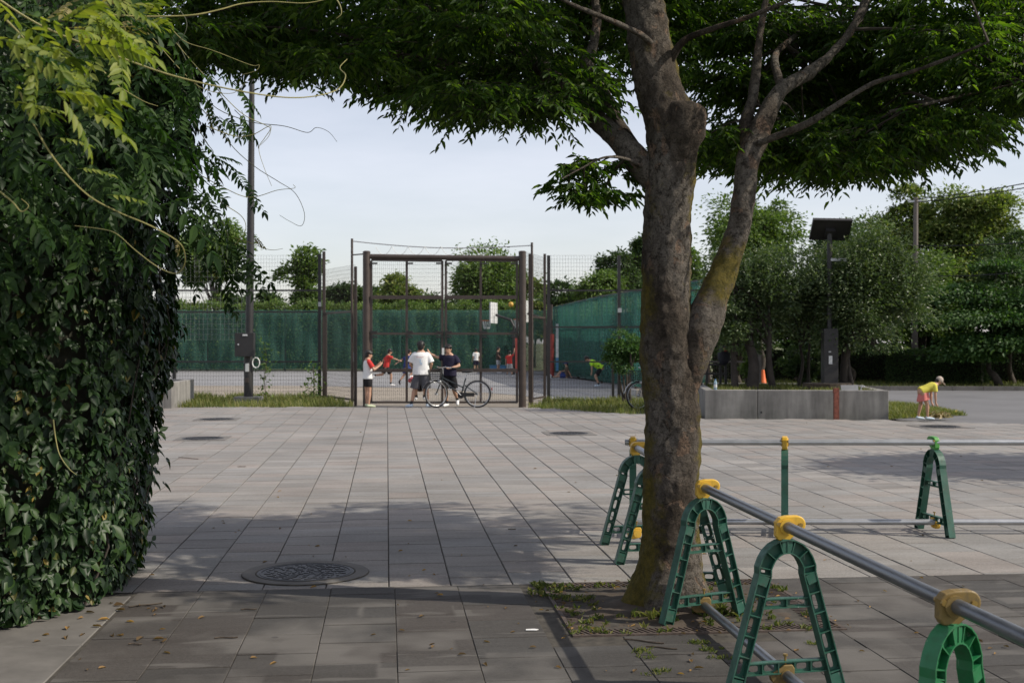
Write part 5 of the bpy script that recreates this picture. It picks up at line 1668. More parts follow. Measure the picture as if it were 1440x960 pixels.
# ---- solar lamp in the planter
sl = thing('solar_lamp', 'black solar lamp post with tilted panel on top rising out of the planter trees', 'lamp post', tuple(GX(1167, 26.2) + [0, 0, WH - .08]))
SZ = 26.2; sb = GX(1166.5, SZ)
mb = MB(); mb.tube([sb + [0, 0, 1.5], sb + [0, 0, 3.95]], .055, 14); under(mb.build('pole', BK, None, smooth=True), sl)
mb = MB(); mb.box(sb + [0, 0, (WH - .1 + 1.85) / 2], (.31, .28, 1.85 - WH + .1), rz=-YAW); under(mb.build('battery_housing', BK, bevel=.01), sl)
mb = MB(); mb.tube([GX(1163, SZ) + [0, 0, WH - .12], GX(1163, SZ) + [0, 0, WH + .09]], .52, 28); under(mb.build('footing', M['soil']), sl)
pm = np.array(Matrix.Rotation(-YAW - R(4), 3, 'Z') @ Matrix.Rotation(R(-38), 3, 'X') @ Matrix.Rotation(R(2), 3, 'Y'))
mb = MB(); mb.box(P(1168, 323, SZ), (.80, .60, .035), M=pm); pn = under(mb.build('solar_panel', BK), sl)
mb = MB()
for (c, s) in (((0, .3, 0), (.84, .035, .06)), ((0, -.3, 0), (.84, .035, .06)), ((-.402, 0, 0), (.035, .565, .06)), ((.402, 0, 0), (.035, .565, .06))): mb.box(P(1168, 323, SZ) + pm @ np.array(c), s, M=pm)
under(mb.build('panel_frame', M['black_metal']), sl)
mb = MB(); mb.box(P(1167, 327, SZ) , (.2, .2, .12), M=pm); under(mb.build('bracket', BK), sl)
mb = MB(); mb.box(sb + [.18, 0, 3.35], (.36, .14, .06), rz=-YAW); under(mb.build('lamp_head', M['galv']), sl)
mb = MB(); mb.box(P(1168, 506.5, SZ - .152), (.075, .01, .18), rz=-YAW); under(mb.build('notice_plate', M['offwhite']), sl)
mb = MB(); mb.box(P(1167, 495, SZ - .152), (.05, .01, .03), rz=-YAW); under(mb.build('hatch_plate', M['galv']), sl)

# ---- railing, cone, utility pole
rl = thing('railing', 'black steel railing behind the tree trunk at the end of the planter', 'railing', tuple(GX(1005, 27.6)))
RZ_ = 27.6
for px in (986, 994, 1013, 1020.5): post('post', GX(px, RZ_), 0, gh(505 if px > 1010 else 512, RZ_), .055, BK, rl)
for py in (513, 526): rail('rail', GX(975, RZ_), GX(1021, RZ_), gh(py, RZ_), .045, BK, rl)
bp = thing('backpack', 'dark backpack with a red patch hanging on the black railing', 'backpack', tuple(GX(1018, RZ_ - .2) + [0, 0, gh(510, RZ_)]))
mb = MB(); mb.ellipsoid((0, 0, .16), (.15, .10, .22), 16, 10); mb.build('body', simple('navy nylon', (.018, .02, .03), .7), bp, smooth=True)
mb = MB(); mb.ellipsoid((.01, -.08, .30), (.06, .04, .05), 12, 8); mb.build('patch', M['red'], bp, smooth=True)
mb = MB(); mb.tube([(-.06, .08, .3), (-.02, .12, .42), (.04, .08, .34)], .014, 6); mb.build('strap', M['rubber'], bp)
cn_ = thing('traffic_cone', 'orange traffic cone standing on the road behind the planter trunks', 'traffic cone', tuple(GX(1073, 37)))
mb = MB(); mb.lathe([(.155, .04), (.14, .06), (.045, .68), (.04, .70)], n=20); mb.build('cone', M['orange'], cn_, smooth=True)
mb = MB(); mb.box((0, 0, .02), (.36, .36, .04)); mb.build('base', M['orange'], cn_)
up_ = thing('utility_pole', 'grey concrete utility pole standing among the trees with cables running off', 'utility pole', tuple(GX(1286, 47)))
UZ = 47.0; ub = GX(1286, UZ)
mb = MB(); mb.tube([ub, ub + np.array([.06, 0, gh(278, UZ)])], [.13, .085], 14); under(mb.build('pole', simple('pole concrete', (.15, .13, .115), .85), None, smooth=True), up_)
mb = MB(); mb.beam(P(1278, 284, UZ), P(1296, 283, UZ), .08, .08); under(mb.build('crossarm', M['galv']), up_)
for (y0, y1, x1) in ((281, 246, 1500), (285, 253, 1500), (346, 336, 1500), (388, 380, 1470)):
    pts = [P(1287 + (x1 - 1287) * t, y0 + (y1 - y0) * t + 14 * (t - t * t), UZ - 6 * t) for t in np.linspace(0, 1, 14)]
    mb = MB(); mb.tube(pts, .02, 5); under(mb.build('cable', M['rubber']), up_)
# ================================================================== TREES AND SHRUBS
LM = {
 'mid':   leaf_mat('mid green leaf', (0.056, 0.102, 0.028), (0.090, 0.149, 0.037), (0.152, 0.209, 0.056), 0.30, 0.55, 0.3),
 'dark':  leaf_mat('dark green leaf', (0.026, 0.055, 0.021), (0.045, 0.082, 0.026), (0.074, 0.113, 0.037), 0.25, 0.55, 0.3),
 'olive': leaf_mat('olive leaf', (0.068, 0.108, 0.030), (0.112, 0.158, 0.042), (0.225, 0.247, 0.075), 0.32, 0.55, 0.3),
 'pale':  leaf_mat('pale leaf', (0.102, 0.138, 0.048), (0.150, 0.180, 0.066), (0.210, 0.228, 0.102), 0.30, 0.6, 0.3),
 'plum':  leaf_mat('planter tree leaf', (0.041, 0.071, 0.029), (0.065, 0.105, 0.036), (0.125, 0.161, 0.065), 0.28, 0.42, 0.45),
 'fresh': leaf_mat('fresh green leaf', (0.028, 0.068, 0.020), (0.045, 0.099, 0.026), (0.076, 0.136, 0.035), 0.30, 0.55, 0.3),
}
def crown_cloud(c, rx, ry, rz, nclump, cr, nleaf, leafL, rng, flat=1.0, shell=0.55, bottom=-0.75, spiky=0.0):
    """clumps of leaf-sized faces spread through an uneven ellipsoid"""
    cc = []
    nlob = max(4, min(9, nclump // 6))
    lobes = []
    for q in range(nlob):
        d = unit(1, rng)[0]
        lobes.append((d * rng.uniform(.35, .62) * [1, 1, .95] + [0, 0, .06], rng.uniform(.34, .52)))
    lobes.append((np.array([0, 0, .0]), .55))
    while len(cc) < nclump:
        lc, lr = lobes[int(rng.integers(0, len(lobes)))]
        d = unit(1, rng)[0]
        q = lc + d * lr * rng.uniform(shell ** 3, 1) ** (1 / 3)
        if q[2] < bottom or np.linalg.norm(q) > 1.2: continue
        q = q * 1.10
        cc.append((q * np.array([rx, ry, rz]), rng.choice((.42, .55, .7, .9, 1.15, 1.35))))
    P_, D_, N_, S_ = [], [], [], []
    for off, s in cc:
        n = int(nleaf * s)
        d = unit(n, rng); d[:, 2] = np.where(d[:, 2] < -0.35, -d[:, 2], d[:, 2])
        rr = np.where(rng.uniform(0, 1, n) < .3, np.clip(np.abs(rng.normal(1.0, .3, n)), 0, 1.42), 0.35 + 0.65 * rng.uniform(0, 1, n) ** 0.5)[:, None]
        p = c + off + d * rr * cr * s * np.array([1, 1, flat])
        P_.append(p)
        out = d + off / (np.linalg.norm(off) + 1e-6) * 0.5
        D_.append(out * [1, 1, 0.5] + rng.normal(0, .5, (n, 3)) + [0, 0, -0.35 + spiky])
        N_.append(d * 0.6 + rng.normal(0, .5, (n, 3)) + [0, 0, 0.6])
        S_.append(leafL * rng.uniform(.6, 1.3, n))
    return np.vstack(P_), np.vstack(D_), np.vstack(N_), np.concatenate(S_), [c + o for o, s in cc]
def build_crown(parent, P_, D_, N_, S_, mat, wid=0.55, name='crown'):
    V, F = scatter(LEAF2[0], LEAF2[1], P_, D_, N_, np.stack([S_, S_ * wid, S_], 1))
    return under(obj(name, mesh_from(name, V, F), mat), parent)
def trunk_tubes(parent, base, c, rz, r, ends, rng, name='trunk', lean=0.0, fork=0.35, mat='bark_far'):
    mb = MB()
    top = c + np.array([0, 0, -rz * 0.05])
    f = base + (top - base) * fork
    f = f + np.array([rng.normal(0, .1) * r * 8, rng.normal(0, .1) * r * 8, 0])
    mb.tube(smooth_path(np.array([base, (base + f) / 2 + rng.normal(0, r, 3) * [1, 1, 0], f, top]), 14), np.linspace(r * 1.15, r * .35, 14), 10)
    for e in ends:
        k = rng.uniform(0.0, 0.6); a = f + (top - f) * k
        m_ = (a + e) / 2 + np.array([0, 0, 0.12 * np.linalg.norm(e - a)]) * rng.uniform(0, 1)
        mb.tube(smooth_path(np.array([a, m_, e]), 7), np.linspace(r * .42, r * .06, 7), 6, caps=False)
    return under(mb.build(name, M[mat], None, smooth=True), parent)
def tree_at(name, label, px, ytop, ybot, wpx, Z, mat, seed, n=30, nleaf=240, leafL=None, cr=None, flat=.8, shell=.55, zb=0.0, ncl=None, depth=0.8, group=None, spiky=0.0, cat='tree', trunk_r=None, bottom=-.75, wid=.55):
    rng = np.random.default_rng(seed)
    base = GX(px, Z, zb)
    zt = CAMH - (ytop - HZ) / FPX * Z; zl = CAMH - (ybot - HZ) / FPX * Z
    rz = (zt - zl) / 2 * 0.93; rx = wpx / FPX * Z / 2 * 0.92
    c = GX(px, Z, (zt + zl) / 2)
    t = thing(name, label, cat, tuple(base), group=group)
    cr = cr or min(rx, rz) * 0.36
    leafL = leafL or 3.3 / FPX * Z * 1.4
    P_, D_, N_, S_, ends = crown_cloud(c, rx - cr * .6, (rx - cr * .6) * depth, rz - cr * .5 * flat, int(n * 1.15), cr * 1.12, int(nleaf * 2.0), leafL * 1.25, rng, flat, shell * .8, bottom, spiky)
    build_crown(t, P_, D_, N_, S_, LM[mat], wid)
    trunk_tubes(t, base, c, rz, trunk_r or max(.09, rx * .06), ends[::2], rng)
    return t
BG = 'trees beyond the sports court'
tree_at('broadleaf_tree', 'leafy tree whose top shows above the fence just beside the ivy', 300, 308, 470, 130, 73, 'mid', 101, 34, 260, group=BG)
tree_at('broadleaf_tree', 'open-crowned tree with sky gaps above the fence just right of the lamp post', 418, 345, 480, 80, 70, 'mid', 102, 22, 210, shell=.7, group=BG)
tree_at('broadleaf_tree', 'dark rounded tree beyond the court behind the wicket', 478, 378, 490, 82, 78, 'dark', 103, 30, 240, group=BG)
tree_at('broadleaf_tree', 'light green tree beyond the court seen through the first leaf of the big gate', 563, 366, 490, 78, 74, 'olive', 104, 26, 260, group=BG)
tree_at('broadleaf_tree', 'large broad tree behind the basketball hoop seen through the gate', 690, 348, 500, 150, 76, 'mid', 105, 52, 320, group=BG)
tree_at('broadleaf_tree', 'pale green bush-like tree behind the pale mesh beside the ivy', 268, 412, 500, 80, 71, 'pale', 106, 22, 240, group=BG)
tree_at('broadleaf_tree', 'olive tree peeping out right behind the thick gate post', 752, 395, 500, 60, 72, 'olive', 107, 16, 220, group=BG)
for k, (px, yt, w) in enumerate(((345, 405, 90), (380, 398, 70), (455, 402, 80), (515, 396, 60), (605, 400, 70), (640, 405, 60), (790, 392, 70), (820, 398, 60), (765, 402, 50))):
    tree_at('distant_tree', ('dark distant tree low over the far net beside ' + ('the ivy', 'the lamp post', 'the wicket', 'the round gate post', 'the light green tree', 'the middle stiles of the gate', 'the middle of the right fence bay', 'the conifer above the side net', 'the right fence corner post')[k]), px, yt, 500, w, 108, 'dark', 120 + k, 18, 170, group='dark far line of trees', leafL=.34)
tree_at('conifer', 'slim tall dark conifer standing above the green side net', 866, 322, 470, 58, 66, 'dark', 140, 30, 190, flat=1.0, shell=.2, group=BG)
tree_at('conifer', 'dark conifer close behind the left side of the big trunk', 900, 328, 470, 50, 68, 'dark', 141, 26, 190, flat=1.0, shell=.2, group=BG)
tree_at('broadleaf_tree', 'green tree filling the gap above the side net before the conifers', 848, 362, 480, 100, 60, 'mid', 142, 30, 230, group=BG)
tree_at('broadleaf_tree', 'green tree above the side net showing through the fork of the big trunk', 965, 340, 480, 90, 50, 'mid', 143, 26, 230, group=BG)
RG = 'trees behind the planter and the road'
tree_at('broadleaf_tree', 'tall airy tree with sky gaps between the limbs of the big tree', 1062, 262, 440, 175, 42, 'mid', 150, 46, 220, shell=.5, cr=.62, group=RG)
tree_at('broadleaf_tree', 'dark tree behind the solar panel', 1185, 300, 450, 120, 48, 'dark', 151, 34, 240, group=RG)
tree_at('broadleaf_tree', 'big olive tree with billowing crown behind the utility pole', 1262, 240, 470, 125, 54, 'olive', 152, 60, 240, shell=.6, cr=.62, group=RG)
tree_at('broadleaf_tree', 'big olive tree with wide crown under the cables', 1358, 244, 480, 180, 53, 'olive', 153, 80, 260, shell=.6, cr=.72, group=RG)
tree_at('broadleaf_tree', 'dark tree at the end of the row under the cables', 1452, 288, 500, 100, 46, 'dark', 154, 34, 260, group=RG)
tree_at('broadleaf_tree', 'dark tree filling in behind the hedge and the bending child', 1310, 400, 520, 150, 50, 'dark', 155, 36, 240, group=RG)
tree_at('broadleaf_tree', 'dark undergrowth tree behind the planter trunks', 1120, 420, 520, 180, 47, 'dark', 156, 40, 220, group=RG)
tree_at('layered_tree', 'fresh green tree with flat layered boughs at the roadside', 1405, 364, 548, 200, 42, 'fresh', 157, 15, 1000, flat=.26, shell=.5, cr=1.25, group=RG, leafL=.125)
tree_at('layered_tree', 'dark green layered tree further along the roadside', 1500, 350, 530, 160, 42, 'fresh', 158, 12, 900, flat=.26, shell=.5, cr=1.3, group=RG, leafL=.125)

tree_at('broadleaf_tree', 'dark low spreading tree behind the traffic cone and the planter', 1040, 395, 535, 150, 44, 'dark', 210, 36, 240, group=RG)
tree_at('broadleaf_tree', 'dark bushy tree right behind the trunk of the solar lamp', 1195, 370, 535, 160, 45, 'dark', 211, 40, 240, group=RG)
tree_at('broadleaf_tree', 'shadowy tree between the utility pole and the layered roadside tree', 1300, 350, 530, 130, 48, 'mid', 212, 36, 240, group=RG)
tree_at('broadleaf_tree', 'dark tree rising behind the layered roadside tree', 1425, 330, 540, 150, 45, 'dark', 213, 44, 260, group=RG)
# trees in the planter: several trunks, twiggy crowns with upright shoots
def planter_tree(label, px, Z, ytop, ybot, wpx, seed, stems, n=85, nleaf=230):
    rng = np.random.default_rng(seed)
    base = GX(px, Z, WH - .09)
    t = thing('planter_tree', label, 'tree', tuple(base), group='trees in the concrete planter')
    zt = CAMH - (ytop - HZ) / FPX * Z; zl = CAMH - (ybot - HZ) / FPX * Z
    rz = (zt - zl) / 2; rx = wpx / FPX * Z / 2
    c = GX(px, Z, (zt + zl) / 2)
    P_, D_, N_, S_, ends = crown_cloud(c, rx * .98, rx * .8, rz * .95, int(n * 0.9), rx * .30, int(nleaf * 1.9), .078, rng, .8, .35, -.85)
    # upright leafy shoots breaking the outline
    for k in range(90):
        a = rng.uniform(0, 6.28); q = rng.uniform(.2, 1.05)
        s0 = c + np.array([math.cos(a) * rx * q, math.sin(a) * rx * .8 * q, rz * .86 * math.sqrt(max(0.03, 1 - q * q)) * rng.uniform(.5, 1)])
        d = np.array([math.cos(a) * .5, math.sin(a) * .5, rng.uniform(.5, 1.2)]); d /= np.linalg.norm(d)
        Ls = rng.uniform(.3, .75); m_ = 26
        tt = np.linspace(0, 1, m_)
        P_ = np.vstack([P_, s0 + d * (tt * Ls)[:, None]]); D_ = np.vstack([D_, d * .5 + rng.normal(0, .6, (m_, 3))])
        N_ = np.vstack([N_, rng.normal(0, .6, (m_, 3)) + [0, 0, .8]]); S_ = np.concatenate([S_, rng.uniform(.05, .085, m_)])
    build_crown(t, P_, D_, N_, S_, LM['plum'], .5)
    for sx, r in stems:
        b = GX(sx, Z + rng.normal(0, .2), WH - .09)
        e = c + np.array([(sx - px) / FPX * Z * .8, rng.normal(0, .2), rng.uniform(-.2, .3)])
        mb = MB(); mb.tube(smooth_path(np.array([b, b + (e - b) * .35 + rng.normal(0, .05, 3), b + (e - b) * .7 + rng.normal(0, .08, 3), e]), 12), np.linspace(r * .85, r * .3, 12), 10)
        for k in ends[::10]:
            a_ = b + (e - b) * rng.uniform(.45, .9)
            mb.tube(smooth_path(np.array([a_, (a_ + k) / 2 + [0, 0, .1], k]), 6), np.linspace(r * .4, .01, 6), 6, caps=False)
        under(mb.build('trunk', M['bark_shaded'], None, smooth=True), t)
    return t
M['bark_shaded'] = simple('shaded bark', (0.040, 0.033, 0.027), 0.9, var=0.35, nscale=5, bumpk=0.4)  # planter trunks stand in shade; that shade is put into this bark colour
planter_tree('planter tree with several thin trunks and a grey-green crown next to the big trunk', 1062, 26.6, 345, 528, 150, 160, ((1034, .10), (1058, .17), (1087, .10)))
planter_tree('planter tree with one leaning dark trunk right beside the solar lamp', 1222, 26.4, 338, 530, 190, 161, ((1187, .13), (1200, .06)), 110, 240)
planter_tree('slender planter tree behind the solar lamp between its two neighbours', 1145, 27.6, 348, 528, 150, 162, ((1122, .05), (1137, .05)), 80, 220)
def shrub(name, label, c, r, seed, n, leafL, mat, stems=5, zb=0.0, cat='shrub', group=None, nleaf=120):
    rng = np.random.default_rng(seed)
    t = thing(name, label, cat, (c[0], c[1], zb), group=group)
    P_, D_, N_, S_, ends = crown_cloud(np.asarray(c, float), r[0] * .82, r[1] * .82, r[2] * .85, n, min(r) * .3, nleaf, leafL, rng, .9, .55, -.9)
    build_crown(t, P_, D_, N_, S_, LM[mat], .5, 'foliage')
    mb = MB()
    for k in range(stems):
        a = rng.uniform(0, 6.28); b = np.array([c[0] + math.cos(a) * .12, c[1] + math.sin(a) * .12, zb])
        e = np.array([c[0] + math.cos(a) * r[0] * .5, c[1] + math.sin(a) * r[1] * .5, c[2]])
        mb.tube(smooth_path(np.array([b, (b + e) / 2 + rng.normal(0, .05, 3), e]), 7), np.linspace(.035, .012, 7), 6, caps=False)
    under(mb.build('stem', M['bark_far'], None), t)
    return t
shrub('round_shrub', 'round clipped shrub on bare stems by the side net next to the big trunk', P(884, 497, 30.4), (.70, .6, .74), 170, 60, .075, 'fresh', 7, nleaf=150)
shrub('planter_shrub', 'dark leafy shrub at the foot of the planter trees beside the solar lamp', P(1130, 512, 28.2), (.75, .5, .62), 171, 36, .08, 'dark', 4, WH - .09)
shrub('planter_shrub', 'small light shrub in the planter close to the railing', P(1052, 520, 28.5), (.3, .3, .45), 172, 14, .06, 'mid', 3, WH - .09)
# clipped hedges
def hedge(label, a, b, h, w, seed, n, leafL=.09, mat='dark', name='clipped_hedge', zb=0.0, cap=True, mats=None, group=None):
    rng = np.random.default_rng(seed)
    a = np.asarray(a[:2]); b = np.asarray(b[:2]); d = b - a; L = np.linalg.norm(d); d /= L; nr = np.array([-d[1], d[0]])
    t = thing(name, label, 'hedge', tuple((a + b) / 2) + (zb,), group=group)
    u = rng.uniform(-.01, 1.01, n); k = rng.uniform(0, 1, n)
    top = k < .3; fr_ = (k >= .3) & (k < .72)
    off = np.where(top, rng.uniform(-1, 1, n), np.where(fr_, -1, 1)) * w / 2
    z = np.where(top, 1, rng.uniform(.02, 1, n)) * h
    ends_ = rng.uniform(0, 1, n) < .06
    u = np.where(ends_, np.where(rng.uniform(0, 1, n) < .5, 0, 1), u)
    off = np.where(ends_, rng.uniform(-1, 1, n) * w / 2, off)
    bump_ = np.array([mnoise.noise(Vector((x * L * .9, y * 1.1, seed))) for x, y in zip(u, z)])
    off = off + np.sign(off) * bump_ * .16; z = z + bump_ * (.12 if name == 'clipped_hedge' else .5) * top + (0 if name == 'clipped_hedge' else np.abs(rng.normal(0, .12, n)) * top)
    p = a[None] + d[None] * (u * L)[:, None] + nr[None] * off[:, None]
    P_ = np.c_[p, np.maximum(z, .02) + zb] + rng.normal(0, .03, (n, 3))
    outn = np.c_[nr[None] * np.sign(off)[:, None] * (~top)[:, None], top * 1.0 + .2]
    D_ = outn + rng.normal(0, .7, (n, 3)); N_ = outn + rng.normal(0, .5, (n, 3))
    build_crown(t, P_, D_, N_, leafL * rng.uniform(.6, 1.3, n), LM[mat], .55, 'foliage')
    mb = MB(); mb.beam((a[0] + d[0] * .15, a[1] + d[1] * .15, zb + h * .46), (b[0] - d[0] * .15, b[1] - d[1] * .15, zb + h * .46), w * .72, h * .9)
    under(mb.build('shade_core', M['ivy_core']), t)  # solid box inside the hedge, coloured like the shade among stems
    return t
hedge('dark clipped hedge block beyond the road behind the bending child', GX(1252, 46), GX(1388, 44.5), 1.15, 1.6, 180, 9000)
hedge('dark clipped hedge running on behind the planter trees', GX(1000, 50), GX(1275, 47.5), 1.35, 1.4, 181, 9000)
hedge('low dark hedge past the clipped block at the roadside', GX(1370, 47.5), GX(1570, 45.5), 1.5, 1.6, 182, 6500)
hedge('tall rough hedge behind the far green net of the sports court', W(-33, 68), W(0.5, 68), 3.5, 2.0, 183, 42000, .16, 'mid', 'hedge')
hedge('rough hedge behind the green side net of the court', W(2.6, 68), W(5.5, 44), 3.0, 1.4, 184, 9000, .13, 'mid', 'hedge')
# weed sapling beside the lamp post
rg = np.random.default_rng(190)
sp_ = thing('weed_sapling', 'thin weedy sapling growing beside the lamp post', 'weed', tuple(GX(374, 31.2)))
ctl = np.array([GX(374, 31.2, 0), P(372, 530, 31.2), P(375, 505, 31.2), P(370, 480, 31.2)])
mb = MB(); mb.tube(smooth_path(ctl, 10), np.linspace(.012, .004, 10), 5); under(mb.build('stem', M['bark_far']), sp_)
pts = smooth_path(ctl, 130)
Pn = pts + rg.normal(0, .09, (130, 3)); build_crown(sp_, Pn, rg.normal(0, 1, (130, 3)), rg.normal(0, .5, (130, 3)) + [0, 0, 1], rg.uniform(.06, .13, 130), LM['mid'], .6, 'foliage')
sp2 = thing('weed_clump', 'leafy weeds climbing the fence post by the wicket', 'weed', tuple(GX(440, 32)))
Pn = GX(441, 32.2, .0) + np.c_[rg.normal(0, .14, (260, 2)), rg.uniform(0, 1.0, 260) ** 1.6]
build_crown(sp2, Pn, rg.normal(0, 1, (260, 3)), rg.normal(0, .5, (260, 3)) + [0, 0, 1], rg.uniform(.06, .12, 260), LM['mid'], .6, 'foliage')
mb = MB(); mb.tube([GX(441, 32.2, 0), GX(442, 32.2, .5), GX(440, 32.2, .95)], .012, 5); under(mb.build('stem', M['bark_far']), sp2)
# trees out of the picture to the right whose shade falls on the paving
tree_at('broadleaf_tree', 'plaza tree standing right of the view that shades the paving by the pale pipe', 1960, 190, 330, 420, 14.3, 'mid', 200, 70, 300, leafL=.12, cr=.8, flat=.6, group='trees of the plaza')
# ================================================================== PEOPLE
SKIN = simple('skin', (0.42, 0.245, 0.165), 0.55, var=0.06)
HAIR = simple('black hair', (0.012, 0.010, 0.009), 0.5, var=0.2)
SOCK = simple('dark sock', (0.02, 0.02, 0.022), .8)
def cloth(name, c): return simple(name, c, 0.85, var=0.10, nscale=9, spec=.15)
def remeshed(mb, name, mat, parent, vox, smooth_n=4):
    me = mb.mesh(name)
    o = bpy.data.objects.new(name, me); COL.objects.link(o)
    r = o.modifiers.new('r', 'REMESH'); r.mode = 'VOXEL'; r.voxel_size = vox
    s = o.modifiers.new('s', 'SMOOTH'); s.iterations = smooth_n; s.factor = .5
    dg = bpy.context.evaluated_depsgraph_get()
    ev = bpy.data.meshes.new_from_object(o.evaluated_get(dg))
    o.modifiers.clear(); o.data = ev; bpy.data.meshes.remove(me); ev.name = name
    ev.polygons.foreach_set('use_smooth', np.ones(len(ev.polygons), bool))
    ev.materials.clear(); ev.materials.append(mat)
    o.parent = parent
    return o
def capsule(mb, pts, rad, n=12, sx=1.0):
    """tapered limb with rounded ends"""
    pts = np.asarray(pts, float)
    mb.tube(smooth_path(np.c_[pts, rad], max(4, 5 * (len(pts) - 1)))[:, :3], smooth_path(np.c_[pts, rad], max(4, 5 * (len(pts) - 1)))[:, 3], n)
    for p, r in zip(pts, rad): mb.ellipsoid(p, (r, r, r), 10, 8)
def lerp(a, b, t): return np.asarray(a) * (1 - t) + np.asarray(b) * t
def person(label, loc, rz, H, J, shirt, shorts, shoes, vox=.011, sleeve=None, cap=None, sock=True, fine=True, extra=None, hair=True, long_hair=False, skirt=False, group=None, baggy=1.0, short_len=.82):
    """J: joints in a 1.57 m body frame (x right, y front, z up); missing ones mirror a relaxed stance"""
    k = H / 1.57
    D = dict(hip=(0, 0, .80), chest=(0, .0, 1.12), neck=(0, 0, 1.30), head=(0, .02, 1.45),
             shr=(.165, 0, 1.24), shl=(-.165, 0, 1.24), elr=(.22, -.02, 1.0), ell=(-.22, -.02, 1.0), wrr=(.23, .06, .79), wrl=(-.23, .06, .79), hdr=(.23, .09, .70), hdl=(-.23, .09, .70),
             hpr=(.085, 0, .78), hpl=(-.085, 0, .78), knr=(.10, .02, .43), knl=(-.10, .02, .43), anr=(.11, 0, .07), anl=(-.11, 0, .07), tor=(.13, .13, .03), tol=(-.13, .13, .03))
    D.update(J)
    D = {a: np.array(b, float) * k for a, b in D.items()}
    t = thing('person', label, 'person', tuple(loc), rz, group)
    up_b = D['neck'] - D['hip']; up_b /= np.linalg.norm(up_b)
    side = D['shr'] - D['shl']; side /= np.linalg.norm(side)
    b = MB()
    hd = D['head']; hup = hd - D['neck']; hup = hup / np.linalg.norm(hup)
    face = np.array(J.get('face', (0, 1, 0)), float); face -= hup * np.dot(face, hup); face /= np.linalg.norm(face)
    hs = np.cross(face, hup)
    HM = np.stack([hs, face, hup], 1)
    b.ellipsoid(hd, (.073 * k, .090 * k, .112 * k), 16, 12, M=HM)
    b.ellipsoid(hd + HM @ np.array([0, .03, -.06]) * k, (.055 * k, .06 * k, .06 * k), 12, 8, M=HM)
    b.ellipsoid(hd + HM @ np.array([0, .093, -.02]) * k, (.014 * k, .02 * k, .025 * k), 8, 6, M=HM)
    for s in (1, -1): b.ellipsoid(hd + HM @ np.array([s * .075, -.005, -.01]) * k, (.014 * k, .02 * k, .03 * k), 8, 6, M=HM)
    capsule(b, [D['neck'] - up_b * .04 * k, hd - hup * .06 * k], [.052 * k, .046 * k])
    # torso
    for tt, rx_, ry_ in ((0, .135, .095), (.25, .125, .09), (.5, .135, .095), (.75, .15, .10), (.92, .12, .08)):
        c = lerp(D['hip'], D['neck'], tt)
        fb = np.cross(up_b, side)
        b.ellipsoid(c, (rx_ * k, ry_ * k, .11 * k), 14, 9, M=np.stack([side, fb, up_b], 1))
    for s in 'rl':
        capsule(b, [D['sh' + s], lerp(D['sh' + s], D['el' + s], .5), D['el' + s]], [.047 * k, .043 * k, .036 * k])
        capsule(b, [D['el' + s], lerp(D['el' + s], D['wr' + s], .4), D['wr' + s]], [.036 * k, .035 * k, .024 * k])
        capsule(b, [D['hp' + s], lerp(D['hp' + s], D['kn' + s], .5), D['kn' + s]], [.080 * k, .072 * k, .052 * k])
        ca = lerp(D['kn' + s], D['an' + s], .3)
        capsule(b, [D['kn' + s], ca, lerp(D['kn' + s], D['an' + s], .7), D['an' + s]], [.050 * k, .053 * k, .038 * k, .031 * k])
        # hand: palm, four fingers, thumb
        w, h = D['wr' + s], D['hd' + s]
        hd_ = (h - w); L = np.linalg.norm(hd_) + 1e-6; hd_ /= L
        u, v = frame_of(hd_)
        capsule(b, [w, w + hd_ * .075 * k], [.026 * k, .030 * k])
        for q, (o_, fl) in enumerate(((-.025, .060), (-.009, .072), (.009, .068), (.025, .052))):
            if not fine and q in (1, 2): pass
            a0 = w + hd_ * .075 * k + u * o_ * k
            capsule(b, [a0, a0 + hd_ * fl * .55 * k, a0 + (hd_ * fl * .85 + v * .02) * k], [.010 * k, .009 * k, .008 * k], 8)
        a0 = w + hd_ * .02 * k - u * .028 * k
        capsule(b, [a0, a0 + (hd_ * .03 - u * .03) * k, a0 + (hd_ * .06 - u * .035) * k], [.012 * k, .011 * k, .009 * k], 8)
    remeshed(b, 'body', SKIN, t, vox * k)
    # face marks
    if fine:
        for s in (1, -1):
            e = MB(); e.ellipsoid(hd + HM @ np.array([s * .032, .083, .012]) * k, (.011 * k, .006 * k, .006 * k), 8, 6, M=HM); e.build('eye', HAIR, t)
        e = MB(); e.ellipsoid(hd + HM @ np.array([0, .083, -.062]) * k, (.022 * k, .008 * k, .006 * k), 8, 6, M=HM); e.build('mouth', simple('lips', (.30, .10, .08), .5), t)
    if hair:
        e = MB()
        if cap is None: e.ellipsoid(hd + HM @ np.array([0, -.022, .020]) * k, (.088 * k, .092 * k, .110 * k), 18, 12, M=HM)
        e.ellipsoid(hd + HM @ np.array([0, -.040, -.022]) * k, (.080 * k, .066 * k, .088 * k), 14, 10, M=HM)
        rs = np.random.default_rng(int(H * 1000))
        for q in range(16 if cap is None else 0):
            d = unit(1, rs)[0]; d[2] = abs(d[2]) * .8 + .1; d[1] = d[1] - .1
            e.ellipsoid(hd + HM @ (np.array([0, -.012, .03]) + d * .078) * k, (.034 * k, .034 * k, .026 * k), 8, 6, M=HM)
        for q in (-.05, -.02, .015, .045) if cap is None else (): e.ellipsoid(hd + HM @ np.array([q, .072, .062 - abs(q) * .3]) * k, (.024 * k, .02 * k, .03 * k), 8, 6, M=HM)
        remeshed(e, 'hair', HAIR, t, vox * .8 * k, 2)
    fb = np.cross(up_b, side); BMx = np.stack([side, fb, up_b], 1)
    # shirt: torso shell with a clean hem and short sleeves
    e = MB()
    hem = D['hip'] - up_b * .03 * k if not J.get('tuck') else D['hip'] + up_b * .06 * k
    n_ = 20
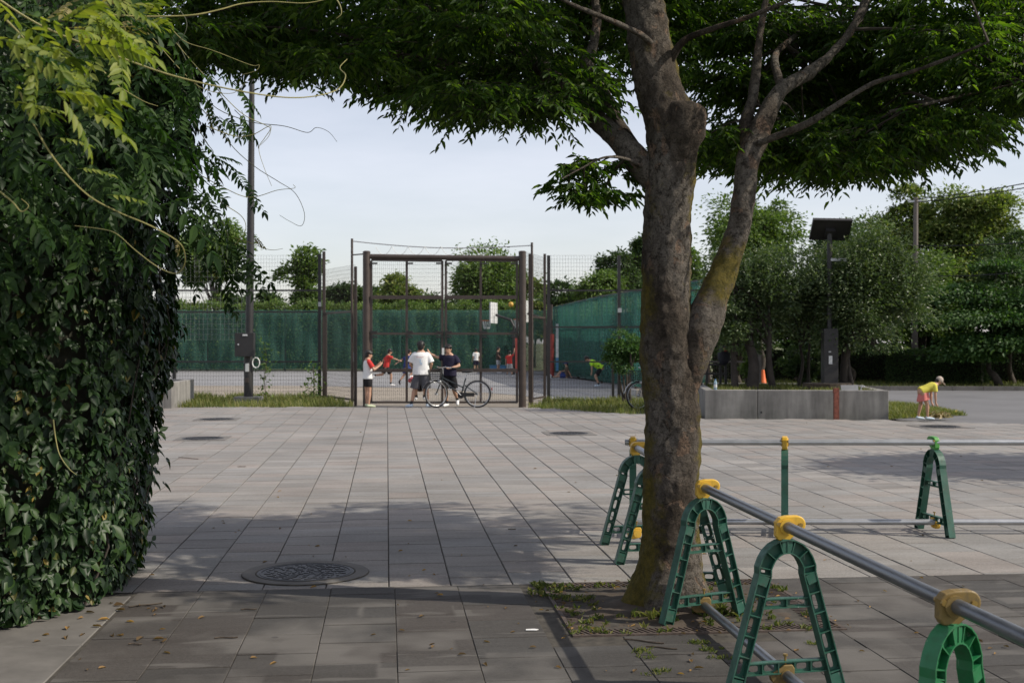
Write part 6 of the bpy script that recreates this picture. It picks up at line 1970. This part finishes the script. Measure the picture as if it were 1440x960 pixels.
    prof = ((0, .172, .135), (.2, .166, .128), (.45, .158, .122), (.7, .166, .118), (.88, .17, .105), (.97, .11, .08), (1.02, .062, .06))
    V = []
    for tt, rx_, ry_ in prof:
        c = lerp(hem, D['neck'], tt)
        for j in range(n_):
            a = 2 * math.pi * j / n_
            V.append(c + BMx @ np.array([math.cos(a) * rx_ * baggy, math.sin(a) * ry_ * baggy * (1 + .05 * math.sin(3 * a + tt * 9)), 0]) * k)
    F = [(i * n_ + j, i * n_ + (j + 1) % n_, (i + 1) * n_ + (j + 1) % n_, (i + 1) * n_ + j) for i in range(len(prof) - 1) for j in range(n_)]
    F += [tuple(range(n_ - 1, -1, -1)), tuple((len(prof) - 1) * n_ + j for j in range(n_))]
    e.add(np.array(V), F)
    sl = J.get('sleeve_len', .72)
    se = e if sleeve is None else MB()
    for s in 'rl':
        a, c = D['sh' + s], lerp(D['sh' + s], D['el' + s], sl)
        pth = np.array([lerp(a, D['neck'], .35), lerp(a, D['neck'], .1), lerp(a, c, .35), c])
        se.tube(smooth_path(pth, 9), np.linspace(.055, .072 * baggy, 9) * k, 14)
    remeshed(e, 'shirt', shirt, t, vox * k, 3)
    if sleeve is not None: remeshed(se, 'sleeve', sleeve, t, vox * k, 2).scale = (1.01, 1.01, 1.002)
    # shorts or skirt
    e = MB()
    wst = D['hip'] + up_b * .09 * k
    if skirt:
        V = []
        dn = lerp(D['knr'], D['knl'], .5) - D['hip']; dn /= np.linalg.norm(dn)
        for tt, rr in ((0, .12), (.3, .155), (.65, .185), (1, .205)):
            c = D['hip'] + up_b * .06 * k * (1 - tt) + dn * .27 * k * tt
            fbx = np.cross(dn, side); fbx /= np.linalg.norm(fbx)
            for j in range(24):
                a = 2 * math.pi * j / 24
                V.append(c + (side * math.cos(a) * rr + fbx * math.sin(a) * rr * .9) * k * (1 + .06 * math.sin(6 * a)))
        F = [(i * 24 + j, i * 24 + (j + 1) % 24, (i + 1) * 24 + (j + 1) % 24, (i + 1) * 24 + j) for i in range(3) for j in range(24)]
        F += [tuple(range(23, -1, -1)), tuple(72 + j for j in range(24))]
        e.add(np.array(V), F)
    else:
        e.ellipsoid(D['hip'] + up_b * .01 * k, (.155 * k, .118 * k, .10 * k), 16, 10, M=BMx)
        for s in 'rl':
            c = lerp(D['hp' + s], D['kn' + s], short_len)
            e.tube(smooth_path(np.array([lerp(D['hp' + s], D['hip'], .3) + up_b * .02 * k, lerp(D['hp' + s], c, .4), c]), 9), np.linspace(.095, .098 * baggy, 9) * k, 16)
    remeshed(e, 'skirt' if skirt else 'shorts', shorts, t, vox * k, 2)
    for s in 'rl':
        an, to = D['an' + s], D['to' + s]
        d = to - an; d /= np.linalg.norm(d)
        e = MB(); heel = an - np.array([0, 0, .03]) * k - d * .03 * k
        flatd = d
        e.ellipsoid(lerp(an, to, -.12) + np.array([0, 0, -.022]) * k, (.042 * k, .042 * k, .045 * k), 12, 8)
        capsule(e, [lerp(an, to, -.1) + np.array([0, 0, -.03]) * k, lerp(an, to, .5) + np.array([0, 0, -.012]) * k, to + d * .03 * k + np.array([0, 0, .004]) * k], [.040 * k, .040 * k, .032 * k])
        remeshed(e, 'shoe', shoes, t, vox * .8 * k, 2)
        if sock:
            e = MB(); e.tube([an - (an - D['kn' + s]) * .02, lerp(an, D['kn' + s], .22)], .040 * k, 12); e.build('sock', SOCK if sock is True else sock, t)
    if cap is not None:
        e = MB(); e.ellipsoid(hd + HM @ np.array([0, -.012, .035]) * k, (.092 * k, .106 * k, .098 * k), 18, 12, M=HM)
        e.ellipsoid(hd + HM @ np.array([0, .125, .035]) * k, (.075 * k, .095 * k, .014 * k), 14, 8, M=HM)
        remeshed(e, 'cap', cap, t, vox * .8 * k, 2)
    return t, D, HM, k
# heading: person's front (+y local) turned to a direction in the camera frame; 0 = away from the camera
def facing(deg): return -YAW - R(deg)       # deg clockwise: 90 = towards camera right, 180 = towards camera
CW = cloth('white cotton', (.68, .68, .67)); CR = cloth('red cotton', (.50, .045, .040)); CN = cloth('navy cotton', (.020, .018, .036)); CB = cloth('black cotton', (.015, .015, .017))
CG = cloth('grey denim', (.085, .085, .095)); CWS = cloth('white trainer', (.66, .66, .66)); CY = cloth('yellow cotton', (.55, .50, .085)); CP = cloth('pink cotton', (.52, .17, .15))
CH = cloth('bright lime cotton', (.42, .72, .04)); CC = cloth('beige cap cotton', (.40, .335, .285)); CLG = cloth('light grey cotton', (.38, .38, .38)); CNB = cloth('blue jersey', (.03, .05, .17))
CTR = cloth('pale lime trainer', (.50, .55, .38)); CLB = cloth('pale blue trainer', (.52, .60, .68))
ZP = 28.75
person('boy in white shirt with red raglan sleeves and black shorts by the gate post', GX(517, ZP), facing(70), 1.37,
       dict(elr=(.24, .12, 1.03), wrr=(.16, .30, 1.14), hdr=(.13, .36, 1.20), ell=(-.20, .14, 1.02), wrl=(-.08, .31, 1.15), hdl=(-.07, .36, 1.21), head=(0, .03, 1.44), knr=(.09, .03, .43), knl=(-.09, .0, .43), face=(0, 1, -.1)),
       CW, CB, CTR, sleeve=CR, sock=False, short_len=.62, vox=.012)
t, D, HM, k = person('boy in loose white T-shirt and grey shorts seen from behind beside the bicycle', GX(592, ZP - .1), facing(2), 1.58,
       dict(elr=(.25, .0, 1.03), wrr=(.20, .16, .88), hdr=(.14, .20, .82), ell=(-.25, .0, 1.03), wrl=(-.20, .16, .88), hdl=(-.14, .20, .82), knr=(.13, .02, .43), knl=(-.15, .02, .43), anr=(.16, -.02, .07), anl=(-.23, -.02, .07), tor=(.19, .11, .03), tol=(-.33, .05, .03), face=(.12, 1, 0), sleeve_len=.85),
       CW, CG, CLB, baggy=1.22, short_len=.95, vox=.012)
e = MB()                                           # faded print on the back of the shirt
for q, (x, z, w, h, c) in enumerate(((-.03, 1.19, .13, .012, 0), (.05, 1.19, .05, .012, 0), (.0, 1.10, .035, .09, 1), (.02, 1.04, .05, .05, 1))):
    e2 = MB(); e2.box(np.array([x, -.147, z]) * k, (w * k, .006, h * k)); e2.build('print', simple('faded print', (.55, .30, .30) if c == 0 else (.42, .52, .62), .8), t)
person('smiling boy in navy T-shirt and black shorts raising his arm behind the bicycle', GX(632, ZP + .25), facing(193), 1.50,
       dict(elr=(.30, .05, 1.24), wrr=(.49, .10, 1.34), hdr=(.53, .11, 1.41), ell=(-.26, .02, 1.03), wrl=(-.10, .20, .98), hdl=(-.02, .24, .97), knr=(.08, .04, .43), knl=(-.10, -.05, .43), anl=(-.14, -.26, .16), tol=(-.17, -.15, .06), anr=(.06, 0, .07), tor=(.10, .13, .03), head=(.02, .03, 1.45), face=(.25, 1, -.05)),
       CN, CB, CWS, baggy=1.12, vox=.012, short_len=.9)
wt_ = MB()
GRP = 'players on the sports court'
person('crouching player in dark clothes behind the legs of the boy in white', GX(591, 32.5), facing(175), 1.35,
       dict(hip=(0, -.12, .34), chest=(0, .0, .62), neck=(0, .06, .78), head=(0, .10, .92), shr=(.16, .05, .73), shl=(-.16, .05, .73), elr=(.2, .18, .55), wrr=(.1, .32, .5), hdr=(.04, .36, .5), ell=(-.2, .18, .55), wrl=(-.1, .32, .5), hdl=(-.04, .36, .5), hpr=(.09, -.1, .33), hpl=(-.09, -.1, .33), knr=(.14, .26, .47), knl=(-.14, .26, .47), anr=(.12, .05, .07), anl=(-.12, .05, .07), tor=(.14, .18, .03), tol=(-.14, .18, .03)),
       CB, CB, CWS, fine=False, vox=.02, group=GRP)
RUN = dict(hip=(0, 0, .80), neck=(0, .10, 1.28), chest=(0, .05, 1.1), head=(0, .16, 1.43), shr=(.15, .10, 1.22), shl=(-.15, .10, 1.22))
person('running boy in red shirt and black shorts with one arm stretched out', GX(543, 42.5), facing(75), 1.33,
       dict(RUN, elr=(.20, .30, 1.14), wrr=(.2, .52, 1.06), hdr=(.2, .6, 1.03), ell=(-.22, -.10, 1.05), wrl=(-.22, .08, .95), hdl=(-.22, .15, .93), knr=(.08, .20, .46), anr=(.08, .18, .07), tor=(.08, .31, .03), knl=(-.08, -.14, .48), anl=(-.08, -.50, .44), tol=(-.08, -.58, .34)),
       CR, CB, CWS, fine=False, vox=.016, group=GRP)
person('running boy in blue jersey half hidden by a bar of the gate', GX(571, 43.5), facing(60), 1.30,
       dict(RUN, elr=(.22, .0, 1.05), wrr=(.2, .2, 1.0), hdr=(.2, .27, 1.0), ell=(-.24, -.12, 1.08), wrl=(-.3, -.3, .95), hdl=(-.32, -.36, .9), knr=(.08, .28, .56), anr=(.08, .06, .30), tor=(.08, .12, .20), knl=(-.08, -.05, .44), anl=(-.08, -.28, .16), tol=(-.08, -.26, .05)),
       CNB, CNB, CB, fine=False, vox=.016, group=GRP)
person('small far player in white T-shirt and dark shorts with back turned', GX(669.5, 61), facing(-20), 1.22, dict(), CW, CN, CWS, fine=False, vox=.02, group=GRP)
person('far player in dark top standing behind the blue crate', GX(700.5, 60), facing(110), 1.30, dict(elr=(.2, .1, 1.05), wrr=(.2, .25, .95)), cloth('brown cotton', (.07, .05, .04)), CLG, CWS, fine=False, vox=.02, group=GRP)
person('far player in red shirt reaching up for the ball', GX(716.5, 54), facing(10), 1.15, dict(elr=(.26, .06, 1.42), wrr=(.28, .1, 1.62), hdr=(.28, .12, 1.7), knr=(.11, .02, .43), anr=(.17, 0, .07), anl=(-.17, 0, .07)), CR, CLG, CWS, fine=False, vox=.02, group=GRP)
person('child sitting on the ground in blue by the green side net', GX(798, 51), facing(-80), 1.30,
       dict(hip=(0, 0, .12), chest=(0, .02, .42), neck=(0, .04, .60), head=(0, .06, .76), shr=(.15, .02, .55), shl=(-.15, .02, .55), elr=(.2, .15, .4), wrr=(.12, .32, .36), hdr=(.1, .38, .36), ell=(-.2, -.1, .35), wrl=(-.2, -.2, .14), hdl=(-.2, -.24, .06), hpr=(.09, .04, .11), hpl=(-.09, .04, .11), knr=(.1, .42, .30), knl=(-.1, .44, .12), anr=(.1, .62, .07), anl=(-.1, .82, .07), tor=(.1, .72, .08), tol=(-.1, .86, .17)),
       cloth('brown top', (.10, .07, .05)), CNB, CWS, fine=False, vox=.02, cap=CNB, group=GRP)
person('boy in bright lime shirt bending forward with hands on knees by the side net', GX(841.5, 42), facing(-85), 1.38,
       dict(hip=(0, -.12, .74), chest=(0, .14, .96), neck=(0, .34, 1.02), head=(0, .46, 1.10), shr=(.15, .27, .98), shl=(-.15, .27, .98), elr=(.18, .26, .76), wrr=(.13, .26, .56), hdr=(.12, .27, .5), ell=(-.18, .26, .76), wrl=(-.13, .26, .56), hdl=(-.12, .27, .5), hpr=(.085, -.12, .72), hpl=(-.085, -.12, .72), knr=(.1, .12, .42), knl=(-.1, .12, .42), anr=(.1, -.02, .07), anl=(-.1, -.02, .07), tor=(.12, .11, .03), tol=(-.12, .11, .03)),
       CH, CB, CLB, fine=False, vox=.016, group=GRP)
person('child in yellow shirt, pink skirt and beige cap bending down over dry leaves', GX(1299.5, 24.2), facing(88), 1.12,
       dict(hip=(0, -.08, .80), chest=(0, .16, .95), neck=(0, .33, .99), head=(0, .43, 1.09), shr=(.14, .26, .95), shl=(-.14, .26, .95), elr=(.16, .26, .72), wrr=(.13, .28, .48), hdr=(.12, .32, .40), ell=(-.16, .26, .72), wrl=(-.13, .26, .48), hdl=(-.12, .30, .40), hpr=(.085, -.08, .78), hpl=(-.085, -.08, .78), knr=(.09, .06, .43), knl=(-.09, -.06, .43), anr=(.09, .06, .07), anl=(-.09, -.14, .07), tor=(.10, .20, .03), tol=(-.10, -.01, .03), face=(0, 1, -.75), tuck=False),
       CY, CP, CLB, cap=CC, skirt=True, sock=False, vox=.012)
rg = np.random.default_rng(77)
n = 130
Pn = G(1321, 588.5) + np.c_[rg.normal(0, .13, n), rg.normal(0, .10, n), np.abs(rg.normal(0, .05, n)) + .01]
V, F = scatter(LEAF6[0], LEAF6[1], Pn, rg.normal(0, 1, (n, 3)) * [1, 1, .6], rg.normal(0, .5, (n, 3)) + [0, 0, .8], np.stack([rg.uniform(.05, .12, n)] * 3, 1) * [1, .55, 1]); V[:, 2] = np.maximum(V[:, 2], .006)
M['dry_leaf'] = leaf_mat('big dry leaves', (.14, .10, .055), (.26, .20, .11), (.50, .42, .28), .2, .7, .2)
tag(obj('dry_leaf_pile', mesh_from('dry_leaf_pile', V, F), M['dry_leaf']), 'little heap of pale dry leaves in front of the bending child', 'leaf pile', kind='stuff')

# ================================================================== BICYCLE
def bicycle(label, loc, rz, frame_m, steer=0.0, group=None, lean=0.0):
    t = thing('bicycle', label, 'bicycle', tuple(loc), rz, group)
    r = .325; wb = .98
    def wheel(x, yaw):
        w = bpy.data.objects.new('wheel', None); COL.objects.link(w); w.parent = t; w.location = (x, 0, r); w.rotation_euler = (0, 0, yaw); w.empty_display_size = .05
        ring = lambda rr: [(rr * math.cos(a), 0, rr * math.sin(a)) for a in np.linspace(0, 2 * math.pi, 41)]
        MB().tube(ring(r - .017), .018, 8, caps=False).build('tyre', M['rubber'], w, smooth=True)
        MB().tube(ring(r - .042), .012, 6, caps=False).build('rim', M['galv'], w, smooth=True)
        s = MB()
        for q in range(24):
            a = 2 * math.pi * q / 24
            s.tube([(.02 * math.cos(a + 1.3), (-1) ** q * .03, .02 * math.sin(a + 1.3)), ((r - .05) * math.cos(a), 0, (r - .05) * math.sin(a))], .0016, 3, caps=False)
        tag(s.build('spokes', M['galv'], w), kind='stuff')
        MB().lathe([(.022, -.045), (.022, .045)], n=10, axis=1).build('hub', M['galv'], w)
        return w
    fw = wheel(-wb / 2, steer); wheel(wb / 2, 0)
    BBk = np.array([.10, 0, .30]); st_ = np.array([.21, 0, .70]); hdt = np.array([-.33, 0, .80]); hb = np.array([-.37, 0, .66]); rr_ = np.array([wb / 2, 0, r]); ff = np.array([-wb / 2, 0, r])
    for nm, a, b, w in (('down_tube', hb, BBk, .019), ('seat_tube', BBk, st_, .016), ('top_tube', hb + [.005, 0, .06], lerp(BBk, st_, .45), .016), ('head_tube', hb - [0, 0, .03], hdt, .02)):
        MB().tube([a, b], w, 10).build(nm, frame_m, t, smooth=True)
    for s in (1, -1):
        MB().tube([BBk + [0, s * .03, 0], rr_ + [0, s * .05, 0]], .011, 8).build('chain_stay', frame_m, t)
        MB().tube([lerp(BBk, st_, .62) + [0, s * .02, 0], rr_ + [0, s * .05, 0]], .010, 8).build('seat_stay', frame_m, t)
        MB().tube([hb + [0, s * .03, -.03], lerp(hb, ff, .5) + [0, s * .045, 0], ff + [0, s * .045, 0]], .011, 8).build('fork_blade', frame_m, t)
    MB().tube([st_, st_ + [.03, 0, .13]], .013, 8).build('seat_post', M['chrome'], t)
    sd_ = MB(); c = st_ + np.array([.05, 0, .155])
    prof = [(-.14, .022), (-.06, .035), (.02, .07), (.09, .09), (.125, .07)]
    V = []
    for x, w in prof:
        for a in np.linspace(0, 2 * math.pi, 13)[:-1]: V.append(c + [x, w * math.cos(a), .028 * math.sin(a) + .012 * (x > .05)])
    F = [(i * 12 + j, i * 12 + (j + 1) % 12, (i + 1) * 12 + (j + 1) % 12, (i + 1) * 12 + j) for i in range(4) for j in range(12)] + [tuple(range(11, -1, -1)), tuple(48 + j for j in range(12))]
    sd_.add(V, F); sd_.build('saddle', M['rubber'], t, smooth=True)
    hx_ = hdt + np.array([0, 0, .12])
    MB().tube([hdt, hx_, hx_ + [-.05, 0, .03]], .013, 8).build('stem', M['chrome'], t)
    cs, sn = math.cos(steer), math.sin(steer)
    def rot(p): p = np.asarray(p, float); return hx_ + np.array([p[0] * cs - p[1] * sn, p[0] * sn + p[1] * cs, p[2]])
    MB().tube([rot(q) for q in ((.16, .27, .02), (.04, .27, .03), (-.05, .2, .05), (-.06, .06, .03), (-.06, -.06, .03), (-.05, -.2, .05), (.04, -.27, .03), (.16, -.27, .02))], .011, 8).build('handlebar', M['chrome'], t, smooth=True)
    for s in (1, -1): MB().tube([rot((.06, s * .27, .03)), rot((.18, s * .27, .02))], .017, 8).build('grip', M['rubber'], t)
    # basket with a dark bag
    bk = MB(); o_ = rot((-.22, 0, -.14))
    for z in np.linspace(-.12, .12, 6):
        sc_ = .8 + .2 * (z + .12) / .24
        bk.tube([o_ + np.array([x * sc_, y * sc_, z]) for x, y in ((-.15, -.18), (.15, -.18), (.15, .18), (-.15, .18), (-.15, -.18))], .005, 4, caps=False)
    for k_ in range(20):
        a = k_ / 20 * 4; i = int(a); f = a - i; cn4 = ((-.15, -.18), (.15, -.18), (.15, .18), (-.15, .18), (-.15, -.18))
        x, y = lerp(cn4[i], cn4[i + 1], f); bk.tube([o_ + [x * .8, y * .8, -.12], o_ + [x, y, .12]], .004, 4, caps=False)
    bk.build('basket', M['rubber'], t)
    fd = lambda x, a0, a1: [(x + (r + .022) * math.cos(a), 0, r + (r + .022) * math.sin(a)) for a in np.linspace(a0, a1, 16)]
    for x, a0, a1 in ((-wb / 2, R(20), R(170)), (wb / 2, R(-10), R(170))):
        mb = MB(); pts = fd(x, a0, a1)
        for i in range(15): mb.beam(pts[i], pts[i + 1], .05, .004)
        mb.build('mudguard', M['black_metal'] if x > 0 else M['galv'], t)
    mb = MB(); mb.box((.24, -.05, .315), (.36, .02, .09)); mb.build('chain_case', M['rubber'], t)
    mb = MB(); mb.lathe([(.08, -.008), (.08, .008)], c=tuple(BBk + [0, -.045, 0]), n=18, axis=1); mb.build('chainring', M['rubber'], t)
    for s in (1, -1):
        MB().tube([BBk + [0, s * .06, 0], BBk + [s * .12, s * .07, -s * .12]], .010, 6).build('crank', M['galv'], t)
        mb = MB(); mb.box(BBk + [s * .12, s * .12, -s * .12], (.09, .08, .022)); mb.build('pedal', M['rubber'], t)
    MB().tube([(wb / 2 - .02, -.09, r - .02), (wb / 2 - .06, -.14, .01)], .009, 6).build('kickstand', M['galv'], t)
    mb = MB(); mb.box((wb / 2 + r + .015, 0, r + .12), (.02, .05, .07)); mb.build('rear_reflector', M['red'], t)
    mb = MB(); mb.ellipsoid(rot((-.10, 0, -.30)), (.05, .04, .045), 12, 8); mb.build('head_lamp', M['galv'], t, smooth=True)
    if lean: t.rotation_euler = (lean, 0, rz)
    return t
bicycle('dark city bicycle with front basket parked before the gate by the boys', GX(642.5, ZP - .25), -YAW + R(-3), simple('dark bicycle paint', (.02, .028, .032), .35), steer=R(38))
bicycle('bicycle hidden behind the tree trunk, only the front wheel rim showing', GX(926, 27.8), -YAW + R(14), simple('grey bicycle paint', (.12, .12, .13), .35), steer=R(10))
